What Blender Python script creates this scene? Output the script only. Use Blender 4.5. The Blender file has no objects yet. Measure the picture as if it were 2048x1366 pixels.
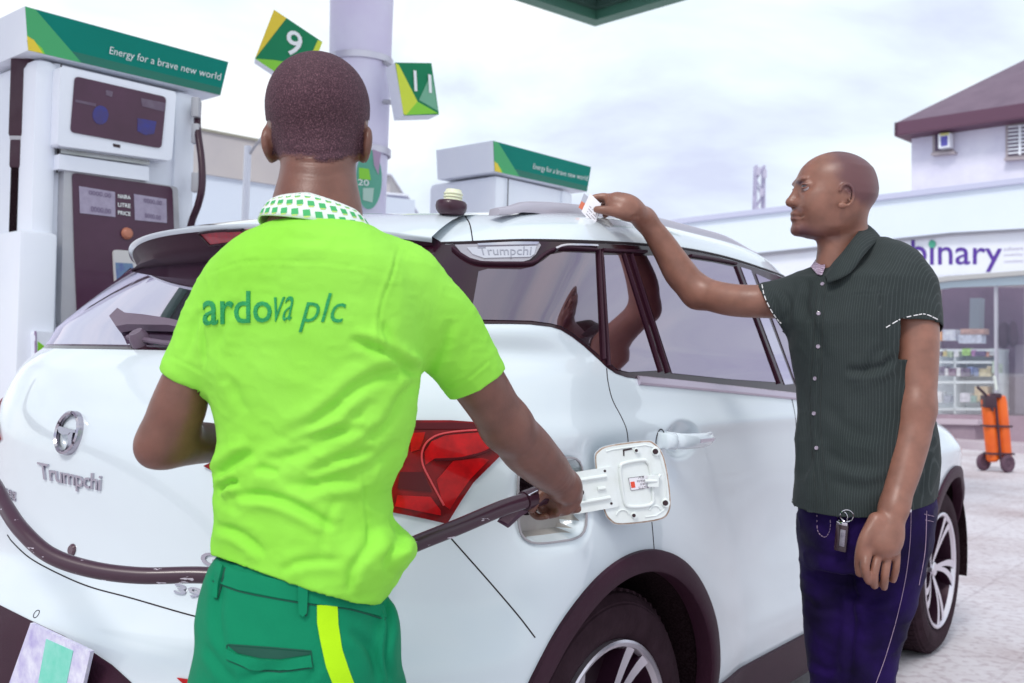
import bpy, math, random
import numpy as np
from mathutils import Vector, Matrix, geometry
from mathutils.bvhtree import BVHTree
from math import radians, sin, cos, pi, sqrt

random.seed(4)
rng = np.random.RandomState(7)
SC = bpy.context.scene
COL = SC.collection

# ------------------------------------------------------------------ camera
CAM_H = 1.284; FPX = 2029.0; HZ = 723.5; ROLL = radians(1.3)
PITCH = math.atan((HZ - 683.0) / FPX)
cam_data = bpy.data.cameras.new('camera')
cam = bpy.data.objects.new('camera', cam_data); COL.objects.link(cam)
cam_data.sensor_width = 36.0
cam_data.lens = 36.0 * FPX / 2048.0
cam_data.clip_start = 0.05; cam_data.clip_end = 2000
cam.matrix_world = (Matrix.Translation((0, 0, CAM_H)) @ Matrix.Rotation(pi / 2 + PITCH, 4, 'X')
                    @ Matrix.Rotation(ROLL, 4, 'Z'))
cam_data.dof.use_dof = True
cam_data.dof.focus_distance = 1.95
cam_data.dof.aperture_fstop = 6.3
SC.camera = cam

# ------------------------------------------------------------------ world, sun, exposure
world = bpy.data.worlds.new('World'); SC.world = world; world.use_nodes = True
nt = world.node_tree; nt.nodes.clear()
N = nt.nodes.new; L = nt.links.new
SUN_EL = radians(52); SUN_AZ = radians(205)      # azimuth clockwise from +Y
sky = N('ShaderNodeTexSky'); sky.sky_type = 'NISHITA'; sky.sun_disc = False
sky.sun_elevation = SUN_EL; sky.sun_rotation = SUN_AZ
tc = N('ShaderNodeTexCoord'); mp = N('ShaderNodeMapping'); mp.inputs['Scale'].default_value = (1.0, 1.0, 2.6)
mp.inputs['Location'].default_value = (0.35, 0.1, 0.2)
no = N('ShaderNodeTexNoise'); no.inputs['Scale'].default_value = 2.3; no.inputs['Detail'].default_value = 6
no.inputs['Roughness'].default_value = 0.52; no.inputs['Distortion'].default_value = 0.4
rp = N('ShaderNodeValToRGB'); e = rp.color_ramp.elements
e[0].position = 0.36; e[0].color = (0.64, 0.68, 0.86, 1)
e[1].position = 0.62; e[1].color = (1.06, 1.08, 1.08, 1)
m = e.new(0.49); m.color = (0.84, 0.94, 1.0, 1)
ms = N('ShaderNodeVectorMath'); ms.operation = 'SCALE'; ms.inputs['Scale'].default_value = 0.10
mx = N('ShaderNodeMix'); mx.data_type = 'RGBA'; mx.inputs['Factor'].default_value = 0.9
bg = N('ShaderNodeBackground'); bg.inputs['Strength'].default_value = 1.0
wo = N('ShaderNodeOutputWorld')
L(tc.outputs['Generated'], mp.inputs['Vector']); L(mp.outputs['Vector'], no.inputs['Vector'])
L(no.outputs['Fac'], rp.inputs['Fac']); L(sky.outputs['Color'], ms.inputs[0])
L(ms.outputs['Vector'], mx.inputs['A']); L(rp.outputs['Color'], mx.inputs['B'])
L(mx.outputs['Result'], bg.inputs['Color']); L(bg.outputs['Background'], wo.inputs['Surface'])

sun_d = bpy.data.lights.new('sun', 'SUN'); sun_d.energy = 1.5; sun_d.angle = radians(14); sun_d.color = (1.0, 0.95, 0.9)
sun = bpy.data.objects.new('sun', sun_d); COL.objects.link(sun)
sdir = Vector((sin(SUN_AZ) * cos(SUN_EL), cos(SUN_AZ) * cos(SUN_EL), sin(SUN_EL)))
sun.rotation_euler = sdir.to_track_quat('Z', 'Y').to_euler()
SC.view_settings.view_transform = 'Standard'; SC.view_settings.look = 'None'
SC.view_settings.gamma = 1.0; SC.view_settings.exposure = 0.24
SC.cycles.max_bounces = 8; SC.cycles.use_denoising = True

# ------------------------------------------------------------------ projection helpers
CM = cam.matrix_world.copy(); CMI = CM.inverted(); R3 = CM.to_3x3()
def ray(px, py):
    d = R3 @ Vector(((px - 1024) / FPX, -(py - 683) / FPX, -1.0))
    return d                        # camera depth 1 along the axis
CO = Vector((0, 0, CAM_H)); YS = 1.0; RS = 1.0     # depth and build of the figure being modelled
def P(px, py, Y):
    """world point seen at photo pixel px,py with world Y = Y"""
    d = ray(px, py); return CO + d * (Y * YS / d.y)
def pix(v):
    q = CMI @ Vector(v); return (1024 + FPX * q.x / -q.z, 683 - FPX * q.y / -q.z)
_MI = np.array(CMI)
def pixn(V):
    q = V @ _MI[:3, :3].T + _MI[:3, 3]
    return 1024 + FPX * q[:, 0] / -q[:, 2], 683 - FPX * q[:, 1] / -q[:, 2]
def onplane(px, py, p0, nrm):
    d = ray(px, py); t = (Vector(p0) - CO).dot(nrm) / d.dot(nrm); return CO + d * t

# ------------------------------------------------------------------ object helpers
def link(name, me, mat=None, parent=None, smooth=True):
    o = bpy.data.objects.new(name, me); COL.objects.link(o)
    if mat is not None and len(me.materials) == 0:
        for mm in (mat if isinstance(mat, (list, tuple)) else [mat]): me.materials.append(mm)
    if parent is not None: o.parent = parent
    if smooth and len(me.polygons): me.polygons.foreach_set('use_smooth', [True] * len(me.polygons))
    return o
def meshd(name, vs, fs):
    me = bpy.data.meshes.new(name); me.from_pydata([tuple(v) for v in vs], [], [tuple(int(i) for i in f) for f in fs]); me.validate(); me.update(); return me
def mobj(name, vs, fs, mat, parent=None, smooth=True, midx=None):
    me = bpy.data.meshes.new(name); me.from_pydata([tuple(v) for v in vs], [], [tuple(int(i) for i in f) for f in fs]); me.update()
    if midx is not None: me.polygons.foreach_set('material_index', midx)
    return link(name, me, mat, parent, smooth)
def sharpen(o, deg=35):
    me = o.data
    try: me.set_sharp_from_angle(angle=radians(deg))
    except Exception: pass
    return o
def empty(name, loc=(0, 0, 0)):
    o = bpy.data.objects.new(name, None); COL.objects.link(o); o.location = loc; o.empty_display_size = .1
    return o
def tag(o, label, cat, group=None, kind=None):
    o['label'] = label; o['category'] = cat
    if group: o['group'] = group
    if kind: o['kind'] = kind
    return o
def struct(o): o['kind'] = 'structure'; return o
def rebase(root, loc):
    """move an Empty root to loc, keeping the parts where they are"""
    root.location = loc
    for c in root.children: c.matrix_parent_inverse = Matrix.Translation(-Vector(loc))

class MB:
    def __init__(s): s.v = []; s.f = []; s.m = []
    def add(s, vs, fs, mi=0):
        b = len(s.v); s.v += [tuple(v) for v in vs]; s.f += [tuple(i + b for i in f) for f in fs]; s.m += [mi] * len(fs); return s
    def box(s, c, h, M=None, mi=0, ch=0.0):
        """box centre c half sizes h, optional chamfer, M = 4x4"""
        vs = []; M = M or Matrix()
        if ch <= 0:
            for x in (-1, 1):
                for y in (-1, 1):
                    for z in (-1, 1): vs.append(M @ Vector((c[0] + x * h[0], c[1] + y * h[1], c[2] + z * h[2])))
            fs = [(0, 1, 3, 2), (4, 6, 7, 5), (0, 4, 5, 1), (2, 3, 7, 6), (0, 2, 6, 4), (1, 5, 7, 3)]
        else:
            import bmesh
            bm = bmesh.new(); bmesh.ops.create_cube(bm, size=2)
            for v in bm.verts: v.co = Vector((v.co.x * h[0], v.co.y * h[1], v.co.z * h[2]))
            bmesh.ops.bevel(bm, geom=bm.edges[:], offset=ch, segments=2, affect='EDGES', profile=.5)
            bm.verts.ensure_lookup_table()
            vs = [M @ (v.co + Vector(c)) for v in bm.verts]; fs = [[v.index for v in f.verts] for f in bm.faces]; bm.free()
        return s.add(vs, fs, mi)
    def prism(s, poly, ext, mi=0, sm=False):
        """poly: list of 3D points (planar), ext: extrusion vector"""
        n = len(poly); vs = [Vector(p) for p in poly] + [Vector(p) + Vector(ext) for p in poly]
        fs = [tuple(range(n))[::-1], tuple(range(n, 2 * n))] + [(i, (i + 1) % n, n + (i + 1) % n, n + i) for i in range(n)]
        return s.add(vs, fs, mi)
    def tube(s, pts, r, seg=12, mi=0, caps=True):
        pts = [Vector(p) for p in pts]; n = len(pts); rr = r if isinstance(r, (list, tuple)) else [r] * n
        T = []
        for i in range(n):
            a = pts[max(i - 1, 0)]; b = pts[min(i + 1, n - 1)]; T.append((b - a).normalized())
        up = Vector((0, 0, 1)) if abs(T[0].z) < .9 else Vector((0, 1, 0))
        u = T[0].cross(up).normalized(); vs = []; fs = []
        for i in range(n):
            u = (u - T[i] * u.dot(T[i])).normalized(); w = T[i].cross(u)
            for k in range(seg):
                a = 2 * pi * k / seg; vs.append(pts[i] + (u * cos(a) + w * sin(a)) * rr[i])
        for i in range(n - 1):
            for k in range(seg):
                a = i * seg + k; b = i * seg + (k + 1) % seg; fs.append((a, b, b + seg, a + seg))
        if caps: fs += [tuple(range(seg))[::-1], tuple(range((n - 1) * seg, n * seg))]
        return s.add(vs, fs, mi)
    def lathe(s, prof, M, seg=48, mi=0):
        """prof list of (r, h) about local Z of M"""
        vs = []; fs = []; n = len(prof)
        for k in range(seg):
            a = 2 * pi * k / seg
            for r, h in prof: vs.append(M @ Vector((r * cos(a), r * sin(a), h)))
        for k in range(seg):
            for i in range(n - 1):
                a = k * n + i; b = ((k + 1) % seg) * n + i; fs.append((a, b, b + 1, a + 1))
        return s.add(vs, fs, mi)
    def build(s, name, mat, parent=None, smooth=False, sharp=35):
        o = mobj(name, s.v, s.f, mat, parent, smooth, s.m)
        import bmesh
        bm = bmesh.new(); bm.from_mesh(o.data); bmesh.ops.recalc_face_normals(bm, faces=bm.faces[:]); bm.to_mesh(o.data); bm.free()
        if smooth: sharpen(o, sharp)
        return o
def catmull(pts, n=8, closed=False):
    pts = [Vector(p) for p in pts]; out = []; m_ = len(pts)
    rngi = range(m_ if closed else m_ - 1)
    for i in rngi:
        p0 = pts[(i - 1) % m_] if (closed or i > 0) else pts[0] * 2 - pts[1]
        p1 = pts[i]; p2 = pts[(i + 1) % m_]
        p3 = pts[(i + 2) % m_] if (closed or i < m_ - 2) else p2 * 2 - p1
        for k in range(n):
            t = k / n
            out.append(.5 * ((2 * p1) + (p2 - p0) * t + (2 * p0 - 5 * p1 + 4 * p2 - p3) * t * t + (3 * p1 - p0 - 3 * p2 + p3) * t ** 3))
    if not closed: out.append(pts[-1])
    return out

# ------------------------------------------------------------------ materials
def mat(name, col, rough=.5, metal=0, coat=0, spec=.5, noise=None, bump=None, emis=None, sss=0, trans=0):
    """noise=(scale, amount, col2) mottles; bump=(scale, strength)"""
    m_ = bpy.data.materials.new(name); m_.use_nodes = True; t = m_.node_tree; b = t.nodes['Principled BSDF']
    b.inputs['Base Color'].default_value = (*col, 1); b.inputs['Roughness'].default_value = rough
    b.inputs['Metallic'].default_value = metal; b.inputs['Coat Weight'].default_value = coat; b.inputs['Coat Roughness'].default_value = .03
    b.inputs['Specular IOR Level'].default_value = spec
    if sss: b.inputs['Subsurface Weight'].default_value = sss; b.inputs['Subsurface Radius'].default_value = (.01, .004, .002); b.inputs['Subsurface Scale'].default_value = .6
    if trans: b.inputs['Transmission Weight'].default_value = trans
    if emis: b.inputs['Emission Color'].default_value = (*emis[0], 1); b.inputs['Emission Strength'].default_value = emis[1]
    tcn = None
    if noise or bump:
        tcn = t.nodes.new('ShaderNodeTexCoord')
    if noise:
        n_ = t.nodes.new('ShaderNodeTexNoise'); n_.inputs['Scale'].default_value = noise[0]; n_.inputs['Detail'].default_value = 6
        n_.inputs['Roughness'].default_value = .6
        r_ = t.nodes.new('ShaderNodeValToRGB'); r_.color_ramp.elements[0].position = .5 - .5 * noise[1]; r_.color_ramp.elements[1].position = .5 + .5 * noise[1]
        r_.color_ramp.elements[0].color = (*noise[2], 1); r_.color_ramp.elements[1].color = (*col, 1)
        t.links.new(tcn.outputs['Object'], n_.inputs['Vector']); t.links.new(n_.outputs['Fac'], r_.inputs['Fac']); t.links.new(r_.outputs['Color'], b.inputs['Base Color'])
    if bump:
        n2 = t.nodes.new('ShaderNodeTexNoise'); n2.inputs['Scale'].default_value = bump[0]; n2.inputs['Detail'].default_value = 4
        bp = t.nodes.new('ShaderNodeBump'); bp.inputs['Strength'].default_value = bump[1]; bp.inputs['Distance'].default_value = .004
        t.links.new(tcn.outputs['Object'], n2.inputs['Vector']); t.links.new(n2.outputs['Fac'], bp.inputs['Height']); t.links.new(bp.outputs['Normal'], b.inputs['Normal'])
    return m_
M = {}
M['paint'] = mat('white_car_paint', (.665, .735, .79), .25, coat=1.0, bump=(3.0, .015))
M['roofpaint'] = M['paint']
M['plumplastic'] = mat('dark_plum_plastic', (.042, .012, .026), .5, spec=.2, noise=(9, .5, (.032, .009, .020)), bump=(350, .25))
M['blackplastic'] = mat('gloss_black_trim', (.022, .004, .010), .16, coat=.15, spec=.35)
M['recess'] = mat('dusty_shaded_recess_paint', (.40, .38, .36), .5, noise=(12, .4, (.30, .27, .26)))  # dirty grey, with the shade of the recess darkened into the colour
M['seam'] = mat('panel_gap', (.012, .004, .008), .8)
M['rubber'] = mat('tyre_rubber', (.020, .008, .013), .85, spec=.15, noise=(14, .5, (.040, .020, .029)), bump=(60, .5))
M['alloy'] = mat('machined_alloy', (.72, .68, .74), .28, metal=.85)
M['alloydark'] = mat('dark_alloy_pocket', (.04, .012, .028), .4, metal=.3)
M['chrome'] = mat('chrome', (.62, .60, .66), .08, metal=1)
M['railgrey'] = mat('satin_grey_rail', (.50, .47, .54), .36, metal=.35)
M['liner'] = mat('wheel_well_liner', (.008, .002, .004), .95, spec=.1, noise=(200, .16, (.022, .012, .015)), bump=(90, .4))
M['white'] = mat('white_enamel', (.86, .89, .95), .35, noise=(2.5, .6, (.80, .83, .93)))
M['rust'] = mat('rusty_edge', (.30, .17, .10), .8, noise=(60, .4, (.55, .45, .40)))
M['flapwhite'] = mat('flap_white_paint', (.80, .85, .86), .3, coat=.5, noise=(18, .4, (.72, .76, .74)))
M['hole'] = mat('dark_screw_hole', (.03, .01, .015), .6)
M['redink'] = mat('red_ink', (.75, .07, .03), .5)
M['blackink'] = mat('black_ink', (.05, .03, .05), .6)
M['paper'] = mat('white_paper', (.82, .80, .86), .5)
M['rubberhose'] = mat('black_fuel_hose', (.045, .014, .028), .34, coat=.1, spec=.35, noise=(20, .35, (.055, .022, .038)))
def glass_mat(name, base, fac, tint):
    m_ = bpy.data.materials.new(name); m_.use_nodes = True; t = m_.node_tree; b = t.nodes['Principled BSDF']; o_ = t.nodes['Material Output']
    b.inputs['Base Color'].default_value = (*base, 1); b.inputs['Roughness'].default_value = .1
    g = t.nodes.new('ShaderNodeBsdfGlossy'); g.inputs['Color'].default_value = (*tint, 1); g.inputs['Roughness'].default_value = .005
    lw = t.nodes.new('ShaderNodeLayerWeight'); lw.inputs['Blend'].default_value = .35
    ma = t.nodes.new('ShaderNodeMath'); ma.operation = 'MULTIPLY_ADD'; ma.inputs[1].default_value = .45; ma.inputs[2].default_value = fac; ma.use_clamp = True
    mi = t.nodes.new('ShaderNodeMixShader')
    t.links.new(lw.outputs['Facing'], ma.inputs[0]); t.links.new(ma.outputs[0], mi.inputs[0])
    t.links.new(b.outputs[0], mi.inputs[1]); t.links.new(g.outputs[0], mi.inputs[2]); t.links.new(mi.outputs[0], o_.inputs['Surface'])
    return m_
M['tint'] = glass_mat('tinted_window_glass', (.018, .003, .007), .19, (.86, .75, .92))
M['quarter'] = glass_mat('quarter_window_glass', (.018, .003, .007), .09, (.86, .75, .92))  # weaker mirror than the other panes, standing in for a dark canopy reflection
M['chromedark'] = mat('smoked_chrome', (.48, .45, .51), .12, metal=1)
M['rearglass'] = glass_mat('rear_window_glass', (.04, .015, .03), .38, (.86, .80, .95))

# ------------------------------------------------------------------ text
def text_mesh(body, weight=0.0, shear=0.0, spacing=1.0, extr=0.0, res=3):
    cu = bpy.data.curves.new('t', 'FONT'); cu.body = body; cu.size = 1; cu.offset = weight; cu.shear = shear
    cu.space_character = spacing; cu.resolution_u = res; cu.fill_mode = 'FRONT' if extr == 0 else 'BOTH'; cu.extrude = extr
    o = bpy.data.objects.new('t', cu); COL.objects.link(o)
    dg = bpy.context.evaluated_depsgraph_get(); dg.update(); ev = o.evaluated_get(dg); me = ev.to_mesh()
    vs = [v.co.copy() for v in me.vertices]; fs = [tuple(p.vertices) for p in me.polygons]
    ev.to_mesh_clear(); bpy.data.objects.remove(o); bpy.data.curves.remove(cu)
    x0 = min(v.x for v in vs); x1 = max(v.x for v in vs); y0 = min(v.y for v in vs); y1 = max(v.y for v in vs)
    return vs, fs, (x0, x1, y0, y1)
def refine(vs, fs, maxlen):
    """split triangles' long edges so text can follow a curved surface"""
    import bmesh
    bm = bmesh.new(); bv = [bm.verts.new(v) for v in vs]
    for f in fs:
        try: bm.faces.new([bv[i] for i in f])
        except ValueError: pass
    bmesh.ops.triangulate(bm, faces=bm.faces[:])
    for _ in range(4):
        es = [e_ for e_ in bm.edges if e_.calc_length() > maxlen]
        if not es: break
        bmesh.ops.subdivide_edges(bm, edges=es, cuts=1); bmesh.ops.triangulate(bm, faces=[f for f in bm.faces if len(f.verts) > 3])
    bm.verts.index_update(); v2 = [v.co.copy() for v in bm.verts]; f2 = [tuple(v.index for v in f.verts) for f in bm.faces]; bm.free(); return v2, f2

# ------------------------------------------------------------------ bilinear pixel quads on planes
def bil(q, s, t):
    a, b, c, d = q    # TL TR BR BL
    return ((a[0] * (1 - s) + b[0] * s) * (1 - t) + (d[0] * (1 - s) + c[0] * s) * t,
            (a[1] * (1 - s) + b[1] * s) * (1 - t) + (d[1] * (1 - s) + c[1] * s) * t)
def smooth_step(a, b, x):
    t = np.clip((x - a) / (b - a), 0, 1); return t * t * (3 - 2 * t)

# ------------------------------------------------------------------ signed-distance modelling
class SDF:
    def __init__(s): s.p = []; s.lo = np.full(3, 1e9); s.hi = np.full(3, -1e9)
    def _bb(s, pts, r):
        for p in pts: s.lo = np.minimum(s.lo, np.array(p) - r); s.hi = np.maximum(s.hi, np.array(p) + r)
    def cone(s, a, b, ra, rb, k=.015):
        ra *= RS; rb *= RS; k *= RS
        a = np.array(a, float); b = np.array(b, float); ab = b - a; l2 = max((ab ** 2).sum(), 1e-9)
        def f(Q):
            t = np.clip(((Q - a) @ ab) / l2, 0, 1); return np.sqrt(((Q - a - t[:, None] * ab) ** 2).sum(1)) - (ra + t * (rb - ra))
        s.p.append((f, k, 1)); s._bb((a, b), max(ra, rb)); return s
    def chain(s, pts, rs, k=.01, n=5):
        """one limb: a smooth tapering tube through the joints"""
        pts = [Vector(p) for p in pts]
        if len(pts) > 2:
            c = catmull(pts, n); r = []
            t = np.arange(len(pts)); tt = np.linspace(0, len(pts) - 1, len(c)); rr_ = np.interp(tt, t, rs)
            for _ in range(2): rr_[1:-1] = .5 * rr_[1:-1] + .25 * (rr_[:-2] + rr_[2:])
            r = list(rr_)
        else: c = pts; r = list(rs)
        A = np.array([list(p) for p in c], float); Rr = np.array(r, float) * RS; k *= RS
        def f(Q):
            best = None
            for i in range(len(A) - 1):
                ab = A[i + 1] - A[i]; l2 = max((ab ** 2).sum(), 1e-9); t_ = np.clip(((Q - A[i]) @ ab) / l2, 0, 1)
                d = np.sqrt(((Q - A[i] - t_[:, None] * ab) ** 2).sum(1)) - (Rr[i] + t_ * (Rr[i + 1] - Rr[i])); best = d if best is None else np.minimum(best, d)
            return best
        s.p.append((f, k, 1)); s._bb(A, Rr.max()); return s
    def ell(s, c, r, k=.02, Rm=None, sub=False):
        c = np.array(c, float); r = np.array(r, float) * RS; k *= RS; A = np.array(Rm.to_3x3()) if Rm is not None else np.eye(3)
        def f(Q):
            q = (Q - c) @ A; k0 = np.sqrt(((q / r) ** 2).sum(1)); k1 = np.sqrt(((q / r ** 2) ** 2).sum(1)) + 1e-9
            return k0 * (k0 - 1) / k1
        s.p.append((f, k, -1 if sub else 1))
        if not sub: s._bb((c,), r.max())
        return s
    def fn(s, f, lo, hi, k=.02, sgn=1):
        s.p.append((f, k, sgn)); s.lo = np.minimum(s.lo, lo); s.hi = np.maximum(s.hi, hi); return s
    def ev(s, Q):
        d = None
        for f, k, sg in s.p:
            v = f(Q)
            if d is None: d = v; continue
            if sg > 0:
                h = np.maximum(k - np.abs(d - v), 0) / k; d = np.minimum(d, v) - h * h * k * .25
            else:
                h = np.maximum(k - np.abs(d + v), 0) / k; d = np.maximum(d, -v) + h * h * k * .25
        return d
    def mesh(s, h=.005, lo=None, hi=None, off=0.0):
        lo = (s.lo if lo is None else np.array(lo)) - 4 * h; hi = (s.hi if hi is None else np.array(hi)) + 4 * h
        B = 8; nb = np.ceil((hi - lo) / (h * B)).astype(int); n = nb * B
        F = np.full(n, 1.0, np.float32)
        bi = np.stack(np.meshgrid(*[np.arange(x) for x in nb], indexing='ij'), -1).reshape(-1, 3)
        c = lo + (bi + .5) * B * h; pv = []; dc = None
        for f, k, sg in s.p:
            v = f(c); pv.append(v)
            if dc is None: dc = v
            elif sg > 0: q_ = np.maximum(k - np.abs(dc - v), 0) / k; dc = np.minimum(dc, v) - q_ * q_ * k * .25
            else: q_ = np.maximum(k - np.abs(dc + v), 0) / k; dc = np.maximum(dc, -v) + q_ * q_ * k * .25
        dc = dc - off; rad = B * h * .5 * 1.7321 * 1.6 + .01
        near = np.abs(dc) < rad
        FB = np.where(dc > 0, 1.0, -1.0)
        F = np.repeat(np.repeat(np.repeat(FB.reshape(nb), B, 0), B, 1), B, 2).astype(np.float32)
        g = np.stack(np.meshgrid(*[np.arange(B)] * 3, indexing='ij'), -1).reshape(-1, 3)
        act = np.stack([(v < dc + 2 * rad + k + .02) if sg > 0 else (v < rad * 1.5 + k) for v, (f, k, sg) in zip(pv, s.p)], 1)[near]
        nbk = bi[near]; allp = s.p
        key = act @ (1 << np.arange(act.shape[1], dtype=object)) if act.shape[1] > 60 else act @ (1 << np.arange(act.shape[1], dtype=np.int64))
        groups = {}
        for i, kk in enumerate(key): groups.setdefault(int(kk), []).append(i)
        for kk, ids in groups.items():
            s.p = [p for j, p in enumerate(allp) if (kk >> j) & 1] or allp
            for i in range(0, len(ids), 256):
                ch = nbk[ids[i:i + 256]]; idx = (ch[:, None, :] * B + g[None]).reshape(-1, 3)
                F[idx[:, 0], idx[:, 1], idx[:, 2]] = s.ev(lo + idx * h) - off
        s.p = allp
        return surfnets(F, lo, h)
def surfnets(F, lo, h):
    S = F < 0
    c = [(i, j, k) for i in (0, 1) for j in (0, 1) for k in (0, 1)]
    nx, ny, nz = np.array(F.shape) - 1
    sl = lambda A, o: A[o[0]:nx + o[0], o[1]:ny + o[1], o[2]:nz + o[2]]
    cnt = sum(sl(S, o).astype(np.int8) for o in c); act = (cnt > 0) & (cnt < 8)
    ci = np.argwhere(act); idx = np.full(act.shape, -1, np.int64); idx[act] = np.arange(len(ci))
    acc = np.zeros((len(ci), 3)); num = np.zeros(len(ci))
    vals = {o: F[ci[:, 0] + o[0], ci[:, 1] + o[1], ci[:, 2] + o[2]].astype(float) for o in c}
    for a in range(3):
        for o in c:
            if o[a]: continue
            o2 = list(o); o2[a] = 1; o2 = tuple(o2); va, vb = vals[o], vals[o2]; cr = (va < 0) != (vb < 0)
            t = np.where(cr, va / np.where(cr, va - vb, 1), 0); p = np.array(o, float)[None].repeat(len(ci), 0); p[:, a] += t
            acc += p * cr[:, None]; num += cr
    V = lo + (ci + acc / num[:, None]) * h; Q = []
    for a in range(3):
        b, d = [(1, 2), (2, 0), (0, 1)][a]
        A0 = S; sh = [slice(1, None)] * 3
        s0 = [slice(0, None)] * 3; s0[a] = slice(0, -1); s1 = [slice(0, None)] * 3; s1[a] = slice(1, None)
        cr = S[tuple(s0)] != S[tuple(s1)]; e_ = np.argwhere(cr); e_ = e_[(e_[:, b] > 0) & (e_[:, d] > 0) & (e_[:, b] < F.shape[b] - 1) & (e_[:, d] < F.shape[d] - 1)]
        if not len(e_): continue
        flip = S[e_[:, 0], e_[:, 1], e_[:, 2]]
        def cell(db, dd):
            q = e_.copy(); q[:, b] -= db; q[:, d] -= dd; return idx[q[:, 0], q[:, 1], q[:, 2]]
        q = np.stack([cell(1, 1), cell(0, 1), cell(0, 0), cell(1, 0)], 1)
        q[~flip] = q[~flip][:, ::-1]; Q.append(q)
    Q = np.concatenate(Q); Q = Q[(Q >= 0).all(1)]
    return V, Q
def vnormals(V, Q):
    n = np.cross(V[Q[:, 2]] - V[Q[:, 0]], V[Q[:, 3]] - V[Q[:, 1]]); R = np.zeros_like(V)
    for i in range(4): np.add.at(R, Q[:, i], n)
    return R / (np.linalg.norm(R, axis=1)[:, None] + 1e-12)
def relax(V, Q, it=2, f=.5):
    e_ = np.concatenate([Q[:, [0, 1]], Q[:, [1, 2]], Q[:, [2, 3]], Q[:, [3, 0]]])
    for _ in range(it):
        S = np.zeros_like(V); c = np.zeros(len(V)); np.add.at(S, e_[:, 0], V[e_[:, 1]]); np.add.at(S, e_[:, 1], V[e_[:, 0]])
        np.add.at(c, e_[:, 0], 1); np.add.at(c, e_[:, 1], 1); V = V + f * (S / np.maximum(c, 1)[:, None] - V)
    return V
def cut(V, Q, keep):
    """keep faces whose vertices all satisfy keep(V)"""
    k = keep(V); Q = Q[k[Q].all(1)]; u = np.unique(Q); mp_ = np.full(len(V), -1); mp_[u] = np.arange(len(u)); return V[u], mp_[Q]
def vnoise(Pn, sc, seed=0):
    r = np.random.RandomState(seed); T = r.rand(32, 32, 32); q = Pn * sc; i = np.floor(q).astype(int); f = q - i; f = f * f * (3 - 2 * f); o = 0
    for a in (0, 1):
        for b in (0, 1):
            for c in (0, 1):
                w = (f[:, 0] if a else 1 - f[:, 0]) * (f[:, 1] if b else 1 - f[:, 1]) * (f[:, 2] if c else 1 - f[:, 2])
                o = o + w * T[(i[:, 0] + a) % 32, (i[:, 1] + b) % 32, (i[:, 2] + c) % 32]
    return o * 2 - 1
def segdist(px, py, pts):
    """distance in photo pixels to a polyline, plus signed side"""
    best = np.full(len(px), 1e9); side = np.zeros(len(px)); along = np.zeros(len(px)); n = len(pts) - 1
    for i in range(n):
        a = np.array(pts[i], float); b = np.array(pts[i + 1], float); ab = b - a; t = np.clip(((px - a[0]) * ab[0] + (py - a[1]) * ab[1]) / (ab @ ab), 0, 1)
        dx = px - a[0] - t * ab[0]; dy = py - a[1] - t * ab[1]; d = np.hypot(dx, dy); m_ = d < best
        best[m_] = d[m_]; side[m_] = np.sign(ab[0] * dy - ab[1] * dx)[m_]; along[m_] = ((i + t) / n)[m_]
    return best, side, along
# ================================================================== THE CAR
TH = .6486; CX0, CY0 = .3259, .2 * 0 + 2.4098
CD = Vector((sin(TH), cos(TH), 0)); CN = Vector((-cos(TH), sin(TH), 0))
def carp(u, v, z):                   # u forward from the rear axle, v to the right of the centre line
    w = .95 - v
    return Vector((CX0, CY0, 0)) + CD * u + CN * w + Vector((0, 0, z))
CARM = Matrix(((CD.x, -CN.x, 0, carp(0, 0, 0).x), (CD.y, -CN.y, 0, carp(0, 0, 0).y), (0, 0, 1, 0), (0, 0, 0, 1)))
CARI = CARM.inverted()
def tocar(p): return CARI @ Vector(p)
UR, UF, ZA, RA = -.07, 2.80, .375, .472     # wheel centres, arch radius
KEY = [  # z, W, R, F
 (.20, .80, -.78, 3.45), (.26, .86, -.90, 3.58), (.36, .905, -.97, 3.66), (.48, .93, -1.00, 3.70), (.60, .942, -1.00, 3.72), (.69, .945, -.985, 3.72),
 (.735, .946, -.955, 3.71), (.80, .948, -.925, 3.66), (.90, .950, -.912, 3.66), (1.0, .951, -.905, 3.52), (1.08, .948, -.898, 3.15),
 (1.14, .940, -.885, 2.70), (1.20, .928, -.862, 2.56), (1.25, .914, -.835, 2.47), (1.283, .902, -.800, 2.40), (1.31, .89, -.755, 2.34),
 (1.40, .866, -.655, 2.16), (1.50, .834, -.545, 1.96), (1.575, .808, -.455, 1.76), (1.605, .787, -.415, 1.67), (1.63, .752, -.37, 1.56),
 (1.648, .67, -.30, 1.38), (1.66, .55, -.18, 1.10), (1.668, .40, -.02, .85), (1.672, .20, .14, .50), (1.673, .02, .22, .27)]
def interp_keys(nper=13):
    K = [Vector((k[0], k[1], k[2])) for k in KEY]; out = []
    A = np.array(KEY); tt = np.arange(len(A)); t = np.linspace(0, len(A) - 1, (len(A) - 1) * nper + 1)
    # monotone-ish smoothing: linear interpolation then light smoothing
    B = np.stack([np.interp(t, tt, A[:, i]) for i in range(4)], 1)
    for _ in range(20):
        B[1:-1] = .5 * B[1:-1] + .25 * (B[:-2] + B[2:])
    return B
ROWS = interp_keys()
REC = dict(u0=-.50, u1=-.30, z0=.905, z1=1.085)   # fuel recess, set below
def col_params():
    a = list(np.linspace(0, 90, 110)[:-1])
    b = list(np.linspace(0, 1, 230)[:-1]); c = list(np.linspace(0, 90, 40))
    return a, b, c
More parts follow.
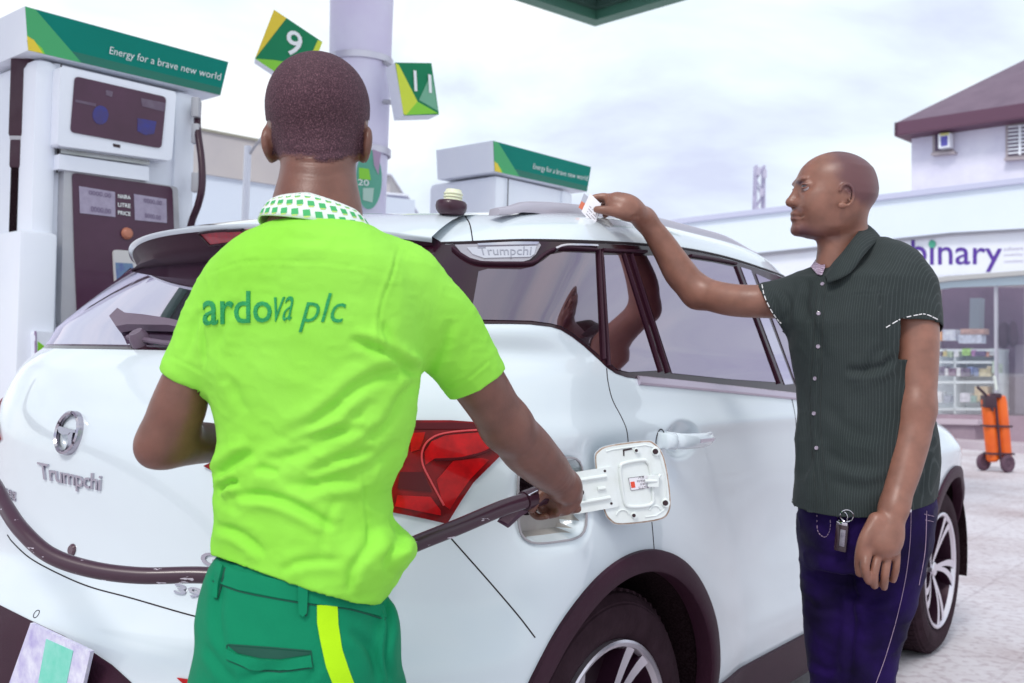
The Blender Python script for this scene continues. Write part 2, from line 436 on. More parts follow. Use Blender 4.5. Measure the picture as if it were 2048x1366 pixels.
def side_disp(u, z):
    d = .010 * np.exp(-((z - 1.135) / .035) ** 2) * smooth_step(-.85, -.3, u)
    d = d - .016 * np.exp(-((z - .80) / .13) ** 2) * smooth_step(.45, .8, u) * (1 - smooth_step(2.0, 2.3, u))
    d = d + .010 * np.exp(-((z - .52) / .06) ** 2) * smooth_step(.4, .7, u) * (1 - smooth_step(2.0, 2.3, u))
    d = d + .016 * np.exp(-((z - .93) / .05) ** 2) * smooth_step(.9, 2.4, u) * (1 - smooth_step(3.0, 3.4, u))
    for uc in (UR, UF):
        r = np.hypot(u - uc, z - ZA); d = d + .022 * (1 - smooth_step(.50, .72, r))
    return d
def outline(row, v_sign=1):
    z, W, R, F = row; a, b, c = col_params()
    Lr = min(.64 - .19 * float(smooth_step(1.28, 1.36, np.float64(z))), (F - R) * .4); Lf = min(1.0, (F - R) * .45) ; pts = []
    n = 2.25
    for t in a:
        t = radians(t); cc, ss = cos(t), sin(t)
        pts.append((R + Lr - Lr * cc ** (2 / n), W * ss ** (2 / n)))
    s0, s1 = R + Lr, F - Lf
    for t in b: pts.append((s0 + (s1 - s0) * t, W))
    for t in c:
        t = radians(t); cc, ss = cos(t), sin(t)
        pts.append((s1 + Lf * ss ** (2 / 2.6), W * max(cc, 0) ** (2 / 2.6)))
    P_ = np.array(pts)
    return P_
grid = np.zeros((len(ROWS), len(outline(ROWS[0])), 3))
for i, row in enumerate(ROWS):
    o = outline(row); grid[i, :, 0] = o[:, 0]; grid[i, :, 1] = o[:, 1]; grid[i, :, 2] = row[0]
sideness = np.clip((grid[:, :, 1] / np.maximum(ROWS[:, 1][:, None], .01) - .86) / .14, 0, 1)
low = (1 - smooth_step(1.26, 1.30, grid[:, :, 2]))
dd = side_disp(grid[:, :, 0], grid[:, :, 2]) * sideness * low
grid[:, :, 1] += dd
# fuel filler recess, right side only
def rrect(u, z, cu, cz, hu, hz, r):
    qx = np.abs(u - cu) - hu + r; qz = np.abs(z - cz) - hz + r
    return np.hypot(np.maximum(qx, 0), np.maximum(qz, 0)) + np.minimum(np.maximum(qx, qz), 0) - r
nR, nC = grid.shape[:2]
Zw = grid[:, :, 2]
def roofwarp(u): return .05 * smooth_step(-.40, .45, u) * (1 - smooth_step(1.0, 2.2, u))
FR = (-.369, .999, .094, .084)
rs = rrect(grid[:, :, 0], grid[:, :, 2], FR[0], FR[1], FR[2], FR[3], .05)
rec_in = .055 * (1 - smooth_step(-.013, -.002, rs)) * (sideness > 0)
rec_in = rec_in + .006 * np.exp(-(rs / .012) ** 2) * (sideness > 0)
cupd = .030 * np.maximum(0, 1 - ((grid[:, :, 0] - .175) / .095) ** 2 - ((grid[:, :, 2] - 1.100) / .050) ** 2) ** 1.3 * (sideness > 0)
grid[:, :, 2] = Zw + roofwarp(grid[:, :, 0]) * smooth_step(1.30, 1.60, Zw)
def body_mesh(right=True):
    G = grid.copy(); G[:, :, 1] -= cupd
    if right: G[:, :, 1] -= rec_in
    if not right: G[:, :, 1] *= -1
    V = G.reshape(-1, 3); q = []
    U = G[:, :, 0]; Z = G[:, :, 2]; VV = np.abs(G[:, :, 1])
    for i in range(nR - 1):
        for j in range(nC - 1):
            uc = .25 * (U[i, j] + U[i, j + 1] + U[i + 1, j] + U[i + 1, j + 1]); zc = .5 * (Z[i, j] + Z[i + 1, j]); vc = VV[i, j]
            if vc > .6 and (math.hypot(uc - UR, zc - ZA) < RA - .02 or math.hypot(uc - UF, zc - ZA) < RA - .02): continue
            a = i * nC + j; f = (a, a + 1, a + nC + 1, a + nC); q.append(f if right else f[::-1])
    return V, q

def mirror_q(q): return q
VR, QR = body_mesh(True); VL, QL = body_mesh(False)
car = empty('car', tuple(carp(0, 0, 0)))
tag(car, 'white sport utility car with tinted windows, being refuelled with its fuel flap open', 'car')
car.rotation_euler = (0, 0, math.atan2(CD.y, CD.x) - 0)
car.rotation_euler = (0, 0, 0)
def cpar(o):                                  # parent keeping world coordinates
    o.parent = car; o.matrix_parent_inverse = Matrix.Translation(-car.location); return o
allv = np.concatenate([VR, VL]); allq = QR + [tuple(i + len(VR) for i in f) for f in QL]
Wv = np.array([carp(*v) for v in allv])
fq = np.array(QR + QL)[:len(QR)]; fcen = VR[fq].mean(1)
mrec = (rrect(fcen[:, 0], fcen[:, 2], FR[0], FR[1], FR[2], FR[3], .05) < -.010) & (fcen[:, 1] > .7)
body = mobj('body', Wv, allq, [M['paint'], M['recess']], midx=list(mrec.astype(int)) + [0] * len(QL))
import bmesh
bm = bmesh.new(); bm.from_mesh(body.data); bmesh.ops.remove_doubles(bm, verts=bm.verts[:], dist=.0004); bmesh.ops.recalc_face_normals(bm, faces=bm.faces[:])
bm.to_mesh(body.data); bm.free(); sharpen(body, 50); cpar(body)
# smooth reference skin (no recess, no cup, no wheel holes) for laying panels on
gq = []
for i in range(nR - 1):
    for j in range(0, nC - 1): gq.append((i * nC + j, i * nC + j + 1, (i + 1) * nC + j + 1, (i + 1) * nC + j))
gv = grid.reshape(-1, 3); gl_ = gv * np.array([1, -1, 1])
RV = [carp(*v) for v in gv] + [carp(*v) for v in gl_]; RQ = gq + [tuple(x + len(gv) for x in f[::-1]) for f in gq]
SKIN = BVHTree.FromPolygons(RV, RQ)
def hit(px, py, skin=None):
    d = ray(px, py).normalized(); r = (skin or SKIN).ray_cast(CO, d)
    if r[0] is None:
        best = None
        for t in np.linspace(1.5, 5, 60):
            q = (skin or SKIN).find_nearest(CO + d * t)
            if best is None or q[3] < best[3]: best = q
        r = best
    n = r[1].normalized()
    if n.dot(d) > 0: n = -n
    return r[0], n
def side(u, z, s=1):
    r = SKIN.ray_cast(carp(u, 2.0 * s, z), CN * s); n = r[1].normalized()
    if n.dot(-CN * s) < 0: n = -n
    return r[0], n
def rear(v, z):
    r = SKIN.ray_cast(carp(-3, v, z), CD); n = r[1].normalized()
    if n.dot(-CD) < 0: n = -n
    return r[0], n
def densify(pts, step):
    out = []; m_ = len(pts)
    for i in range(m_):
        a = Vector(pts[i]); b = Vector(pts[(i + 1) % m_]); k = max(1, int((b - a).length / step))
        for j in range(k): out.append(a.lerp(b, j / k))
    return out
def triangulate2d(out2, step):
    xs = [p[0] for p in out2]; ys = [p[1] for p in out2]; ins = []
    def inside(x, y):
        c = False; j = len(out2) - 1
        for i in range(len(out2)):
            xi, yi = out2[i][0], out2[i][1]; xj, yj = out2[j][0], out2[j][1]
            if (yi > y) != (yj > y) and x < (xj - xi) * (y - yi) / (yj - yi) + xi: c = not c
            j = i
        return c
    gx = np.arange(min(xs) + step / 2, max(xs), step); gy = np.arange(min(ys) + step / 2, max(ys), step)
    for x in gx:
        for y in gy:
            if inside(x, y) and min((x - p[0]) ** 2 + (y - p[1]) ** 2 for p in out2) > (step * .45) ** 2: ins.append(Vector((x, y)))
    vs = [Vector((p[0], p[1])) for p in out2] + ins
    r = geometry.delaunay_2d_cdt(vs, [], [list(range(len(out2)))], 1, 1e-6)
    return r[0], [tuple(f) for f in r[2]]
def patch(name, poly, mt, fn=hit, off=.003, thick=.006, step=9, parent=None, curve=False, mirror=False, smooth=True, round_=0):
    """panel laid on the body: poly in the parameter plane of fn"""
    q = [Vector((p[0], p[1])) for p in poly]
    if curve: q = [Vector((p.x, p.y)) for p in catmull([(a.x, a.y, 0) for a in q], 6, True)]
    q = densify(q, step); v2, f2 = triangulate2d(q, step * 1.6)
    top = []; nn = []
    for v in v2:
        p, n = fn(v.x, v.y); top.append(p + n * off); nn.append(n)
    ec = {}
    for f in f2:
        for i in range(len(f)):
            a, b = f[i], f[(i + 1) % len(f)]; ec[(a, b)] = 1
    be = [e_ for e_ in ec if (e_[1], e_[0]) not in ec]
    vs = list(top); low = {}
    for a, b in be:
        for x in (a, b):
            if x not in low: low[x] = len(vs); vs.append(top[x] - nn[x] * (thick + off))
    fs = list(f2) + [(b, a, low[a], low[b]) for a, b in be]
    n0 = (Vector(vs[f2[0][1]]) - Vector(vs[f2[0][0]])).cross(Vector(vs[f2[0][2]]) - Vector(vs[f2[0][0]]))
    if n0.dot(nn[f2[0][0]]) < 0: fs = [f[::-1] for f in fs]
    res = []
    o = mobj(name, vs, fs, mt, None, smooth); sharpen(o, 40)
    if parent is None: cpar(o)
    else: o.parent = parent; o.matrix_parent_inverse = parent.matrix_parent_inverse.copy() if False else Matrix.Translation(-car.location)
    if mirror:
        mv = []
        for p in vs:
            c = tocar(p); mv.append(carp(c.x, -c.y, c.z))
        o2 = mobj(name, mv, [f[::-1] for f in fs], mt, None, smooth); sharpen(o2, 40); cpar(o2)
    return o
def ribbon(name, pts, w, h, mt, fn=hit, mirror=False, off=.0, curve=True, build=True, mb=None):
    """raised strip following the surface through parameter points"""
    q = catmull([(p[0], p[1], 0) for p in pts], 8) if curve else [Vector((p[0], p[1], 0)) for p in (densify(pts, 8) if abs(pts[0][0]) > 5 else [Vector(q_) for q_ in pts])]
    pn = [fn(p.x, p.y) for p in q]; vs = []; n = len(pn)
    for i, (p, nn) in enumerate(pn):
        t = (pn[min(i + 1, n - 1)][0] - pn[max(i - 1, 0)][0]).normalized(); s = nn.cross(t).normalized()
        ww = w if not isinstance(w, (list, tuple)) else w[0] + (w[1] - w[0]) * i / (n - 1)
        for a, b in ((-.5, -.003 / max(h, .001)), (-.5, .6), (-.3, 1), (.3, 1), (.5, .6), (.5, -.003 / max(h, .001))): vs.append(p + s * (a * ww) + nn * (b * h + off))
    fs = []
    for i in range(n - 1):
        for k in range(5): a = i * 6 + k; fs.append((a, a + 1, a + 7, a + 6))
    fs += [tuple(range(6))[::-1], tuple(range((n - 1) * 6, n * 6))]
    if mirror and mb is None:
        vs = [carp(tocar(p).x, -tocar(p).y, tocar(p).z) for p in vs]; fs = [f[::-1] for f in fs]
    m_ = mb or MB(); m_.add(vs, fs)
    if mirror and mb is not None: m_.add([carp(tocar(p).x, -tocar(p).y, tocar(p).z) for p in vs], [f[::-1] for f in fs])
    if mb is None: return cpar(m_.build(name, mt, None, True))
# ---- glasshouse
drip = [(700, 452), (745, 452), (780, 454), (828, 459), (864, 474), (891, 490), (941, 487), (1005, 484), (1070, 483), (1192, 487), (1295, 493), (1363, 499), (1423, 511), (1477, 525), (1538, 545), (1571, 558), (1625, 610)]
belt = [(1770, 810), (1700, 802), (1588, 789), (1460, 776), (1339, 763), (1283, 759), (1254, 755), (1231, 747), (1213, 735), (1199, 721), (1167, 692), (1144, 674), (1121, 660), (1102, 654), (1060, 649), (1022, 648), (960, 648), (905, 652), (860, 680), (835, 705), (740, 712)]
patch('window_surround', drip + [(1690, 690), (1740, 758)] + belt, M['blackplastic'], off=.0015, step=9, mirror=True)
def rz(s): return [(s * .82, 1.292), (s * .80, 1.40), (s * .72, 1.50), (s * .66, 1.56)]
patch('tailgate_pillar', [(-.80, 1.292), (.80, 1.292), (.77, 1.36), (.70, 1.46), (.56, 1.555), (-.56, 1.555), (-.70, 1.46), (-.77, 1.36)], M['blackplastic'], fn=rear, off=.0008, step=.02)
patch('tailgate_glass', [(-.70, 1.300), (.70, 1.300), (.69, 1.36), (.64, 1.45), (.57, 1.53), (-.57, 1.53), (-.64, 1.45), (-.69, 1.36)], M['rearglass'], fn=rear, off=.004, step=.02)
patch('quarter_window', [(957, 545), (975, 540), (1040, 541), (1066, 535), (1085, 523), (1100, 511), (1125, 506), (1188, 508), (1197, 712), (1165, 684), (1143, 667), (1120, 653), (1100, 648), (1060, 643), (940, 641)], M['quarter'], off=.0035, step=8, mirror=True)
patch('door_window', [(1206, 511), (1240, 511), (1312, 742), (1255, 745), (1232, 740), (1219, 728)], M['tint'], off=.0035, step=8, mirror=True)
patch('door_window', [(1266, 513), (1300, 512), (1379, 519), (1425, 526), (1467, 535), (1549, 765), (1460, 759), (1342, 747)], M['tint'], off=.0035, step=9, mirror=True)
patch('pillar_panel', [(1480, 535), (1500, 541), (1585, 768), (1568, 770)], M['rearglass'], off=.0035, step=9, mirror=True)
patch('door_window', [(1510, 548), (1558, 570), (1612, 618), (1680, 700), (1725, 764), (1730, 790), (1640, 783), (1592, 773)], M['tint'], off=.0035, step=9, mirror=True)
for pts, w in (([(906, 500), (925, 515), (950, 527), (985, 530), (1040, 530), (1066, 527), (1085, 513), (1100, 504), (1125, 498), (1190, 500)], .008),
               ([(1203, 501), (1240, 503), (1290, 504)], .008), ([(1379, 512), (1430, 520), (1470, 528)], .008),
               ([(1245, 509), (1320, 744)], .007), ([(1260, 509), (1334, 746)], .006), ([(1468, 533), (1556, 768)], .006),
               ([(1200, 506), (1215, 733)], .006), ([(1195, 500), (1206, 720)], .005)):
    for mm in (False, True): ribbon('window_trim', pts, w, .006, M['plumplastic'], mirror=mm, off=.003)
ribbon('belt_moulding', [(1275, 761), (1339, 767), (1460, 779), (1590, 793), (1700, 806)], .022, .008, mat('satin_belt_strip', (.50, .43, .52), .25, metal=.5), mirror=False)
ribbon('belt_moulding', [(1275, 761), (1339, 767), (1460, 779), (1590, 793), (1700, 806)], .022, .008, bpy.data.materials['satin_belt_strip'], mirror=True)
ribbon('chrome_strip', [(1108, 502), (1130, 495), (1189, 494)], .007, .008, M['chrome'], mirror=False, off=.004)
# pillar badge with engraved word
pb = patch('pillar_badge', [(910, 494), (1076, 489), (1080, 494), (1070, 512), (1058, 523), (1045, 527), (965, 527), (940, 520), (922, 509)], mat('satin_badge_plate', (.42, .40, .44), .3, metal=.5), off=.0065, step=7)
patch('badge_inset', [(934, 501), (1071, 497), (1066, 514), (1058, 519), (968, 522), (945, 514)], mat('badge_silver', (.58, .58, .64), .3, metal=.5), off=.009, step=7)
patch('badge_highlight', [(955, 494), (1030, 490), (1076, 490), (1072, 495), (1030, 496), (957, 498)], M['chrome'], off=.0105, step=5)
def word_on(name, body_, quad, mt, fn=hit, off=.003, th=.003, weight=0, shear=0, spacing=1.0, parent=None, maxl=.25, skin=None, fitbox=True, mb=None):
    vs, fs, (x0, x1, y0, y1) = text_mesh(body_, weight, shear, spacing)
    vs, fs = refine(vs, fs, maxl); base = []; top = []
    for v in vs:
        s = (v.x - x0) / (x1 - x0); t = 1 - (v.y - y0) / (y1 - y0); p = bil(quad, s, t); q, n = fn(*p); base.append(q); top.append(q + n * (off + th)); 
        base[-1] = q + n * off
    ec = set(); 
    for f in fs:
        for i in range(len(f)): ec.add((f[i], f[(i + 1) % len(f)]))
    n = len(vs); F = [f for f in fs] + [(b, a, a + n, b + n) for a, b in ec if (b, a) not in ec]
    V = top + base
    F2 = list(fs) + [(b, a, n + a, n + b) for a, b in ec if (b, a) not in ec]
    m_ = mb or MB(); m_.add(V, F2)
    if mb is None:
        o = m_.build(name, mt, None, False); return o
cpar(word_on('badge_word', 'Trumpchi', [(955, 501), (1062, 499), (1059, 521), (961, 522)], mat('badge_letter', (.34, .34, .40), .3, metal=.5), off=.009, th=.001))
# ---- seams
for pts in ([(1213, 737), (1216, 765), (1225, 800), (1243, 835), (1253, 860), (1257, 890), (1264, 930), (1285, 985), (1300, 1020), (1304, 1050), (1308, 1098)],
            [(897, 1070), (905, 1080), (980, 1165), (1037, 1232), (1070, 1275)],
            [(1582, 790), (1592, 850), (1600, 1000), (1612, 1255)],
            [(15, 1070), (27, 1086), (63, 1118), (125, 1151), (184, 1175), (262, 1196), (396, 1234), (480, 1248)],
            [(930, 432), (940, 450), (946, 486)]):
    ribbon('panel_seam', pts, .0027, .0007, M['seam'], off=.0004)
ribbon('drip_seam', [(880, 487), (941, 485), (1005, 482), (1070, 481), (1192, 484), (1295, 490), (1363, 497), (1423, 508), (1477, 522), (1538, 542), (1571, 554)], .007, .002, M['seam'], off=.001)
# ---- sills and wheel arches
for s in (1, -1):
    f_ = (lambda u, z, s=s: side(u, z, s))
    patch('sill_trim', [(.38, .24), (2.36, .24), (2.36, .425), (.41, .425)], M['plumplastic'], fn=f_, off=.010, thick=.02, step=.03)
    for uc in (UR, UF):
        vs = []; fs = []; A = np.linspace(radians(-22), radians(202), 90)
        prof = [(.482, -.006), (.480, .010), (.472, .013), (.436, .013), (.430, .008), (.428, -.02), (.43, -.035)]
        for a in A:
            for r, o in prof:
                u, z = uc + r * cos(a), max(ZA + r * sin(a), .215)
                rr = .478; p, n = side(uc + rr * cos(a), max(ZA + rr * sin(a), .215), s); vv = abs(tocar(p).y)
                vs.append(carp(u, s * (vv + o), z))
        m_ = len(prof)
        for i in range(len(A) - 1):
            for k in range(m_ - 1): q = i * m_ + k; fs.append((q, q + 1, q + m_ + 1, q + m_))
        o = MB().add(vs, fs).build('wheel_arch_trim', M['plumplastic'], None, True, 40); cpar(o)
        MM = CARM @ Matrix.Translation((uc, 0, ZA)) @ Matrix.Rotation(-pi / 2 * s, 4, 'X')
        prof = [(.44, .925), (.44, .80), (.44, .60), (.42, .575), (.0, .57)]; vs = []; fs = []
        AA = np.linspace(radians(-12), radians(192), 44)
        for a in AA:
            for r, h in prof: vs.append(carp(uc + r * cos(a), s * h, ZA + r * sin(a)))
        for i in range(len(AA) - 1):
            for k in range(4): q = i * 5 + k; fs.append((q, q + 1, q + 6, q + 5))
        o = MB().add(vs, fs).build('wheel_well', M['liner'], None, True); cpar(o)
# ---- wheels
def wheel(uc, s):
    root = empty('wheel', tuple(carp(uc, s * .80, ZA))); cpar(root)
    MM = CARM @ Matrix.Translation((uc, 0, ZA)) @ Matrix.Rotation(-pi / 2 * s, 4, 'X')
    def wp(o): o.parent = root; o.matrix_parent_inverse = Matrix.Translation(-Vector(carp(uc, s * .80, ZA))); return o
    prof = [(.258, .70), (.30, .69), (.345, .695), (.366, .715), (.375, .735), (.3745, .765), (.3755, .768), (.3755, .80), (.3745, .803), (.3755, .806), (.3755, .84), (.3745, .843), (.374, .87), (.367, .893),
            (.350, .908), (.346, .9085), (.343, .912), (.315, .917), (.290, .915), (.268, .905), (.258, .895)]
    t = MB().lathe(prof, MM, 96)
    for k in range(72):               # tread blocks
        a = 2 * pi * k / 72
        for h, w_, tw in ((.74, .018, .25), (.786, .02, 0), (.824, .02, 0), (.868, .018, -.25)):
            Mx = MM @ Matrix.Rotation(a + (.02 if h > .8 else 0), 4, 'Z') @ Matrix.Translation((.3745, 0, h)) @ Matrix.Rotation(tw, 4, 'X')
            t.box((0, 0, 0), (.0035, .0135, w_ * .9), Mx)
    wp(t.build('tyre', M['rubber'], None, True, 30))
    r = MB()
    r.lathe([(.262, .895), (.262, .913), (.256, .916), (.247, .912), (.240, .898)], MM, 72, 0)
    r.lathe([(.240, .898), (.232, .84), (.225, .72)], MM, 72, 1)
    r.lathe([(.225, .80), (.0, .79)], MM, 40, 1)
    r.lathe([(0, .888), (.028, .888), (.034, .882), (.036, .86), (.062, .852), (.066, .82)], MM, 32, 0)
    for k in range(5):
        for dlt in (-.17, .17):
            a0 = 2 * pi * k / 5 + dlt * 1.0; vs = []; npt = 9
            for i in range(npt):
                t_ = i / (npt - 1); rad = .03 + .218 * t_; a = a0 - dlt * .55 * (1 - t_) + .22 * t_ * t_
                w_ = .0085 + .011 * t_ ** 1.5; h = .874 + .022 * sin(t_ * pi * .5) + .012 * t_
                for q, hh in ((-1, 0), (1, 0), (.8, -.05), (-.8, -.05)): vs.append(MM @ Matrix.Rotation(a, 4, 'Z') @ Vector((rad, q * w_, h + hh)))
            fs = []
            mi = []
            for i in range(npt - 1):
                b_ = i * 4
                for k2 in range(4):
                    fs.append((b_ + k2, b_ + (k2 + 1) % 4, b_ + 4 + (k2 + 1) % 4, b_ + 4 + k2)); mi.append(0 if k2 == 0 else 1)
            base = len(r.v); r.v += [tuple(x) for x in vs]; r.f += [tuple(x + base for x in f) for f in fs]; r.m += mi
    for k in range(5):
        a = 2 * pi * k / 5 + .35; r.lathe([(0, .866), (.008, .866), (.009, .85)], MM @ Matrix.Rotation(a, 4, 'Z') @ Matrix.Translation((.05, 0, 0)), 8, 1)
    wp(r.build('rim', [M['alloy'], M['alloydark']], None, True, 30))
    d = MB().lathe([(.0, .79), (.165, .79), (.17, .775), (.17, .77)], MM, 40); wp(d.build('brake_disc', M['alloydark'], None, True))
for uc in (UR, UF):
    for s in (1, -1): wheel(uc, s)
# ---- lamps
redbase = mat('tail_lamp_red', (.30, .0, .003), .3, coat=.2, spec=.2, noise=(16, .35, (.09, .0, .001)))
redbright = mat('tail_lamp_bright_red', (.66, .001, .004), .3, coat=.25, spec=.2, noise=(30, .4, (.34, .0, .002)))
reddark = mat('tail_lamp_dark_red', (.09, .0, .003), .3, coat=.2, spec=.2)
LP = [(410, 932), (480, 900), (600, 868), (740, 846), (825, 842), (900, 842), (955, 846), (985, 855), (1010, 875), (1014, 893), (1000, 910), (945, 965), (920, 1003), (893, 1047), (845, 1036), (785, 1024), (700, 1005), (560, 978), (440, 948)]
lamp = patch('tail_light', LP, redbase, off=.006, step=10, thick=.012, mirror=True)
patch('lamp_lens', [(848, 905), (862, 884), (890, 872), (960, 866), (990, 872), (996, 886), (960, 905), (915, 916), (868, 918), (850, 930)], redbright, off=.0085, step=7)
patch('lamp_lens', [(905, 922), (960, 916), (975, 920), (938, 958), (912, 995), (898, 1018), (884, 1008), (872, 960)], redbright, off=.0085, step=7)
patch('lamp_lens', [(795, 990), (860, 993), (880, 1020), (880, 1030), (820, 1018), (790, 1012)], redbright, off=.0085, step=7)
patch('lamp_lens', [(820, 868), (850, 866), (846, 880), (838, 900), (822, 905)], redbright, off=.0085, step=7)
patch('lamp_band', [(800, 944), (845, 944), (862, 980), (862, 984), (795, 976)], reddark, off=.0088, step=7)
patch('lamp_band', [(815, 848), (900, 847), (955, 850), (990, 862), (940, 860), (815, 860)], reddark, off=.0088, step=6)
ribbon('lamp_line', [(886, 1010), (862, 965), (845, 930), (844, 903), (858, 881), (890, 868), (960, 862), (992, 866)], .004, .003, mat('lamp_edge', (.70, .06, .07), .3, coat=.3), off=.0085)
ribbon('lamp_line', [(868, 920), (920, 917), (962, 906), (1000, 888)], .005, .003, reddark, off=.0085)
patch('reflector', [(356, 1355), (420, 1364), (470, 1378), (380, 1376)], redbright, off=.005, step=6)
# ---- spoiler
SW = .60; NV = 41; prof_n = 7
sp_top = []
for i in range(NV):
    v = -SW + 2 * SW * i / (NV - 1); a = abs(v) / SW
    ue = -.60 + .21 * a ** 2.4; ze = 1.600 - .035 * a ** 2.2
    ur = -.30 + .10 * a ** 3; r_ = SKIN.ray_cast(carp(ur, v * .97, 2.2), Vector((0, 0, -1))); zr = r_[0].z + .0015
    ring = []
    for t in np.linspace(0, 1, 8):
        u = ue + (ur - ue) * t; z = ze + (zr - ze) * (1 - (1 - t) ** 1.8); ring.append((u, v * (1 - .03 * t), z))
    ring = [(ue + .008, v * .99, ze - .012), (ue + .001, v, ze - .005)] + ring
    sp_top.append(ring)
m_ = MB(); k = len(sp_top[0]); m_.add([carp(*p) for r_ in sp_top for p in r_], [(i * k + j, i * k + j + 1, (i + 1) * k + j + 1, (i + 1) * k + j) for i in range(NV - 1) for j in range(k - 1)])
cpar(m_.build('spoiler', M['paint'], None, True, 60))
und = []
for i in range(NV):
    v = -SW + 2 * SW * i / (NV - 1); a = abs(v) / SW; ue = -.60 + .21 * a ** 2.4; ze = 1.600 - .035 * a ** 2.2
    r_ = SKIN.ray_cast(carp(-3, v * .96, 1.522), CD); cu = tocar(r_[0]).x - .004
    und.append([(ue + .010, v * .988, ze - .011), (ue + .028, v * .982, ze - .042), (ue * .55 + cu * .45, v * .975, ze - .058), (cu, v * .96, 1.522)])
m_ = MB(); k = 4; m_.add([carp(*p) for r_ in und for p in r_], [(i * k + j, i * k + j + 1, (i + 1) * k + j + 1, (i + 1) * k + j) for i in range(NV - 1) for j in range(k - 1)])
uo = m_.build('spoiler_underside', M['plumplastic'], None, True, 60); cpar(uo)
UND = BVHTree.FromPolygons([v.co for v in uo.data.vertices], [tuple(p.vertices) for p in uo.data.polygons])
def hund(px, py): return hit(px, py, UND)
patch('brake_light', [(404, 466), (470, 456), (560, 450), (560, 475), (500, 477), (424, 487)], mat('brake_lamp_red', (.45, .03, .05), .3, coat=.6, noise=(60, .3, (.30, .05, .07))), fn=hund, off=.006, step=8, thick=.004)
ribbon('brake_light_frame', [(560, 478), (500, 480), (424, 490), (402, 465), (470, 454)], .006, .004, M['blackplastic'], fn=hund, off=.006, curve=False)
# ---- roof rails
for s in (1, -1):
    pts = []; U = np.linspace(-.235, 1.22, 34); m_ = MB()
    for u in U:
        e_ = min((u + .235) / .12, (1.22 - u) / .30, 1.0); pts.append(carp(u, s * (.655 + .02 * sin((u + .3) * 1.6)), 1.636 + .020 * smooth_step(0, 1, np.float64(e_)) + 1.0 * float(roofwarp(u))))
    vs = []; n = len(pts)
    for i, p in enumerate(pts):
        t = (pts[min(i + 1, n - 1)] - pts[max(i - 1, 0)]).normalized(); sd = t.cross(Vector((0, 0, 1))).normalized() * s; up = Vector((0, 0, 1))
        for a, b in ((1.0, -.022), (1.05, .000), (.8, .010), (.2, .014), (-.8, .008), (-1.0, -.022)): vs.append(p + sd * a * .017 + up * b * (.45 + .55 * min(1, (i + .3) / 5, (n - 1 - i + .3) / 7)))
    fs = [(i * 6 + k, i * 6 + (k + 1) % 6, (i + 1) * 6 + (k + 1) % 6, (i + 1) * 6 + k) for i in range(n - 1) for k in range(6)] + [tuple(range(6))[::-1], tuple(range((n - 1) * 6, n * 6))]
    cpar(m_.add(vs, fs).build('roof_rail', M['railgrey'], None, True, 45))
# ---- rear details
pr = patch('lower_bumper', [(-150, 1150), (-60, 1182), (0, 1210), (60, 1240), (125, 1270), (180, 1300), (225, 1330), (262, 1364), (290, 1400), (310, 1470), (-150, 1400)], M['plumplastic'], off=.003, step=12)
pc, pn_ = hit(120, 1300); pl_n = -CD; pl_p = carp(-1.015, 0, .6)
pq = [(61, 1246), (181, 1303), (150, 1440), (8, 1395)]
plate = MB(); plate.prism([onplane(x, y, pl_p, pl_n) for x, y in pq], CD * .008); pl = plate.build('number_plate', mat('plate_white', (.82, .82, .90), .4, noise=(26, .45, (.42, .37, .66))), None); cpar(pl)
g = MB(); g.prism([onplane(x, y, pl_p - CD * .001, pl_n) for x, y in ((92, 1278), (146, 1302), (122, 1420), (70, 1400))], CD * .001); cpar(g.build('plate_print', mat('plate_green', (.12, .62, .45), .5, noise=(30, .5, (.3, .7, .6))), None))
rp_ = MB()
for k in range(9):
    x = 96 + k * 4.6; y = 1262 + k * 2.2; p_, n_ = hit(x, y); rp_.box(tuple(p_ + n_ * .004), (.0035, .0035, .003))
cpar(rp_.build('plate_lamp', M['seam'], None))
def surf_frame(px, py, fn=hit):
    p, n = fn(px, py); r = Vector((0, 0, 1)).cross(n).normalized(); up = n.cross(r); return Matrix(((r.x, up.x, n.x, p.x), (r.y, up.y, n.y, p.y), (r.z, up.z, n.z, p.z), (0, 0, 0, 1)))
EF = surf_frame(141, 866); ER = .0505
em = MB().lathe([(ER * .78, .004), (ER * .80, .010), (ER * .88, .014), (ER * .97, .011), (ER * 1.0, .0), (ER * 1.0, -.01)], EF, 56)
em.prism([EF @ Vector((x * ER, y * ER, .004)) for x, y in ((-.72, .16), (-.60, .24), (.60, .12), (.78, .16), (.78, .02), (.36, .0), (.26, -.10), (-.2, -.13), (-.55, -.04))], EF.to_3x3() @ Vector((0, 0, .009)))
em.prism([EF @ Vector((x * ER, y * ER, .004)) for x, y in ((.30, .04), (.60, .04), (.60, -.25), (.66, -.45), (.60, -.62), (.35, -.86), (.05, -.93), (.28, -.72), (.36, -.50), (.30, -.22), (.14, -.10))], EF.to_3x3() @ Vector((0, 0, .008)))
eo = em.build('emblem', M['chromedark'], None, True, 30); cpar(eo)
cpar(word_on('badge_lettering', 'Trumpchi', [(78, 924), (206, 950), (203, 992), (84, 968)], M['chromedark'], off=-.001, th=.006, weight=.006, spacing=.92))
cpar(word_on('badge_lettering', 'GS8', [(402, 1103), (500, 1112), (503, 1142), (405, 1130)], M['chromedark'], off=-.001, th=.005, weight=.02))
cpar(word_on('badge_lettering', '390T', [(352, 1166), (470, 1192), (466, 1214), (350, 1186)], M['chromedark'], off=-.001, th=.005, weight=.02))
cpar(word_on('badge_lettering', '广汽传祺', [(4, 972), (34, 984), (33, 1004), (5, 994)], M['chromedark'], off=-.001, th=.004, weight=.01))
CF = surf_frame(145, 1100)
cpar(MB().lathe([(0, .006), (.010, .006), (.0135, .003), (.0145, -.004)], CF, 24).build('rear_camera', mat('sensor_dark', (.06, .012, .03), .2, coat=1), None, True))
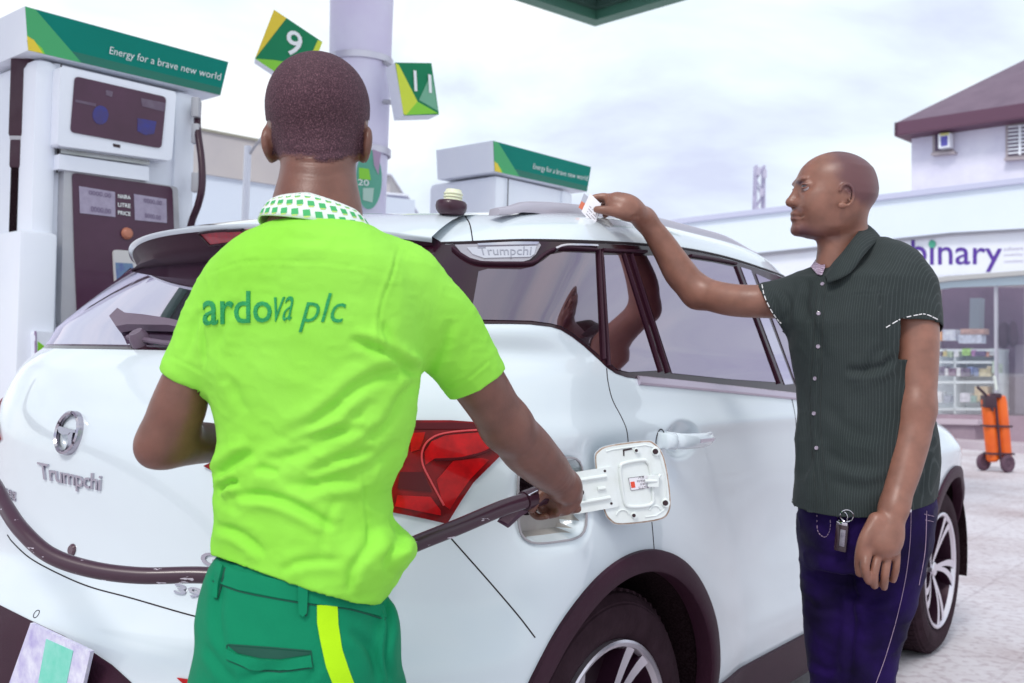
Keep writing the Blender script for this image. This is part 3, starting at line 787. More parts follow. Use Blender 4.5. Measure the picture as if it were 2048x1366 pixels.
PF = surf_frame(73, 1228)
cpar(MB().lathe([(.0078, .0008), (.0082, .0012), (.0092, .0012), (.0096, -.001)], PF, 24).build('parking_sensor', M['seam'], None, True))
# wiper
wp_ = MB()
def gl(px, py, o): p, n = hit(px, py); return p + n * o
wp_.prism([gl(x, y, .030) for x, y in ((233, 650), (249, 634), (264, 644), (300, 648), (350, 656), (440, 678), (440, 690), (350, 670), (268, 668), (246, 672))], (hit(300, 660)[1] * -.020))
wp_.tube([gl(x, y, .014) for x, y in ((262, 684), (330, 696), (440, 706))], .006, 8)
wp_.lathe([(0, .034), (.016, .034), (.022, .02), (.024, 0)], surf_frame(285, 688), 20)
cpar(wp_.build('rear_wiper', mat('wiper_grey', (.15, .105, .145), .4, noise=(8, .5, (.12, .08, .12))), None, True, 35))
# ---- door handle
hd = MB()
def sd(u, z, o): p, n = side(u, z); return p + n * o
hp = [sd(u, 1.104 - .0 * u, o) for u, o in ((.085, .004), (.092, .026), (.115, .040), (.16, .046), (.22, .044), (.265, .034), (.285, .012))]
def handle_rows(pts, hh):
    vs = []; n = len(pts)
    for i, p in enumerate(pts):
        h_ = hh[i]; nn = -CN
        for k in range(10):
            a = 2 * pi * k / 10; vs.append(p + Vector((0, 0, 1)) * sin(a) * h_ + nn * cos(a) * .011)
    fs = [(i * 10 + k, i * 10 + (k + 1) % 10, (i + 1) * 10 + (k + 1) % 10, (i + 1) * 10 + k) for i in range(n - 1) for k in range(10)] + [tuple(range(10))[::-1], tuple(range((n - 1) * 10, n * 10))]
    return vs, fs
hc = catmull(hp, 5); hh = list(np.interp(np.linspace(0, 1, len(hc)), [0, .1, .5, .85, 1], [.018, .0205, .0195, .017, .007]))
hd.add(*handle_rows(hc, hh)); ho = hd.build('door_handle', M['paint'], None, True, 60); cpar(ho)
hi_ = MB(); hi_.prism([sd(u, z, o) for u, z, o in ((.165, 1.110, .0585), (.245, 1.109, .055), (.275, 1.104, .045), (.245, 1.1, .055), (.165, 1.0995, .0585))], CN * .006)
cpar(hi_.build('handle_insert', M['chromedark'], None))
hk = MB().add(*handle_rows(catmull([sd(u, 1.104, o) for u, o in ((.048, .004), (.056, .024), (.080, .032), (.086, .006))], 4), [.0205] * 13)); cpar(hk.build('handle_lock_cover', M['paint'], None, True, 60))
for cu_, hu_, hv_ in ((.063, .020, .025),):
    el_ = [(cu_ + hu_ * cos(a), 1.104 + hv_ * sin(a)) for a in np.linspace(.4, 2 * pi - .4, 20)]; ribbon('handle_gap_shade', el_, .0026, .0008, M['seam'], fn=side, off=.0006, curve=False)
ribbon('handle_gap_shade', [(.265, 1.088), (.280, 1.086), (.296, 1.093), (.300, 1.104)], .0028, .0008, M['seam'], fn=side, off=.0006, curve=False)  # dark line laid under the handle end as both its gap and its shadow
# ---- fuel flap
FE = Vector((.928, .374, 0)).normalized(); FN = Vector((FE.y, -FE.x, 0)); FP = P(1192, 970, 2.195)
def fl(x, y, o=0): return onplane(x, y, FP + FN * o, FN)
fo = catmull([(1191, 925, 0), (1198, 901, 0), (1225, 890, 0), (1290, 882, 0), (1308, 886, 0), (1324, 905, 0), (1334, 940, 0), (1341, 995, 0), (1338, 1024, 0), (1318, 1040, 0), (1245, 1049, 0), (1222, 1042, 0), (1207, 1015, 0)], 6, True)
def off_poly(poly, c, k): return [(c[0] + (p[0] - c[0]) * k, c[1] + (p[1] - c[1]) * k) for p in poly]
fc = (1268, 966)
flap = empty('fuel_flap', tuple(fl(1268, 966))); cpar(flap); flap['label'] = 'open fuel flap showing its rusty inner side'
def fpar(o): o.parent = flap; o.matrix_parent_inverse = Matrix.Translation(-fl(1268, 966)); return o
fpar(MB().prism([fl(x, y, -.004) for x, y in off_poly(fo, fc, 1.012)], -FN * .004).build('flap_skin', M['paint'], None))
fpar(MB().prism([fl(x, y, -.002) for x, y in off_poly(fo, fc, 1.0)], -FN * .0025).build('flap_edge', M['rust'], None))
fpar(MB().prism([fl(x, y, 0) for x, y in off_poly(fo, (1266, 963), .966)], -FN * .003).build('flap_panel', M['flapwhite'], None))
rr_ = catmull([(1240, 935, 0), (1250, 926, 0), (1285, 920, 0), (1294, 924, 0), (1300, 938, 0), (1306, 990, 0), (1304, 1006, 0), (1290, 1012, 0), (1258, 1013, 0), (1249, 1003, 0), (1242, 965, 0)], 5, True)
ri = MB(); ri.tube([fl(p.x, p.y, .001) for p in rr_] + [fl(rr_[0].x, rr_[0].y, .001)], .0042, 8, caps=False)
ri.tube([fl(x, y, .0) for x, y in ((1212, 903), (1225, 899), (1290, 890), (1306, 894), (1320, 915), (1329, 950), (1333, 1000), (1328, 1020), (1312, 1031), (1290, 1034))], .002, 6)
for cx_, cy_, r0 in ((1311, 903, .0085), (1331, 1006, .0085), (1268, 1031, .006), (1273, 901, .0055), (1245, 1032, .014), (1310, 1022, .012)):
    if r0 < .01: ri.lathe([(0, .006), (r0, .006), (r0 * 1.35, .0)], Matrix(((FE.x, 0, FN.x, fl(cx_, cy_).x), (FE.y, 0, FN.y, fl(cx_, cy_).y), (0, 1, 0, fl(cx_, cy_).z), (0, 0, 0, 1))), 16)
    else: ri.tube([fl(cx_ + r0 * 900 * cos(a), cy_ - r0 * 900 * sin(a), 0) for a in np.linspace(.3, 3.0, 9)], .0025, 6)
ri.box(tuple(fl(1306, 962, .006)), (.012, .006, .012)); ri.tube([fl(1290, 962, .006), fl(1312, 962, .012), fl(1320, 950, .006)], .004, 8)
fpar(ri.build('flap_rib', M['flapwhite'], None, True, 50))
for cx_, cy_, r0 in ((1311, 903, .0058), (1331, 1006, .0058), (1268, 1031, .0038), (1273, 901, .0032)):
    fpar(MB().prism([fl(cx_ + r0 * 960 * cos(a), cy_ + r0 * 960 * sin(a), .0068) for a in np.linspace(0, 2 * pi, 13)[:-1]], -FN * .001).build('screw_hole', M['hole'], None))
ho_ = MB()
ho_.prism([fl(x, y, .0012) for x, y in ((1246, 899), (1263, 896), (1265, 899), (1249, 902), (1249, 912), (1247, 912))], -FN * .001)
fpar(ho_.build('latch_slot', M['hole'], None))
fpar(MB().prism([fl(x, y, .0012) for x, y in ((1257, 956), (1309, 949), (1312, 974), (1262, 981))], -FN * .001).build('warning_sticker', M['paper'], None))
ik = MB()
for a, b in (((1257, 956), (1288, 952)), ((1257, 956), (1262, 981)), ((1262, 981), (1290, 977))):
    ik.tube([fl(*a, .0015), fl(*b, .0015)], .0004, 4)
for r_i, (txt, x0, y0, x1, y1) in enumerate((('汽油', 1276, 953, 1288, 958), ('92号或', 1274, 960, 1292, 965), ('无铅', 1280, 967, 1290, 971), ('以上汽油', 1277, 973, 1297, 978))):
    vs, fs, (a, b, c, d) = text_mesh(txt); ik.add([fl(x0 + (v.x - a) / (b - a) * (x1 - x0), y1 - (v.y - c) / (d - c) * (y1 - y0) - (v.x - a) / (b - a) * 1.5, .0017) for v in vs], fs)
fpar(ik.build('sticker_print', M['blackink'], None))
fpar(MB().prism([fl(x, y, .0018) for x, y in ((1261, 964), (1269, 963), (1271, 975), (1263, 976))], -FN * .0005).build('sticker_symbol', M['redink'], None))
ha = MB(); ha.prism([fl(x, y, .004) for x, y in ((1130, 948), (1222, 933), (1226, 936), (1238, 1010), (1234, 1014), (1160, 1027), (1140, 1026))], -FN * .004)
for a, b in (((1160, 960), (1212, 952)), ((1195, 978), (1210, 976)), ((1158, 1006), (1220, 995)), ((1140, 1024), (1160, 1024))):
    ha.tube([fl(*a, .005), fl(*b, .005)], .0045, 8)
fpar(ha.build('hinge_arm', M['flapwhite'], None, True, 40))
for x, y in ((1210, 942), (1223, 1007)): fpar(MB().prism([fl(x + 2.6 * cos(a), y + 2.6 * sin(a), .0048) for a in np.linspace(0, 2 * pi, 11)[:-1]], -FN * .001).build('hinge_bolt', M['hole'], None))
fpar(MB().tube([fl(1163, 985, .004), fl(1163, 985, .014)], .006, 10).build('flap_buffer', M['hole'], None, True))
rim_ = []
for a in np.linspace(0, 2 * pi, 49)[:-1]:
    cxs, czs = cos(a), sin(a); k_ = (abs(cxs) ** 4.5 + abs(czs) ** 4.5) ** (-1 / 4.5); rim_.append((FR[0] + FR[2] * 1.02 * k_ * cxs, FR[1] + FR[3] * 1.02 * k_ * czs))
rim_.append(rim_[0])
ribbon('recess_rim', rim_, .004, .0015, mat('rim_grey', (.33, .31, .34), .4), fn=side, off=.0005, curve=False)
# filler neck in the recess
nk, nn_ = side(FR[0] - .01, FR[1] + .01)
NKM = Matrix(((CD.x, 0, -CN.x, nk.x), (CD.y, 0, -CN.y, nk.y), (0, 1, 0, nk.z), (0, 0, 0, 1)))
cpar(MB().lathe([(.020, -.03), (.030, -.03), (.034, -.04), (.05, -.056)], NKM, 28).build('filler_neck', M['liner'], None, True))
# ================================================================== THE PLACE
# ---- ground
def ground_mat():
    m_ = bpy.data.materials.new('concrete_forecourt'); m_.use_nodes = True; t = m_.node_tree; b = t.nodes['Principled BSDF']; b.inputs['Roughness'].default_value = .75
    tcn = t.nodes.new('ShaderNodeTexCoord'); n1 = t.nodes.new('ShaderNodeTexNoise'); n1.inputs['Scale'].default_value = .9; n1.inputs['Detail'].default_value = 9; n1.inputs['Roughness'].default_value = .68
    r1 = t.nodes.new('ShaderNodeValToRGB'); r1.color_ramp.elements[0].position = .33; r1.color_ramp.elements[0].color = (.45, .38, .40, 1); r1.color_ramp.elements[1].position = .56; r1.color_ramp.elements[1].color = (.62, .59, .63, 1)
    n2 = t.nodes.new('ShaderNodeTexNoise'); n2.inputs['Scale'].default_value = 22; n2.inputs['Detail'].default_value = 8
    r2 = t.nodes.new('ShaderNodeValToRGB'); r2.color_ramp.elements[0].position = .36; r2.color_ramp.elements[0].color = (.74, .68, .70, 1); r2.color_ramp.elements[1].position = .5; r2.color_ramp.elements[1].color = (1, 1, 1, 1)
    mxx = t.nodes.new('ShaderNodeMix'); mxx.data_type = 'RGBA'; mxx.blend_type = 'MULTIPLY'; mxx.inputs['Factor'].default_value = .8
    # slab joints as a rotated brick grid
    mpp = t.nodes.new('ShaderNodeMapping'); mpp.inputs['Rotation'].default_value = (0, 0, radians(-52)); br = t.nodes.new('ShaderNodeTexBrick')
    br.inputs['Scale'].default_value = .5; br.inputs['Mortar Size'].default_value = .006; br.inputs['Color1'].default_value = (1, 1, 1, 1); br.inputs['Color2'].default_value = (.93, .92, .93, 1); br.inputs['Mortar'].default_value = (.38, .30, .33, 1); br.offset = 0
    br.inputs['Mortar Smooth'].default_value = .3
    mx2 = t.nodes.new('ShaderNodeMix'); mx2.data_type = 'RGBA'; mx2.blend_type = 'MULTIPLY'; mx2.inputs['Factor'].default_value = .16
    bp = t.nodes.new('ShaderNodeBump'); bp.inputs['Strength'].default_value = .4; bp.inputs['Distance'].default_value = .01
    for a, c in ((tcn.outputs['Object'], n1.inputs['Vector']), (tcn.outputs['Object'], n2.inputs['Vector']), (n1.outputs['Fac'], r1.inputs['Fac']), (n2.outputs['Fac'], r2.inputs['Fac']), (r1.outputs['Color'], mxx.inputs['A']), (r2.outputs['Color'], mxx.inputs['B']),
                 (tcn.outputs['Object'], mpp.inputs['Vector']), (mpp.outputs['Vector'], br.inputs['Vector']), (mxx.outputs['Result'], mx2.inputs['A']), (br.outputs['Color'], mx2.inputs['B']), (mx2.outputs['Result'], b.inputs['Base Color']), (n2.outputs['Fac'], bp.inputs['Height']), (bp.outputs['Normal'], b.inputs['Normal'])):
        t.links.new(a, c)
    return m_
gr = mobj('ground', [(-400, -400, 0), (400, -400, 0), (400, 400, 0), (-400, 400, 0)], [(0, 1, 2, 3)], ground_mat(), None, False); struct(gr)

def Z(px, py, Y): return P(px, py, Y).z
M['signgreen'] = mat('sign_green', (.012, .24, .10), .5, spec=.2, noise=(4, .5, (.010, .19, .09)))
M['headgreen'] = mat('header_teal_green', (.0, .215, .165), .5, spec=.15, noise=(3, .5, (.0, .195, .15)))
M['midgreen'] = mat('stripe_mid_green', (.045, .38, .13), .35)
M['limegreen'] = mat('stripe_lime', (.23, .62, .03), .35)
M['yellow'] = mat('stripe_yellow', (.80, .60, .03), .35)
M['lemon'] = mat('stripe_lemon', (.62, .72, .04), .35)
M['pumpplum'] = mat('pump_face_plum', (.050, .008, .032), .35, coat=.15, noise=(5, .5, (.075, .018, .055)))
M['pumpgrey'] = mat('pump_grey_metal', (.50, .50, .52), .4, metal=.3, noise=(8, .5, (.44, .44, .48)))
M['lcd'] = mat('grey_lcd', (.38, .33, .45), .2, coat=.5, noise=(30, .4, (.30, .25, .36)))
M['letterwhite'] = mat('white_letter', (.85, .88, .88), .5)

# ---- canopy overhead
KZ = 5.0; Kp = onplane(1190, 53, (0, 0, KZ), Vector((0, 0, 1)))
A1 = Vector((-.76, -.65, 0)).normalized(); B1 = Vector((.70, -.714, 0)).normalized()
def kp(a, b, z): return Kp + A1 * a + B1 * b + Vector((0, 0, z - KZ))
canopy = empty('canopy', tuple(kp(7, 2.3, KZ))); tag(canopy, 'forecourt canopy roof with a green fascia, its corner poking into the sky at the top', 'canopy')
def child(o, root): o.parent = root; o.matrix_parent_inverse = Matrix.Translation(-root.location); return o
AW, BW = 14.0, 4.6
cm = MB(); cm.prism([kp(.16, .16, KZ + .25), kp(AW - .16, .16, KZ + .25), kp(AW - .16, BW - .16, KZ + .25), kp(.16, BW - .16, KZ + .25)], (0, 0, .45))
child(cm.build('soffit', mat('soffit_white', (.74, .74, .82), .6), None), canopy)
fm = mat('canopy_fascia_green', (.06, .19, .13), .45)
for q in (((0, 0), (AW, 0), (AW, .16), (.16, .16)), ((0, 0), (.16, .16), (.16, BW), (0, BW)), ((AW, 0), (AW, BW), (AW - .16, BW - .16), (AW - .16, .16)), ((0, BW), (.16, BW - .16), (AW - .16, BW - .16), (AW, BW))):
    child(MB().prism([kp(a, b, KZ) for a, b in q], (0, 0, .78)).build('fascia', fm, None), canopy)
# darker inner return between fascia and soffit
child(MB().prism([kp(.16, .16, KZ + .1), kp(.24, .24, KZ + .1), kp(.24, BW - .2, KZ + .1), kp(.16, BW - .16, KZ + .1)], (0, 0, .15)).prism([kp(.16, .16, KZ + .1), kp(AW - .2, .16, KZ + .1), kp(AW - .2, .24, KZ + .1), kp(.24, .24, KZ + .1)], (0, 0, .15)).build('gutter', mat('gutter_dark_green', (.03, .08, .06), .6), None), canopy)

# ---- round column under the canopy
cp = P(716, 300, 5.7); cpos = Vector((cp.x, cp.y, 0))
colm = empty('canopy_column', tuple(cpos)); tag(colm, 'round lilac white column holding up the canopy, pump number plates strapped to it', 'column')
CMx = Matrix.Translation(cpos)
pr_ = [(.155 + .002 * (z / 5), z) for z in np.linspace(.0, 5.24, 30)]
pr_ = [(np.interp(z, [0, 2.2, 5.24], [.148, .165, .200]), z) for z in np.linspace(0, 5.24, 30)]
colmat = mat('lilac_column_paint', (.66, .60, .80), .45, noise=(1.6, .35, (.76, .75, .88)), bump=(6, .15))
child(MB().lathe(pr_, CMx, 48).build('shaft', colmat, None, True), colm)
for z in (Z(716, 125, 5.7), Z(716, 305, 5.7)):
    child(MB().lathe([(.178, z - .02), (.186, z - .018), (.186, z + .018), (.178, z + .02)], CMx, 48).build('strap', mat('steel_strap', (.62, .6, .68), .35, metal=.6), None, True), colm)
def frame_at(px, py, Y, yaw=0.0, tilt=0.0, roll=0.0):
    p = P(px, py, Y); return Matrix.Translation(p) @ Matrix.Rotation(yaw, 4, 'Z') @ Matrix.Rotation(tilt, 4, 'X') @ Matrix.Rotation(roll, 4, 'Y')
def flat_poly(poly, p0, n, mt, name, root, thick=.004, off=0, rnd=None):
    n = Vector(n).normalized(); v = [onplane(x, y, Vector(p0) + n * off, n) for x, y in poly]
    return child(MB().prism(v, -n * thick).build(name, mt, None), root)
def flat_text(txt, quad, p0, n, mt, name, root, off=.002, th=.003, weight=0, shear=0, spacing=1):
    n = Vector(n).normalized(); vs, fs, (x0, x1, y0, y1) = text_mesh(txt, weight, shear, spacing); V = []
    for v in vs:
        q = bil(quad, (v.x - x0) / (x1 - x0), 1 - (v.y - y0) / (y1 - y0)); V.append(onplane(q[0], q[1], Vector(p0) + n * (off + th), n))
    return child(MB().add(V, fs).build(name, mt, None), root)
# sign 9
n9 = Vector((.28, -1, -.12)).normalized(); p9 = P(575, 90, 5.35)
s9 = empty('pump_number_sign', tuple(p9)); tag(s9, 'green diamond plate with a white 9, tilted, left of the column', 'number sign', 'pump number signs on the column')
q9 = [(548, 19), (645, 84), (607, 182), (510, 117)]
bk = [(540, 18), (548, 19), (645, 84), (607, 182), (598, 186), (494, 125)]
flat_poly([(548, 19), (645, 84), (607, 182), (510, 117)], p9, n9, M['white'], 'backing', s9, .16, -.004)
flat_poly(q9, p9, n9, M['signgreen'], 'face', s9, .003, 0)
flat_poly([(548, 19), (573, 36), (510, 117)], p9, n9, M['yellow'], 'stripe', s9, .002, .003)
flat_poly([(510, 117), (607, 182), (596, 128), (548, 120)], p9, n9, M['limegreen'], 'stripe', s9, .002, .003)
flat_poly([(645, 84), (636, 80), (622, 110), (630, 124)], p9, n9, M['lemon'], 'stripe', s9, .002, .003)
flat_text('9', [(575, 57), (606, 67), (602, 114), (569, 108)], p9, n9, M['letterwhite'], 'digit', s9, .004, .002, weight=.01)
child(MB().tube([P(600, 150, 5.42), P(640, 140, 5.5), P(680, 130, 5.58)], .02, 10).build('bracket_arm', M['pumpgrey'], None, True), s9)
n11 = Vector((.55, -1, 0)).normalized(); p11 = P(833, 178, 5.45)
s11 = empty('pump_number_sign', tuple(p11)); tag(s11, 'green and lime plate with a white 11, right of the column', 'number sign', 'pump number signs on the column')
flat_poly([(790, 125), (863, 126), (878, 229), (808, 231)], p11, n11, M['white'], 'backing', s11, .14, -.004)
flat_poly([(790, 125), (863, 126), (878, 229), (808, 231)], p11, n11, M['signgreen'], 'face', s11, .003, 0)
flat_poly([(791, 126), (798, 130), (835, 203), (812, 230), (807, 228)], p11, n11, M['lemon'], 'stripe', s11, .002, .003)
flat_poly([(835, 203), (877, 227), (812, 230)], p11, n11, M['limegreen'], 'stripe', s11, .002, .003)
flat_poly([(861, 150), (864, 150), (876, 222), (838, 200)], p11, n11, mat('faded_green', (.16, .42, .27), .5), 'stripe', s11, .002, .003)
flat_text('11', [(827, 140), (862, 150), (864, 186), (829, 182)], p11, n11, M['letterwhite'], 'digit', s11, .0055, .002, weight=.0)
child(MB().tube([P(770, 125, 5.6), P(784, 134, 5.55), P(800, 145, 5.5)], .014, 8).tube([P(768, 204, 5.6), P(800, 205, 5.5)], .014, 8).build('bracket_arm', M['pumpgrey'], None, True), s11)
# oval advert board on the column
nA = Vector((.2, -1, 0)).normalized(); pA = P(738, 360, 5.46)
ad = empty('advert_board', tuple(pA)); tag(ad, 'small oval green advert strapped to the column, half hidden behind the ear', 'advert')
flat_poly([(738 + 26 * cos(a), 358 + 60 * sin(a)) for a in np.linspace(0, 2 * pi, 33)[:-1]], pA, nA, mat('advert_green', (.07, .33, .22), .4, noise=(6, .5, (.13, .42, .32))), 'board', ad, .02)
flat_poly([(718, 335), (738, 338), (742, 360), (718, 358)], pA, nA, M['limegreen'], 'advert_print', ad, .002, .003)
flat_text('20', [(716, 358), (738, 360), (738, 372), (716, 370)], pA, nA, M['letterwhite'], 'advert_lettering', ad)
flat_poly([(726, 376), (748, 376), (745, 405), (726, 400)], pA, nA, mat('advert_pale', (.42, .60, .52), .5), 'advert_print', ad, .002, .003)
flat_poly([(745, 298), (762, 305), (757, 350), (748, 330)], pA, nA, mat('advert_mauve', (.40, .28, .42), .5), 'advert_print', ad, .002, .004)

# ---- fuel pumps (dispensers)
def pump(px0, Yc, sc, label, full):
    """front plane runs away to the right; pixel layout of the near pump, scaled about its header corner"""
    d = Vector((.659, .752, 0)); n = Vector((.752, -.659, 0)); corner = P(px0[0], px0[1], Yc)
    ref = P(50, 12, 4.0)
    def F(x, y, o=0):      # near-pump photo pixel -> its plane -> moved to this pump
        q = onplane(x, y, ref + n * o, n); return q + (corner - ref)
    root = empty('fuel_pump', tuple(Vector((F(230, 600).x, F(230, 600).y, 0)))); tag(root, label, 'fuel pump', 'fuel pumps on the forecourt')
    def poly(pts, mt, name, th=.01, o=0): return child(MB().prism([F(x, y, o) for x, y in pts], -n * th).build(name, mt, None), root)
    def rpoly(pts, mt, name, th=.01, o=0, par=None):
        c = [(p[0], p[1], 0) for p in pts]; out = []
        for i in range(len(c)):
            a, b, e_ = Vector(c[i - 1]), Vector(c[i]), Vector(c[(i + 1) % len(c)]); r = min(9, (a - b).length * .3, (e_ - b).length * .3)
            p1 = b + (a - b).normalized() * r; p2 = b + (e_ - b).normalized() * r
            for t in (0, .25, .5, .75, 1): q = p1 * (1 - t) ** 2 + b * 2 * t * (1 - t) + p2 * t * t; out.append((q.x, q.y))
        return poly(out, mt, name, th, o)
    W_ = .46
    # header: box with a canted lower lip, white ends
    TL, TR, BR, BL = F(50, 12), F(457, 124), F(441, 191), F(56, 101)
    hb = MB(); back = -n * W_; e_ = -d * .03
    hb.add([TL, TR, BR, BL, TL + back, TR + back, BR + back, BL + back], [(0, 1, 2, 3), (4, 7, 6, 5), (0, 4, 5, 1), (3, 2, 6, 7), (0, 3, 7, 4), (1, 5, 6, 2)])
    child(hb.build('header', M['white'], None), root)
    poly([(50.5, 13), (456.5, 124), (440.5, 190), (56.5, 100.5)], M['headgreen'], 'header_face', .002, .003)
    poly([(54, 80), (443, 176), (440.5, 190), (56.5, 100.5)], mat('header_low_green', (.0, .15, .10), .4), 'header_lip', .001, .0045)
    poly([(50.5, 13), (71, 19), (163, 125.5), (56.5, 100.5)], M['midgreen'], 'header_stripe', .001, .005)
    poly([(54, 70), (84, 96), (90, 108), (56.5, 100.5)], M['limegreen'], 'header_stripe', .001, .006)
    poly([(54, 72), (68, 80), (86, 107), (56.5, 100.5)], M['yellow'], 'header_stripe', .001, .007)
    txt = 'Energy for a brave new world'; quad = [(221, 93), (443, 147), (440, 165), (218, 112)]
    vs, fs, (x0, x1, y0, y1) = text_mesh(txt, -.006)
    V = [F(*bil(quad, (v.x - x0) / (x1 - x0), 1 - (v.y - y0) / (y1 - y0)), .008) for v in vs]
    child(MB().add(V, fs).build('header_lettering', M['letterwhite'], None), root)
    # cabinet: side column with rounded edge, body, lower pedestal
    zb = .16
    def colbox(xl, xr, ytop, name, mt, o, dep, zlow=zb, ch=.02):
        a = F(xl, ytop, o); b = F(xr, ytop, o); L_ = (b - a).length; ztop = a.z; c = (a + (b - a) * .5); c = Vector((c.x, c.y, (ztop + zlow) / 2)) - n * dep / 2
        Mx = Matrix(((d.x, -n.x, 0, c.x), (d.y, -n.y, 0, c.y), (0, 0, 1, c.z), (0, 0, 0, 1)))
        return child(MB().box((0, 0, 0), (L_ / 2, dep / 2, (ztop - zlow) / 2), Mx, ch=ch).build(name, mt, None, True, 25), root)
    colbox(72, 122, 112, 'side_column', M['white'], -.02, .56, ch=.035)
    colbox(352, 396, 178, 'side_column', M['white'], -.03, .50, ch=.03)
    colbox(112, 362, 125, 'cabinet', M['white'], -.05, .46, ch=.01)
    colbox(40, 118, 458, 'pedestal', M['white'], .02, .66, ch=.02)
    poly([(122, 128), (124, 128), (116, 345), (113, 345)], M['seam'], 'shadow_gap', .004, -.018)
    if not full: return root, F, d, n
    # display head
    rpoly([(121, 131), (353, 184), (344, 322), (115, 291)], M['white'], 'display_bezel', .07, .045)
    rpoly([(150, 152), (333, 194), (323, 297), (141, 264)], M['pumpplum'], 'display_screen', .004, .050)
    poly([(226, 287), (241, 290), (240, 296), (227, 293)], M['hole'], 'bezel_button', .002, .047)
    if full:
        bl = mat('screen_blue', (.03, .03, .24), .3, noise=(25, .4, (.05, .03, .13)))
        poly([(201 + 16 * cos(a), 230 + 19 * sin(a)) for a in np.linspace(0, 6.28, 16)[:-1]], bl, 'screen_mark', .001, .0515)
        poly([(275, 236), (313, 243), (308, 268), (290, 270), (275, 262)], bl, 'screen_mark', .001, .0515)
        gy = mat('screen_grey', (.16, .12, .17), .3, noise=(20, .4, (.10, .05, .10)))
        poly([(282, 196), (331, 206), (329, 224), (284, 212)], gy, 'screen_mark', .001, .0515)
        poly([(151, 199), (192, 207), (192, 213), (151, 204)], gy, 'screen_mark', .001, .0515)
        poly([(212, 180), (226, 183), (224, 194), (212, 190)], gy, 'screen_mark', .001, .0515)
    poly([(121, 286), (300, 312), (299, 330), (122, 306)], mat('band_reflective_grey', (.36, .37, .34), .2, metal=.5, noise=(9, .5, (.50, .50, .52))), 'steel_band', .02, -.01)
    poly([(119, 308), (298, 334), (298, 362), (118, 338)], M['white'], 'ledge', .05, .02)
    # lower face: plum panel in a grey frame
    rpoly([(128, 338), (356, 374), (362, 560), (350, 820), (140, 830), (122, 640)], M['pumpgrey'], 'panel_frame', .05, .0)
    rpoly([(145, 345), (345, 374), (352, 560), (344, 700), (156, 660), (150, 520)], M['pumpplum'], 'control_panel', .006, .006)
    if full:
        for q in (((158, 372), (230, 384), (231, 434), (160, 426)), ((268, 388), (333, 398), (334, 446), (270, 440))):
            poly(q, M['lcd'], 'counter_display', .002, .009)
        vs, fs, bb = text_mesh('0000.00')
        for quad in ([(178, 380), (222, 387), (222, 396), (178, 389)], [(182, 412), (222, 418), (222, 428), (182, 423)], [(288, 396), (324, 402), (324, 411), (288, 405)], [(290, 426), (322, 431), (322, 440), (290, 435)]):
            V = [F(*bil(quad, (v.x - bb[0]) / (bb[1] - bb[0]), 1 - (v.y - bb[2]) / (bb[3] - bb[2])), .0115) for v in vs]
            child(MB().add(V, fs).build('counter_digits', mat('lcd_ink', (.17, .12, .22), .4), None), root)
        for tx, y in (('NAIRA', 392), ('LITRE', 409), ('PRICE', 425)):
            vs2, fs2, bb2 = text_mesh(tx, .02)
            V = [F(*bil([(236, y - 4), (261, y - 1), (261, y + 7), (236, y + 4)], (v.x - bb2[0]) / (bb2[1] - bb2[0]), 1 - (v.y - bb2[2]) / (bb2[3] - bb2[2])), .0095) for v in vs2]
            child(MB().add(V, fs2).build('panel_lettering', M['letterwhite'], None), root)
        c = F(254, 467, .01); Mx = Matrix(((d.x, 0, n.x, c.x), (d.y, 0, n.y, c.y), (0, 1, 0, c.z), (0, 0, 0, 1)))
        child(MB().lathe([(0, .018), (.017, .016), (.024, .008), (.026, 0)], Mx, 24).build('push_button', mat('copper_button', (.50, .19, .12), .4), None, True), root)
        rpoly([(226, 499), (280, 503), (282, 572), (230, 570)], mat('reader_frame_cream', (.62, .60, .60), .5), 'card_reader', .02, .015)
        poly([(231, 525), (265, 527), (272, 566), (234, 562)], mat('reader_teal', (.15, .27, .38), .3, noise=(40, .4, (.10, .12, .35))), 'keypad', .002, .017)
        c = F(165, 628, .01); Mx.translation = c
        child(MB().lathe([(0, .004), (.009, .003), (.011, 0)], Mx, 16).build('lock', M['letterwhite'], None, True), root)
        rpoly([(70, 662), (150, 668), (150, 850), (74, 850)], M['white'], 'lower_door', .04, .06)
        poly([(76, 683), (104, 703), (76, 735)], M['limegreen'], 'sticker', .002, .063)
        poly([(70.5, 662), (73, 662), (77, 850), (74, 850)], mat('mauve_edge', (.35, .25, .40), .5), 'door_edge', .01, .062)
        # hoses: right side loop, left side nozzle holders
        h = [F(396, 205, -.03), F(395, 255, .03), F(403, 320, .10), F(404, 372, .13), F(396, 410, .10), F(382, 450, .03), F(372, 520, 0), F(372, 700, 0)]
        child(MB().tube(catmull(h, 6), .016, 12).build('hose', M['rubberhose'], None, True), root)
        for y in (215, 268, 365):
            c = F(392, y, .03); child(MB().box(tuple(c), (.018, .018, .045), ch=.006).build('hose_fitting', M['pumpgrey'], None, True), root)
        lf = F(50, 200); s_ = -n
        for y, hh, mt in ((190, .19, 'rubberhose'), (262, .06, 'pumpgrey'), (300, .09, 'rubberhose'), (400, .16, 'liner')):
            c = F(72, y, -.16) - d * .05
            child(MB().box(tuple(c), (.045, .035, hh), ch=.012).build('nozzle_holder', M[mt], None, True), root)
    isl = F(230, 700)
    return root, F, d, n
PR, PF_, pd, pn = pump((50, 12), 4.0, 1, 'large fuel pump at the left with a green slogan header and dark control face', True)
pump((986, 281), 5.75, 1, 'fuel pump farther off, only its header and upper cabinet showing above the car roof', False)
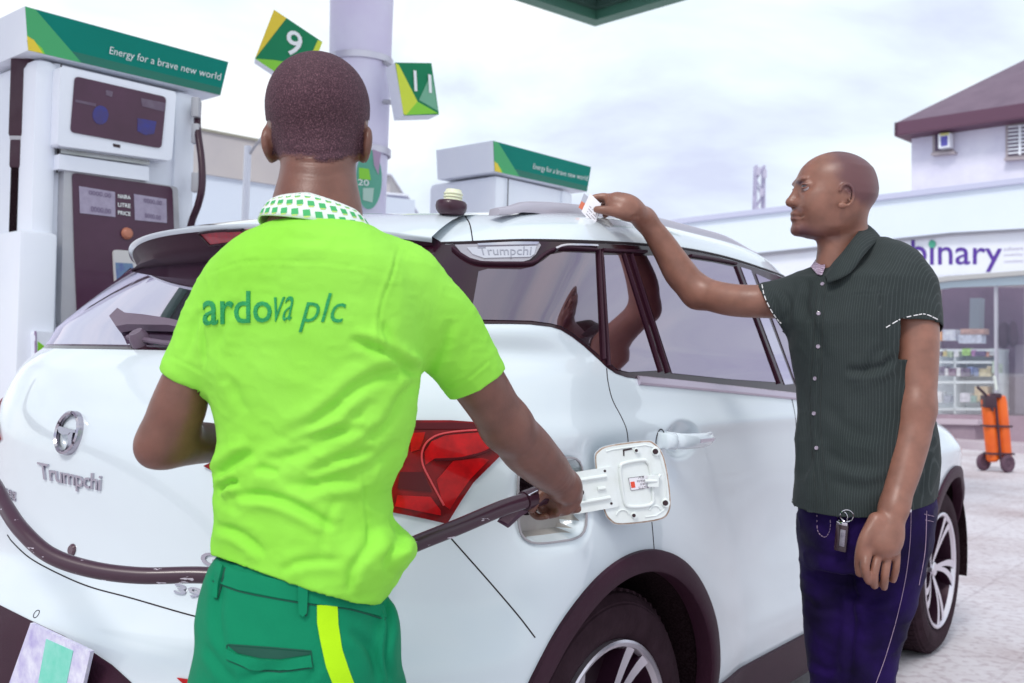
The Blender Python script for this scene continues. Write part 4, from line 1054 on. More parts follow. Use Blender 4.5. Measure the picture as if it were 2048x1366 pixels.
# kerbed island beneath the pumps
a = PF_(20, 600, .35); a.z = 0
isl = MB(); c0 = Vector((PF_(20, 600).x, PF_(20, 600).y, 0)); i0 = c0 - pd * .6 + pn * .25
isl.prism([i0, i0 + pd * 7.5, i0 + pd * 7.5 - pn * 1.15, i0 - pn * 1.15], (0, 0, .155)); io = isl.build('pump_island', mat('island_concrete', (.48, .46, .48), .8, noise=(6, .4, (.36, .33, .36))), None); struct(io)

# ---- boundary wall, tarpaulin, lamp post and sheds to the left
wl = empty('boundary_wall', (-2.6, 10, 0)); tag(wl, 'pale blue wall topped by a weathered beige band behind the large pump', 'wall')
nW = Vector((.35, -1, 0)).normalized(); pW = P(460, 400, 11)
def wallpoly(pts, mt, name, th=.2, o=0): return child(MB().prism([onplane(x, y, pW + nW * o, nW) for x, y in pts], -nW * th).build(name, mt, None), wl)
wallpoly([(200, 300), (395, 345), (540, 366), (700, 385), (830, 400), (830, 930), (200, 940)], mat('pale_blue_render', (.78, .86, .97), .7, noise=(.8, .5, (.72, .80, .94))), 'wall_face')
wallpoly([(200, 222), (395, 258), (540, 286), (600, 296), (600, 378), (540, 368), (395, 346), (200, 302)], mat('beige_tarpaulin', (.50, .47, .50), .8, noise=(.9, .4, (.62, .58, .57)), bump=(2, .5)), 'wall_band', .14, .03)
wallpoly([(200, 218), (395, 254), (540, 282), (600, 292), (600, 297), (540, 287), (395, 259), (200, 223)], mat('olive_coping', (.34, .33, .27), .8), 'coping', .22, .05)
lp = empty('lamp_post', tuple(Vector((P(490, 700, 7.5).x, 7.5, 0)))); tag(lp, 'slim white post with a short slanting arm in front of the beige band', 'post')
child(MB().tube([P(483, 860, 7.5), P(490, 440, 7.5), P(496, 292, 7.5)], .028, 12).build('post', M['white'], None, True), lp)
child(MB().tube([P(497, 312, 7.5), P(510, 292, 7.45), P(530, 268, 7.4)], .010, 8).build('arm', M['pumpgrey'], None, True), lp)
def hutch(quads, label, cat, Yd, mt, dep):
    p0 = P(quads[0][0], quads[0][1], Yd); o = empty('distant_shed', (p0.x, p0.y, 0)); tag(o, label, cat)
    nn = Vector((0, -1, 0))
    child(MB().prism([onplane(x, y, p0, nn) for x, y in quads], -nn * dep).build('walls', mt, None), o)
    t0 = [(quads[0][0] - 2, quads[0][1]), (quads[1][0] + 2, quads[1][1]), (quads[1][0] + 2, quads[1][1] - 4), (quads[0][0] - 2, quads[0][1] - 4)]
    child(MB().prism([onplane(x, y, p0 + nn * .1, nn) for x, y in t0], -nn * (dep + .2)).build('roof', M['white'], None), o)
hutch([(752, 345), (780, 349), (780, 720), (752, 720)], 'narrow beige grey block just right of the column base', 'shed', 16, mat('beige_grey', (.52, .50, .50), .7, noise=(1, .4, (.46, .43, .45))), 2)
hutch([(774, 388), (813, 392), (813, 720), (774, 720)], 'low lilac grey block between the column and the fuel cap', 'shed', 14, mat('lilac_grey', (.50, .52, .66), .7, noise=(1, .4, (.44, .46, .60))), 2)

# ---- lattice mast
mp_ = P(1516, 500, 42); mast = empty('lattice_mast', (mp_.x, mp_.y, 0)); tag(mast, 'hazy lattice telecom mast rising behind the white parapet', 'mast')
tm = MB(); h0, h1 = 0.0, Z(1516, 332, 42); wz = .26
for sx in (-1, 1):
    for sy in (-1, 1): tm.tube([(mp_.x + sx * wz, mp_.y + sy * wz, h0), (mp_.x + sx * wz * .62, mp_.y + sy * wz * .62, h1)], .05, 6)
for i in range(16):
    z0_ = h0 + (h1 - h0) * i / 16; z1_ = h0 + (h1 - h0) * (i + 1) / 16; w0 = wz * (1 - .38 * i / 16)
    s = 1 if i % 2 else -1
    for sy in (-1, 1): tm.tube([(mp_.x - s * w0, mp_.y + sy * w0, z0_), (mp_.x + s * w0, mp_.y + sy * w0, z1_)], .035, 5)
    for sx in (-1, 1): tm.tube([(mp_.x + sx * w0, mp_.y - s * w0, z0_), (mp_.x + sx * w0, mp_.y + s * w0, z1_)], .035, 5)
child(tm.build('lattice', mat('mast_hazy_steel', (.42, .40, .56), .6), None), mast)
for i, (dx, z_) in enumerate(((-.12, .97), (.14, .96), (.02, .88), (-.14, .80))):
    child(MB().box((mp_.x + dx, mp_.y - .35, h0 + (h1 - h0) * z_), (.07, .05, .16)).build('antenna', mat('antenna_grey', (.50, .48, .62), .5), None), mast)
# ---- shop on the right
SD = Vector((-.648, .762, 0)).normalized(); SN = Vector((-.762, -.648, 0)).normalized()
SP = P(2048, 700, 17.2)
shop = empty('shop_building', (SP.x, SP.y, 0)); tag(shop, 'long white single storey shop with a glazed front and a sign in purple letters', 'shop')
def S_(x, y, o=0): return onplane(x, y, SP + SN * o, SN)
def spoly(pts, mt, name, th=.1, o=0, root=None): return child(MB().prism([S_(x, y, o) for x, y in pts], -SN * th).build(name, mt, None), root or shop)
bluewhite = mat('blue_white_render', (.80, .88, .97), .6, noise=(.5, .5, (.74, .83, .94)))
spoly([(1340, 446), (1390, 439), (1758, 396), (2110, 355), (2110, 453), (1900, 465), (1520, 505), (1340, 528)], bluewhite, 'parapet', .3, .25)
spoly([(1340, 440), (1390, 433), (1758, 389), (2110, 347), (2110, 358), (1758, 400), (1390, 443), (1340, 450)], mat('coping_lilac', (.55, .57, .74), .6), 'parapet_coping', .5, .32)
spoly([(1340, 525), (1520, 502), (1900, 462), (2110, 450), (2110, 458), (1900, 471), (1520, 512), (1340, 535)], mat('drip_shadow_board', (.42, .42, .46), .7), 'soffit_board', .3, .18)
spoly([(1340, 532), (1520, 510), (1900, 470), (2110, 456), (2110, 536), (1900, 552), (1520, 600), (1340, 625)], M['white'], 'sign_board', .2, .1)
spoly([(1340, 625), (1520, 600), (1900, 552), (2110, 536), (2110, 545), (1900, 561), (1520, 612), (1340, 637)], mat('grey_ledge', (.46, .46, .46), .6), 'ledge', .35, .2)
spoly([(1340, 640), (1520, 615), (1900, 563), (2110, 547), (2110, 566), (1900, 575), (1520, 628), (1340, 655)], mat('aqua_band', (.55, .68, .76), .5), 'transom', .1, .05)
pur = mat('purple_letters', (.10, .035, .33), .4)
vs, fs, bb = text_mesh('binary', .012)
quad = [(1822, 488), (2003, 478), (2003, 545), (1822, 555)]
def shop_text(txt, quad, mt, name, w=0., o=.105):
    vs, fs, bb = text_mesh(txt, w)
    child(MB().add([S_(*bil(quad, (v.x - bb[0]) / (bb[1] - bb[0]), 1 - (v.y - bb[2]) / (bb[3] - bb[2])), o) for v in vs], fs).build(name, mt, None), shop)
shop_text('binary', [(1822, 474), (2004, 482), (2004, 543), (1822, 548)], pur, 'sign_lettering', .006, .11)
spoly([(1864 + 7 * cos(a), 488 + 8 * sin(a)) for a in np.linspace(0, 6.28, 14)[:-1]], mat('leaf_green', (.08, .42, .28), .5), 'sign_leaf', .01, .125)
for i, tx in enumerate(('software', 'mobility', 'consultancy')): shop_text(tx, [(2008, 494 + i * 13), (2046, 492 + i * 13), (2046, 500 + i * 13), (2008, 502 + i * 13)], mat('grey_print', (.45, .42, .55), .5), 'sign_small_print')
shop_text('COMPUTER SYSTEMS', [(1872, 551), (1968, 547), (1968, 552), (1872, 556)], mat('pale_print', (.62, .64, .74), .5), 'sign_small_print')
# interior behind glass: room box
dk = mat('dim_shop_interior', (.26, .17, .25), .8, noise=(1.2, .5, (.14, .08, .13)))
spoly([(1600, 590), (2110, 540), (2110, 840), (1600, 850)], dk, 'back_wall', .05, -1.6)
spoly([(1500, 830), (1873, 829), (2110, 833), (2110, 905), (1500, 905)], mat('mauve_plinth', (.40, .30, .36), .7, noise=(3, .4, (.33, .24, .29))), 'plinth', .2, .12)
gls = bpy.data.materials.new('shop_glass'); gls.use_nodes = True
t = gls.node_tree; b_ = t.nodes['Principled BSDF']; g_ = t.nodes.new('ShaderNodeBsdfGlossy'); g_.inputs['Roughness'].default_value = .02; tr_ = t.nodes.new('ShaderNodeBsdfTransparent'); mi_ = t.nodes.new('ShaderNodeMixShader'); mi_.inputs[0].default_value = .14
t.links.new(tr_.outputs[0], mi_.inputs[1]); t.links.new(g_.outputs[0], mi_.inputs[2]); t.links.new(mi_.outputs[0], t.nodes['Material Output'].inputs['Surface'])
spoly([(1500, 640), (1900, 576), (2110, 567), (2110, 833), (1873, 829), (1500, 832)], gls, 'shop_window', .01, .0)
fr = mat('frame_greyed', (.45, .45, .52), .4)
for x in (1730, 1988, 2060): spoly([(x, 570), (x + 5, 570), (x + 6, 832), (x + 1, 832)], fr, 'window_mullion', .06, .03)
# display cases and goods
case = empty('display_case', tuple(S_(1935, 860, -.5))); tag(case, 'glass fronted white shelf unit inside the shop window', 'display case')
cw = mat('shelf_white', (.82, .90, .93), .5)
def cpoly(pts, mt, name, th, o): return spoly(pts, mt, name, th, o, case)
cpoly([(1860, 700), (1996, 699), (1998, 828), (1860, 828)], cw, 'back_panel', .03, -.72)
for y in (698, 722, 762, 816): cpoly([(1860, y), (1998, y), (1998, y + 5), (1860, y + 5)], cw, 'shelf', .4, -.3)
for x in (1908, 1994): cpoly([(x, 700), (x + 3, 700), (x + 3, 828), (x, 828)], cw, 'upright', .4, -.3)
goods = [(1876, 672, 16, 18, (.75, .26, .06), 'orange'), (1898, 670, 26, 22, (.55, .58, .72), 'pale blue'), (1945, 663, 48, 11, (.40, .24, .20), 'tan'), (1940, 678, 46, 17, (.48, .52, .62), 'grey'), (1878, 705, 12, 14, (.15, .10, .16), 'dark'), (1899, 708, 10, 12, (.35, .45, .30), 'olive'),
         (1932, 704, 16, 14, (.28, .52, .12), 'green'), (1960, 707, 20, 10, (.08, .05, .14), 'black'), (1985, 704, 12, 14, (.60, .64, .66), 'white'), (1882, 742, 16, 18, (.12, .09, .15), 'charcoal'), (1904, 744, 14, 15, (.16, .08, .14), 'plum'), (1930, 745, 18, 16, (.10, .06, .12), 'black lidded'), (1940, 742, 10, 16, (.20, .28, .55), 'blue'),
         (1966, 745, 30, 16, (.48, .42, .24), 'mustard'), (1990, 734, 12, 24, (.50, .62, .50), 'pale green'), (1930, 795, 20, 18, (.55, .55, .62), 'lilac'), (1962, 788, 26, 30, (.50, .38, .22), 'brown card')]
goods += [(1890, 706, 8, 13, (.60, .50, .20), 'amber'), (1912, 706, 9, 15, (.70, .74, .80), 'silver'), (1947, 706, 8, 12, (.30, .12, .30), 'violet'), (1973, 706, 7, 15, (.65, .30, .20), 'coral'), (1893, 744, 6, 14, (.62, .62, .68), 'slim silver'), (1917, 744, 8, 17, (.70, .70, .74), 'tall white'), (1952, 744, 8, 17, (.12, .16, .30), 'navy'), (1978, 742, 8, 19, (.66, .56, .40), 'sand'),
          (1874, 794, 18, 22, (.72, .76, .82), 'wide white'), (1894, 798, 12, 15, (.30, .34, .42), 'slate'), (1946, 798, 10, 14, (.16, .30, .26), 'teal'), (1984, 796, 12, 20, (.55, .22, .16), 'brick red')]
for i, (x, y, w_, h_, c_, nm) in enumerate(goods):
    o_ = MB().prism([S_(x - w_ / 2, y - h_ / 2, -.32 + .02 * (i % 4)), S_(x + w_ / 2, y - h_ / 2, -.32 + .02 * (i % 4)), S_(x + w_ / 2, y + h_ / 2, -.32 + .02 * (i % 4)), S_(x - w_ / 2, y + h_ / 2, -.32 + .02 * (i % 4))], -SN * .18).build('goods_box', mat('goods_' + nm.replace(' ', '_'), c_, .5, noise=(14, .3, tuple(min(1, q * 1.5 + .08) for q in c_))), None)
    row = 'on top of the case' if y < 690 else 'on its first shelf' if y < 720 else 'on its middle shelf' if y < 760 else 'on its lowest shelf'
    tag(o_, f'{nm} box in the shop display case, {row}', 'box', 'goods shown in the shop display case')
# things seen dimly above
cpo = mat('pale_pillar', (.42, .48, .52), .6); spoly([(1940, 596), (1960, 596), (1958, 664), (1938, 664)], cpo, 'inner_pillar', .2, -1.2)
for (x, y, w_, h_, lab) in ((2008, 670, 26, 56, 'dark backpack hanging by the shop door, on the left'), (2026, 668, 18, 50, 'dark backpack hanging by the shop door, on the right')):
    s_ = SDF(); c_ = S_(x, y, -.25); s_.ell(c_, (.11 if w_ > 20 else .08, .07, .24), .03); s_.ell(c_ + Vector((0, -.04, -.08)), (.08, .05, .12), .03)
    V_, Q_ = s_.mesh(.02); bp_ = mobj('backpack', V_, Q_, mat('backpack_dark', (.055, .025, .05), .8), None); tag(bp_, lab, 'backpack')
sdr = spoly([(2030, 690), (2110, 690), (2110, 828), (2030, 828)], mat('counter_grey', (.24, .20, .26), .6), 'counter', .6, -.5)
# forecourt step before the shop
stp = MB().prism([S_(1480, 905, .1), S_(1480, 905, .75), S_(2180, 905, .75), S_(2180, 905, .1)], (0, 0, .01)).v
st = MB(); a0 = S_(1480, 800, .1); b0 = S_(2200, 800, .1); a0.z = b0.z = 0.0
st.prism([a0, a0 + SN * .9, b0 + SN * .9, b0], (0, 0, .13)); so = st.build('pavement', mat('pavement_pink_grey', (.52, .46, .50), .8, noise=(2, .4, (.44, .37, .42))), None); struct(so)
lb = MB(); c_ = S_(1905, 868, .55)
lw = empty('low_wall', tuple(Vector((c_.x, c_.y, 0)))); tag(lw, 'low mauve stepped wall beside the orange trolley', 'low wall')
child(MB().prism([S_(1860, 848, .5), S_(1950, 850, .5), S_(1950, 885, .5), S_(1860, 885, .5)], -SN * .5).build('wall_face', mat('mauve_block', (.36, .28, .33), .8, noise=(4, .4, (.28, .21, .26))), None), lw)
child(MB().prism([S_(1858, 838, .56), S_(1955, 841, .56), S_(1955, 850, .56), S_(1858, 848, .56)], -SN * .6).build('coping', mat('mauve_cap', (.50, .42, .48), .8), None), lw)

# ---- orange wheeled cylinder trolley
tc_ = P(1997, 840, 13.2); tz = lambda y: Z(1997, y, 13.2)
tr = empty('wheeled_trolley', (tc_.x, tc_.y, 0)); tag(tr, 'orange wheeled canister trolley parked in front of the shop', 'trolley')
org = mat('orange_plastic', (.82, .15, .01), .4, noise=(5, .4, (.70, .10, .01))); blk = mat('black_plastic', (.05, .02, .035), .5)
lean = Vector((-.10, 0, 1)).normalized(); base = Vector((tc_.x, tc_.y, .10)); ht = (tz(775) - .1)
for dx in (-.085, .085):
    child(MB().lathe([(0, 0), (.055, .0), (.078, .03), (.080, ht * .40), (.080, ht * .78), (.065, ht * .86), (0, ht * .88)], Matrix.Translation(base + Vector((dx + .02, 0, .03))) @ Matrix.Rotation(radians(-6), 4, 'Y'), 20).build('canister', org, None, True), tr)
fr_ = MB()
for z_ in (.14, .5): fr_.box(tuple(base + lean * (ht * z_) + Vector((.02, -.01, 0))), (.17, .085, .012), ch=.004)
fr_.tube([base + Vector((0, -.09, 0)), base + lean * ht * .9 + Vector((0, -.09, 0))], .014, 8)
fr_.tube([base + lean * ht * .7 + Vector((-.05, -.1, 0)), P(1972, 790, 13.1), P(1955, 774, 13.0)], .018, 8)
fr_.box(tuple(base + lean * ht * .82 + Vector((-.07, -.03, 0))), (.07, .09, .08), ch=.02); fr_.box(tuple(base + lean * ht * .9 + Vector((.03, -.03, 0))), (.06, .06, .03), ch=.015)
child(fr_.build('frame', blk, None, True), tr)
for px_, yy in ((1968, 13.3), (2016, 13.1)):
    w_ = P(px_, 872, yy); Mx = Matrix.Translation((w_.x, w_.y, .115)) @ Matrix.Rotation(radians(25), 4, 'Z') @ Matrix.Rotation(pi / 2, 4, 'X')
    child(MB().lathe([(0, -.03), (.08, -.03), (.108, -.025), (.115, -.01), (.115, .01), (.108, .025), (.08, .03), (.045, .012), (0, .02)], Mx, 28).build('wheel', mat('trolley_wheel', (.10, .05, .08), .7), None, True), tr)
child(MB().tube([P(1993, 780, 13.1), P(1990, 760, 13.1), P(1988, 752, 13.1)], .02, 8).build('valve', mat('valve_white', (.7, .75, .7), .5), None, True), tr)

# ---- two storey house behind
HP = P(1823, 380, 24.0); HN = Vector((-.70, -.714, 0)).normalized(); HD = Vector((.714, -.70, 0)).normalized()
house = empty('house', (HP.x, HP.y, 0)); tag(house, 'two storey house with stained pale walls and a brown-grey hipped roof above the shop', 'house')
def H_(x, y, o=0): return onplane(x, y, HP + HN * o, HN)
def hpoly(pts, mt, name, th=.1, o=0, root=None): return child(MB().prism([H_(x, y, o) for x, y in pts], -HN * th).build(name, mt, None), root or house)
hw = mat('stained_pale_render', (.84, .84, .97), .8, noise=(1.1, .35, (.68, .67, .84)), bump=(5, .3))
hpoly([(1823, 262), (2140, 195), (2160, 760), (1822, 760)], hw, 'wall', 7.0, 0)
pr2 = mat('brown_grey_roof_sheet', (.17, .115, .165), .6, noise=(2, .4, (.13, .085, .13))); fas = mat('plum_fascia', (.12, .05, .09), .6)
e0 = H_(1789, 247, .5); e1 = H_(2140, 178, .5); dn = (e1 - e0).normalized(); bk_ = -HN * 8.4
z0_ = e0.z; e1 = e0 + dn * 11; e1.z = z0_; ap0 = e0 + dn * 4.2 + bk_ * .5 + Vector((0, 0, 2.9)); ap1 = e0 + dn * 7.0 + bk_ * .5 + Vector((0, 0, 2.9))
rf = MB(); rv = [e0, e1, e1 + bk_, e0 + bk_, ap0, ap1]
rf.add(rv, [(0, 1, 5, 4), (1, 2, 5), (2, 3, 4, 5), (3, 0, 4), (0, 3, 2, 1)]); child(rf.build('roof', pr2, None), house)
rb = MB(); tdir = (ap0 - e0)
for k in range(24):
    s_ = k / 23; pb_ = e0.lerp(e1, s_) ; pt_ = ap0.lerp(ap1, np.clip((s_ * 11 - 4.2) / 2.8, 0, 1)) 
    if 4.2 / 11 < s_ < 7 / 11: rb.tube([pb_ + Vector((0, 0, .02)), pt_ + Vector((0, 0, .02))], .03, 4)
child(rb.build('roof_seam', fas, None), house)
fb = MB(); fb.prism([e0 + Vector((0, 0, -.28)), e1 + Vector((0, 0, -.28)), e1 + Vector((0, 0, .02)), e0 + Vector((0, 0, .02))], -HN * .08)
fb.prism([e0 + Vector((0, 0, -.28)), e0 + bk_ + Vector((0, 0, -.28)), e0 + bk_ + Vector((0, 0, .02)), e0 + Vector((0, 0, .02))], dn * .08)
fb.prism([e0 + Vector((0, 0, -.30)), e1 + Vector((0, 0, -.30)), e1 + bk_ + Vector((0, 0, -.30)), e0 + bk_ + Vector((0, 0, -.30))], (0, 0, .03))
child(fb.build('fascia', fas, None), house)
def hwin(x0, y0, x1, y1, sl, louvre, name='window'):
    def yy(y, x): return y - (x - x0) * sl
    sur = mat('window_surround_taupe', (.42, .37, .40), .7)
    w = hpoly([(x0 - 5, yy(y0 - 5, x0)), (x1 + 5, yy(y0 - 5, x1)), (x1 + 5, yy(y1 + 6, x1)), (x0 - 5, yy(y1 + 6, x0))], sur, name, .06, .05)
    def sub(o): o.parent = w; return o
    def wp2(pts, mt, nm, th, o): return sub(MB().prism([H_(x, y, o) for x, y in pts], -HN * th).build(nm, mt, None))
    wp2([(x0, yy(y0, x0)), (x1, yy(y0, x1)), (x1, yy(y1, x1)), (x0, yy(y1, x0))], mat('window_dark', (.10, .06, .13), .3), 'pane', .02, .06)
    if louvre:
        n_ = 8
        for k in range(n_):
            ya = y0 + (y1 - y0) * (k + .1) / n_; yb = ya + (y1 - y0) * .42 / n_
            wp2([(x0, yy(ya, x0)), (x1, yy(ya, x1)), (x1, yy(yb, x1)), (x0, yy(yb, x0))], M['white'], 'louvre', .02, .10)
        xm = (x0 + x1) / 2; wp2([(xm - 2, yy(y0, xm)), (xm + 3, yy(y0, xm)), (xm + 3, yy(y1, xm)), (xm - 2, yy(y1, xm))], M['white'], 'frame', .02, .12)
    wp2([(x0 - 8, yy(y1 + 4, x0)), (x1 + 8, yy(y1 + 4, x1)), (x1 + 8, yy(y1 + 9, x1)), (x0 - 8, yy(y1 + 9, x0))], sur, 'sill', .16, .16)
    return w
hwin(1870, 270, 1901, 302, .12, False)
ac = empty('window_box_unit', tuple(H_(1888, 284, .2))); tag(ac, 'small white framed unit with a blue panel standing in the upper window', 'window unit')
child(MB().prism([H_(x, y, .30) for x, y in ((1876, 268), (1899, 265), (1899, 294), (1877, 297))], -HN * .22).build('casing', M['white'], None), ac)
child(MB().prism([H_(x, y, .305) for x, y in ((1881, 273), (1895, 271), (1895, 291), (1882, 293))], -HN * .01).build('panel', mat('blue_panel', (.10, .09, .42), .4), None), ac)
child(MB().prism([H_(x, y, .305) for x, y in ((1880, 267), (1898, 265), (1898, 270), (1880, 272))], -HN * .01).build('strip', mat('lemon_strip', (.62, .60, .22), .5), None), ac)
hwin(2016, 252, 2062, 312, .10, True)
# ================================================================== PEOPLE
def skin_mat(name, base, dark, sssw=.06, rough=.40):
    m_ = bpy.data.materials.new(name); m_.use_nodes = True; t = m_.node_tree; b = t.nodes['Principled BSDF']
    at = t.nodes.new('ShaderNodeAttribute'); at.attribute_name = 'hairmask'
    tcn = t.nodes.new('ShaderNodeTexCoord'); n1 = t.nodes.new('ShaderNodeTexNoise'); n1.inputs['Scale'].default_value = 26; n1.inputs['Detail'].default_value = 6
    r1 = t.nodes.new('ShaderNodeValToRGB'); r1.color_ramp.elements[0].position = .3; r1.color_ramp.elements[0].color = (*[c * .80 for c in base], 1); r1.color_ramp.elements[1].position = .7; r1.color_ramp.elements[1].color = (*[c * 1.12 for c in base], 1)
    mx_ = t.nodes.new('ShaderNodeMix'); mx_.data_type = 'RGBA'; mx_.inputs['B'].default_value = (*dark, 1)
    n2 = t.nodes.new('ShaderNodeTexNoise'); n2.inputs['Scale'].default_value = 420; n2.inputs['Detail'].default_value = 3; bp = t.nodes.new('ShaderNodeBump'); bp.inputs['Strength'].default_value = .22; bp.inputs['Distance'].default_value = .0015
    for a, c in ((tcn.outputs['Object'], n1.inputs['Vector']), (tcn.outputs['Object'], n2.inputs['Vector']), (n1.outputs['Fac'], r1.inputs['Fac']), (r1.outputs['Color'], mx_.inputs['A']), (at.outputs['Fac'], mx_.inputs['Factor']), (mx_.outputs['Result'], b.inputs['Base Color']), (n2.outputs['Fac'], bp.inputs['Height']), (bp.outputs['Normal'], b.inputs['Normal'])): t.links.new(a, c)
    b.inputs['Roughness'].default_value = rough; b.inputs['Subsurface Weight'].default_value = sssw; b.inputs['Subsurface Radius'].default_value = (.012, .004, .002); b.inputs['Subsurface Scale'].default_value = 1.0
    b.inputs['Specular IOR Level'].default_value = .5
    return m_
def setmask(o, vals):
    a = o.data.attributes.new('hairmask', 'FLOAT', 'POINT'); a.data.foreach_set('value', np.asarray(vals, np.float32))
def cloth_mat(name, c1, c2, scale=3, weave=900, stripes=None, rough=.8, sheen=.25):
    m_ = bpy.data.materials.new(name); m_.use_nodes = True; t = m_.node_tree; b = t.nodes['Principled BSDF']
    tcn = t.nodes.new('ShaderNodeTexCoord'); n1 = t.nodes.new('ShaderNodeTexNoise'); n1.inputs['Scale'].default_value = scale; n1.inputs['Detail'].default_value = 5
    r1 = t.nodes.new('ShaderNodeValToRGB'); r1.color_ramp.elements[0].position = .35; r1.color_ramp.elements[0].color = (*c2, 1); r1.color_ramp.elements[1].position = .65; r1.color_ramp.elements[1].color = (*c1, 1)
    n2 = t.nodes.new('ShaderNodeTexNoise'); n2.inputs['Scale'].default_value = weave; n3 = t.nodes.new('ShaderNodeTexNoise'); n3.inputs['Scale'].default_value = 38; n3.inputs['Detail'].default_value = 3
    ad_ = t.nodes.new('ShaderNodeMath'); ad_.operation = 'MULTIPLY_ADD'; ad_.inputs[1].default_value = .25
    bp = t.nodes.new('ShaderNodeBump'); bp.inputs['Strength'].default_value = .35; bp.inputs['Distance'].default_value = .003
    t.links.new(tcn.outputs['Object'], n1.inputs['Vector']); t.links.new(tcn.outputs['Object'], n2.inputs['Vector']); t.links.new(tcn.outputs['Object'], n3.inputs['Vector'])
    t.links.new(n1.outputs['Fac'], r1.inputs['Fac']); t.links.new(n2.outputs['Fac'], ad_.inputs[0]); t.links.new(n3.outputs['Fac'], ad_.inputs[2]); t.links.new(ad_.outputs[0], bp.inputs['Height']); t.links.new(bp.outputs['Normal'], b.inputs['Normal'])
    last = r1.outputs['Color']
    if stripes:
        rot, sc_, col, amt = stripes
        mp2 = t.nodes.new('ShaderNodeMapping'); mp2.inputs['Rotation'].default_value = (0, 0, rot); w = t.nodes.new('ShaderNodeTexWave'); w.wave_type = 'BANDS'; w.bands_direction = 'X'; w.inputs['Scale'].default_value = sc_; w.inputs['Distortion'].default_value = .6; w.inputs['Detail'].default_value = 2; w.inputs['Detail Scale'].default_value = 3
        r2 = t.nodes.new('ShaderNodeValToRGB'); r2.color_ramp.elements[0].position = .86; r2.color_ramp.elements[0].color = (0, 0, 0, 1); r2.color_ramp.elements[1].position = .98; r2.color_ramp.elements[1].color = (amt, amt, amt, 1)
        m2 = t.nodes.new('ShaderNodeMix'); m2.data_type = 'RGBA'; m2.inputs['B'].default_value = (*col, 1)
        t.links.new(tcn.outputs['Object'], mp2.inputs['Vector']); t.links.new(mp2.outputs['Vector'], w.inputs['Vector']); t.links.new(w.outputs['Fac'], r2.inputs['Fac']); t.links.new(r2.outputs['Color'], m2.inputs['Factor']); t.links.new(last, m2.inputs['A']); last = m2.outputs['Result']
    t.links.new(last, b.inputs['Base Color']); b.inputs['Roughness'].default_value = rough; b.inputs['Sheen Weight'].default_value = sheen * .3; b.inputs['Specular IOR Level'].default_value = .15; b.inputs['Sheen Roughness'].default_value = .4
    return m_
M['skinA'] = skin_mat('deep_brown_skin', (.172, .070, .050), (.050, .016, .026))
M['skinB'] = skin_mat('warm_brown_skin', (.265, .118, .083), (.110, .042, .052))
M['lime'] = cloth_mat('lime_green_cotton', (.315, .75, .085), (.27, .69, .06), 4, rough=.85, sheen=.05)
M['greenpants'] = cloth_mat('emerald_twill', (.003, .225, .105), (.002, .185, .09), 5, rough=.75, sheen=.1)
M['limestripe'] = cloth_mat('lime_tape', (.46, .82, .01), (.42, .76, .01), 5)
M['darkshirt'] = cloth_mat('charcoal_green_shirt', (.034, .042, .043), (.026, .034, .034), 5, stripes=(radians(45), 62, (.12, .14, .14), .24), rough=.8, sheen=.15)
M['jeans'] = cloth_mat('purple_indigo_denim', (.014, .003, .066), (.004, .001, .018), 9, rough=.8, sheen=.12)
M['stitch'] = mat('pale_stitching', (.42, .30, .42), .8); M['whitestitch'] = mat('white_stitching', (.80, .78, .80), .7)

def sections(rows, Yc, b, yaw, n=2.3, capk=.02):
    """rows: (py, xl, xr[, bscale]) silhouette of an upright form centred at depth Yc; b = half thickness"""
    b = b * RS; R_ = sorted(rows, key=lambda r: -r[0])
    zz = []; cx_ = []; cy_ = []; aa = []; bb = []
    for r in R_:
        y = Yc(r[0]) if callable(Yc) else Yc; pl = P(r[1], r[0], y); pr = P(r[2], r[0], y); zz.append(.5 * (pl.z + pr.z)); cx_.append(.5 * (pl.x + pr.x)); cy_.append(y * YS)
        hw_ = .5 * (pr.x - pl.x); b_ = min(b * (r[3] if len(r) > 3 else 1), hw_ * .98); s_, c_ = sin(yaw), cos(yaw); aa.append(sqrt(max(hw_ ** 2 - (b_ * s_) ** 2, (b_ * .4) ** 2)) / c_); bb.append(b_)
    zz, cx_, cy_, aa, bb = map(np.array, (zz, cx_, cy_, aa, bb))
    def f(Q):
        z = Q[:, 2]; cx = np.interp(z, zz, cx_); cy = np.interp(z, zz, cy_); a = np.interp(z, zz, aa); b2 = np.interp(z, zz, bb)
        dx = Q[:, 0] - cx; dy = Q[:, 1] - cy; u = dx * cos(yaw) + dy * sin(yaw); v = -dx * sin(yaw) + dy * cos(yaw)
        k = (np.abs(u / a) ** n + np.abs(v / b2) ** n + 1e-12) ** (1 / n)
        d = (k - 1) * np.minimum(a, b2) * .9
        dz = np.maximum(zz[0] - z, z - zz[-1])
        return np.maximum(d, dz)
    m_ = max(aa.max(), bb.max()) + .02
    return f, np.array([cx_.min() - m_, cy_.min() - m_, zz[0]]), np.array([cx_.max() + m_, cy_.max() + m_, zz[-1]])
def folds(V, Nn, lst, facing=True, gain=1.15):
    px, py = pixn(V); cd = np.array(CO); vd = V - cd; fc_ = -(Nn * vd).sum(1) / np.linalg.norm(vd, axis=1); w0 = smooth_step(.05, .35, fc_) if facing else 1
    D = np.zeros(len(V))
    for pts, amp, w in lst:
        if len(pts) > 2: pts = [(p.x, p.y) for p in catmull([(a, b, 0) for a, b in pts], 5)]
        d, sd_, al = segdist(px, py, pts); tap = np.clip(np.minimum(al, 1 - al) * 5, 0, 1) ** .6
        ds = d * sd_
        D += gain * amp * tap * w0 * (-np.exp(-(ds / w) ** 2) + .75 * np.exp(-((ds - 1.9 * w) / (1.4 * w)) ** 2) + .35 * np.exp(-((ds + 2.2 * w) / (1.6 * w)) ** 2))
    return V + Nn * D[:, None]
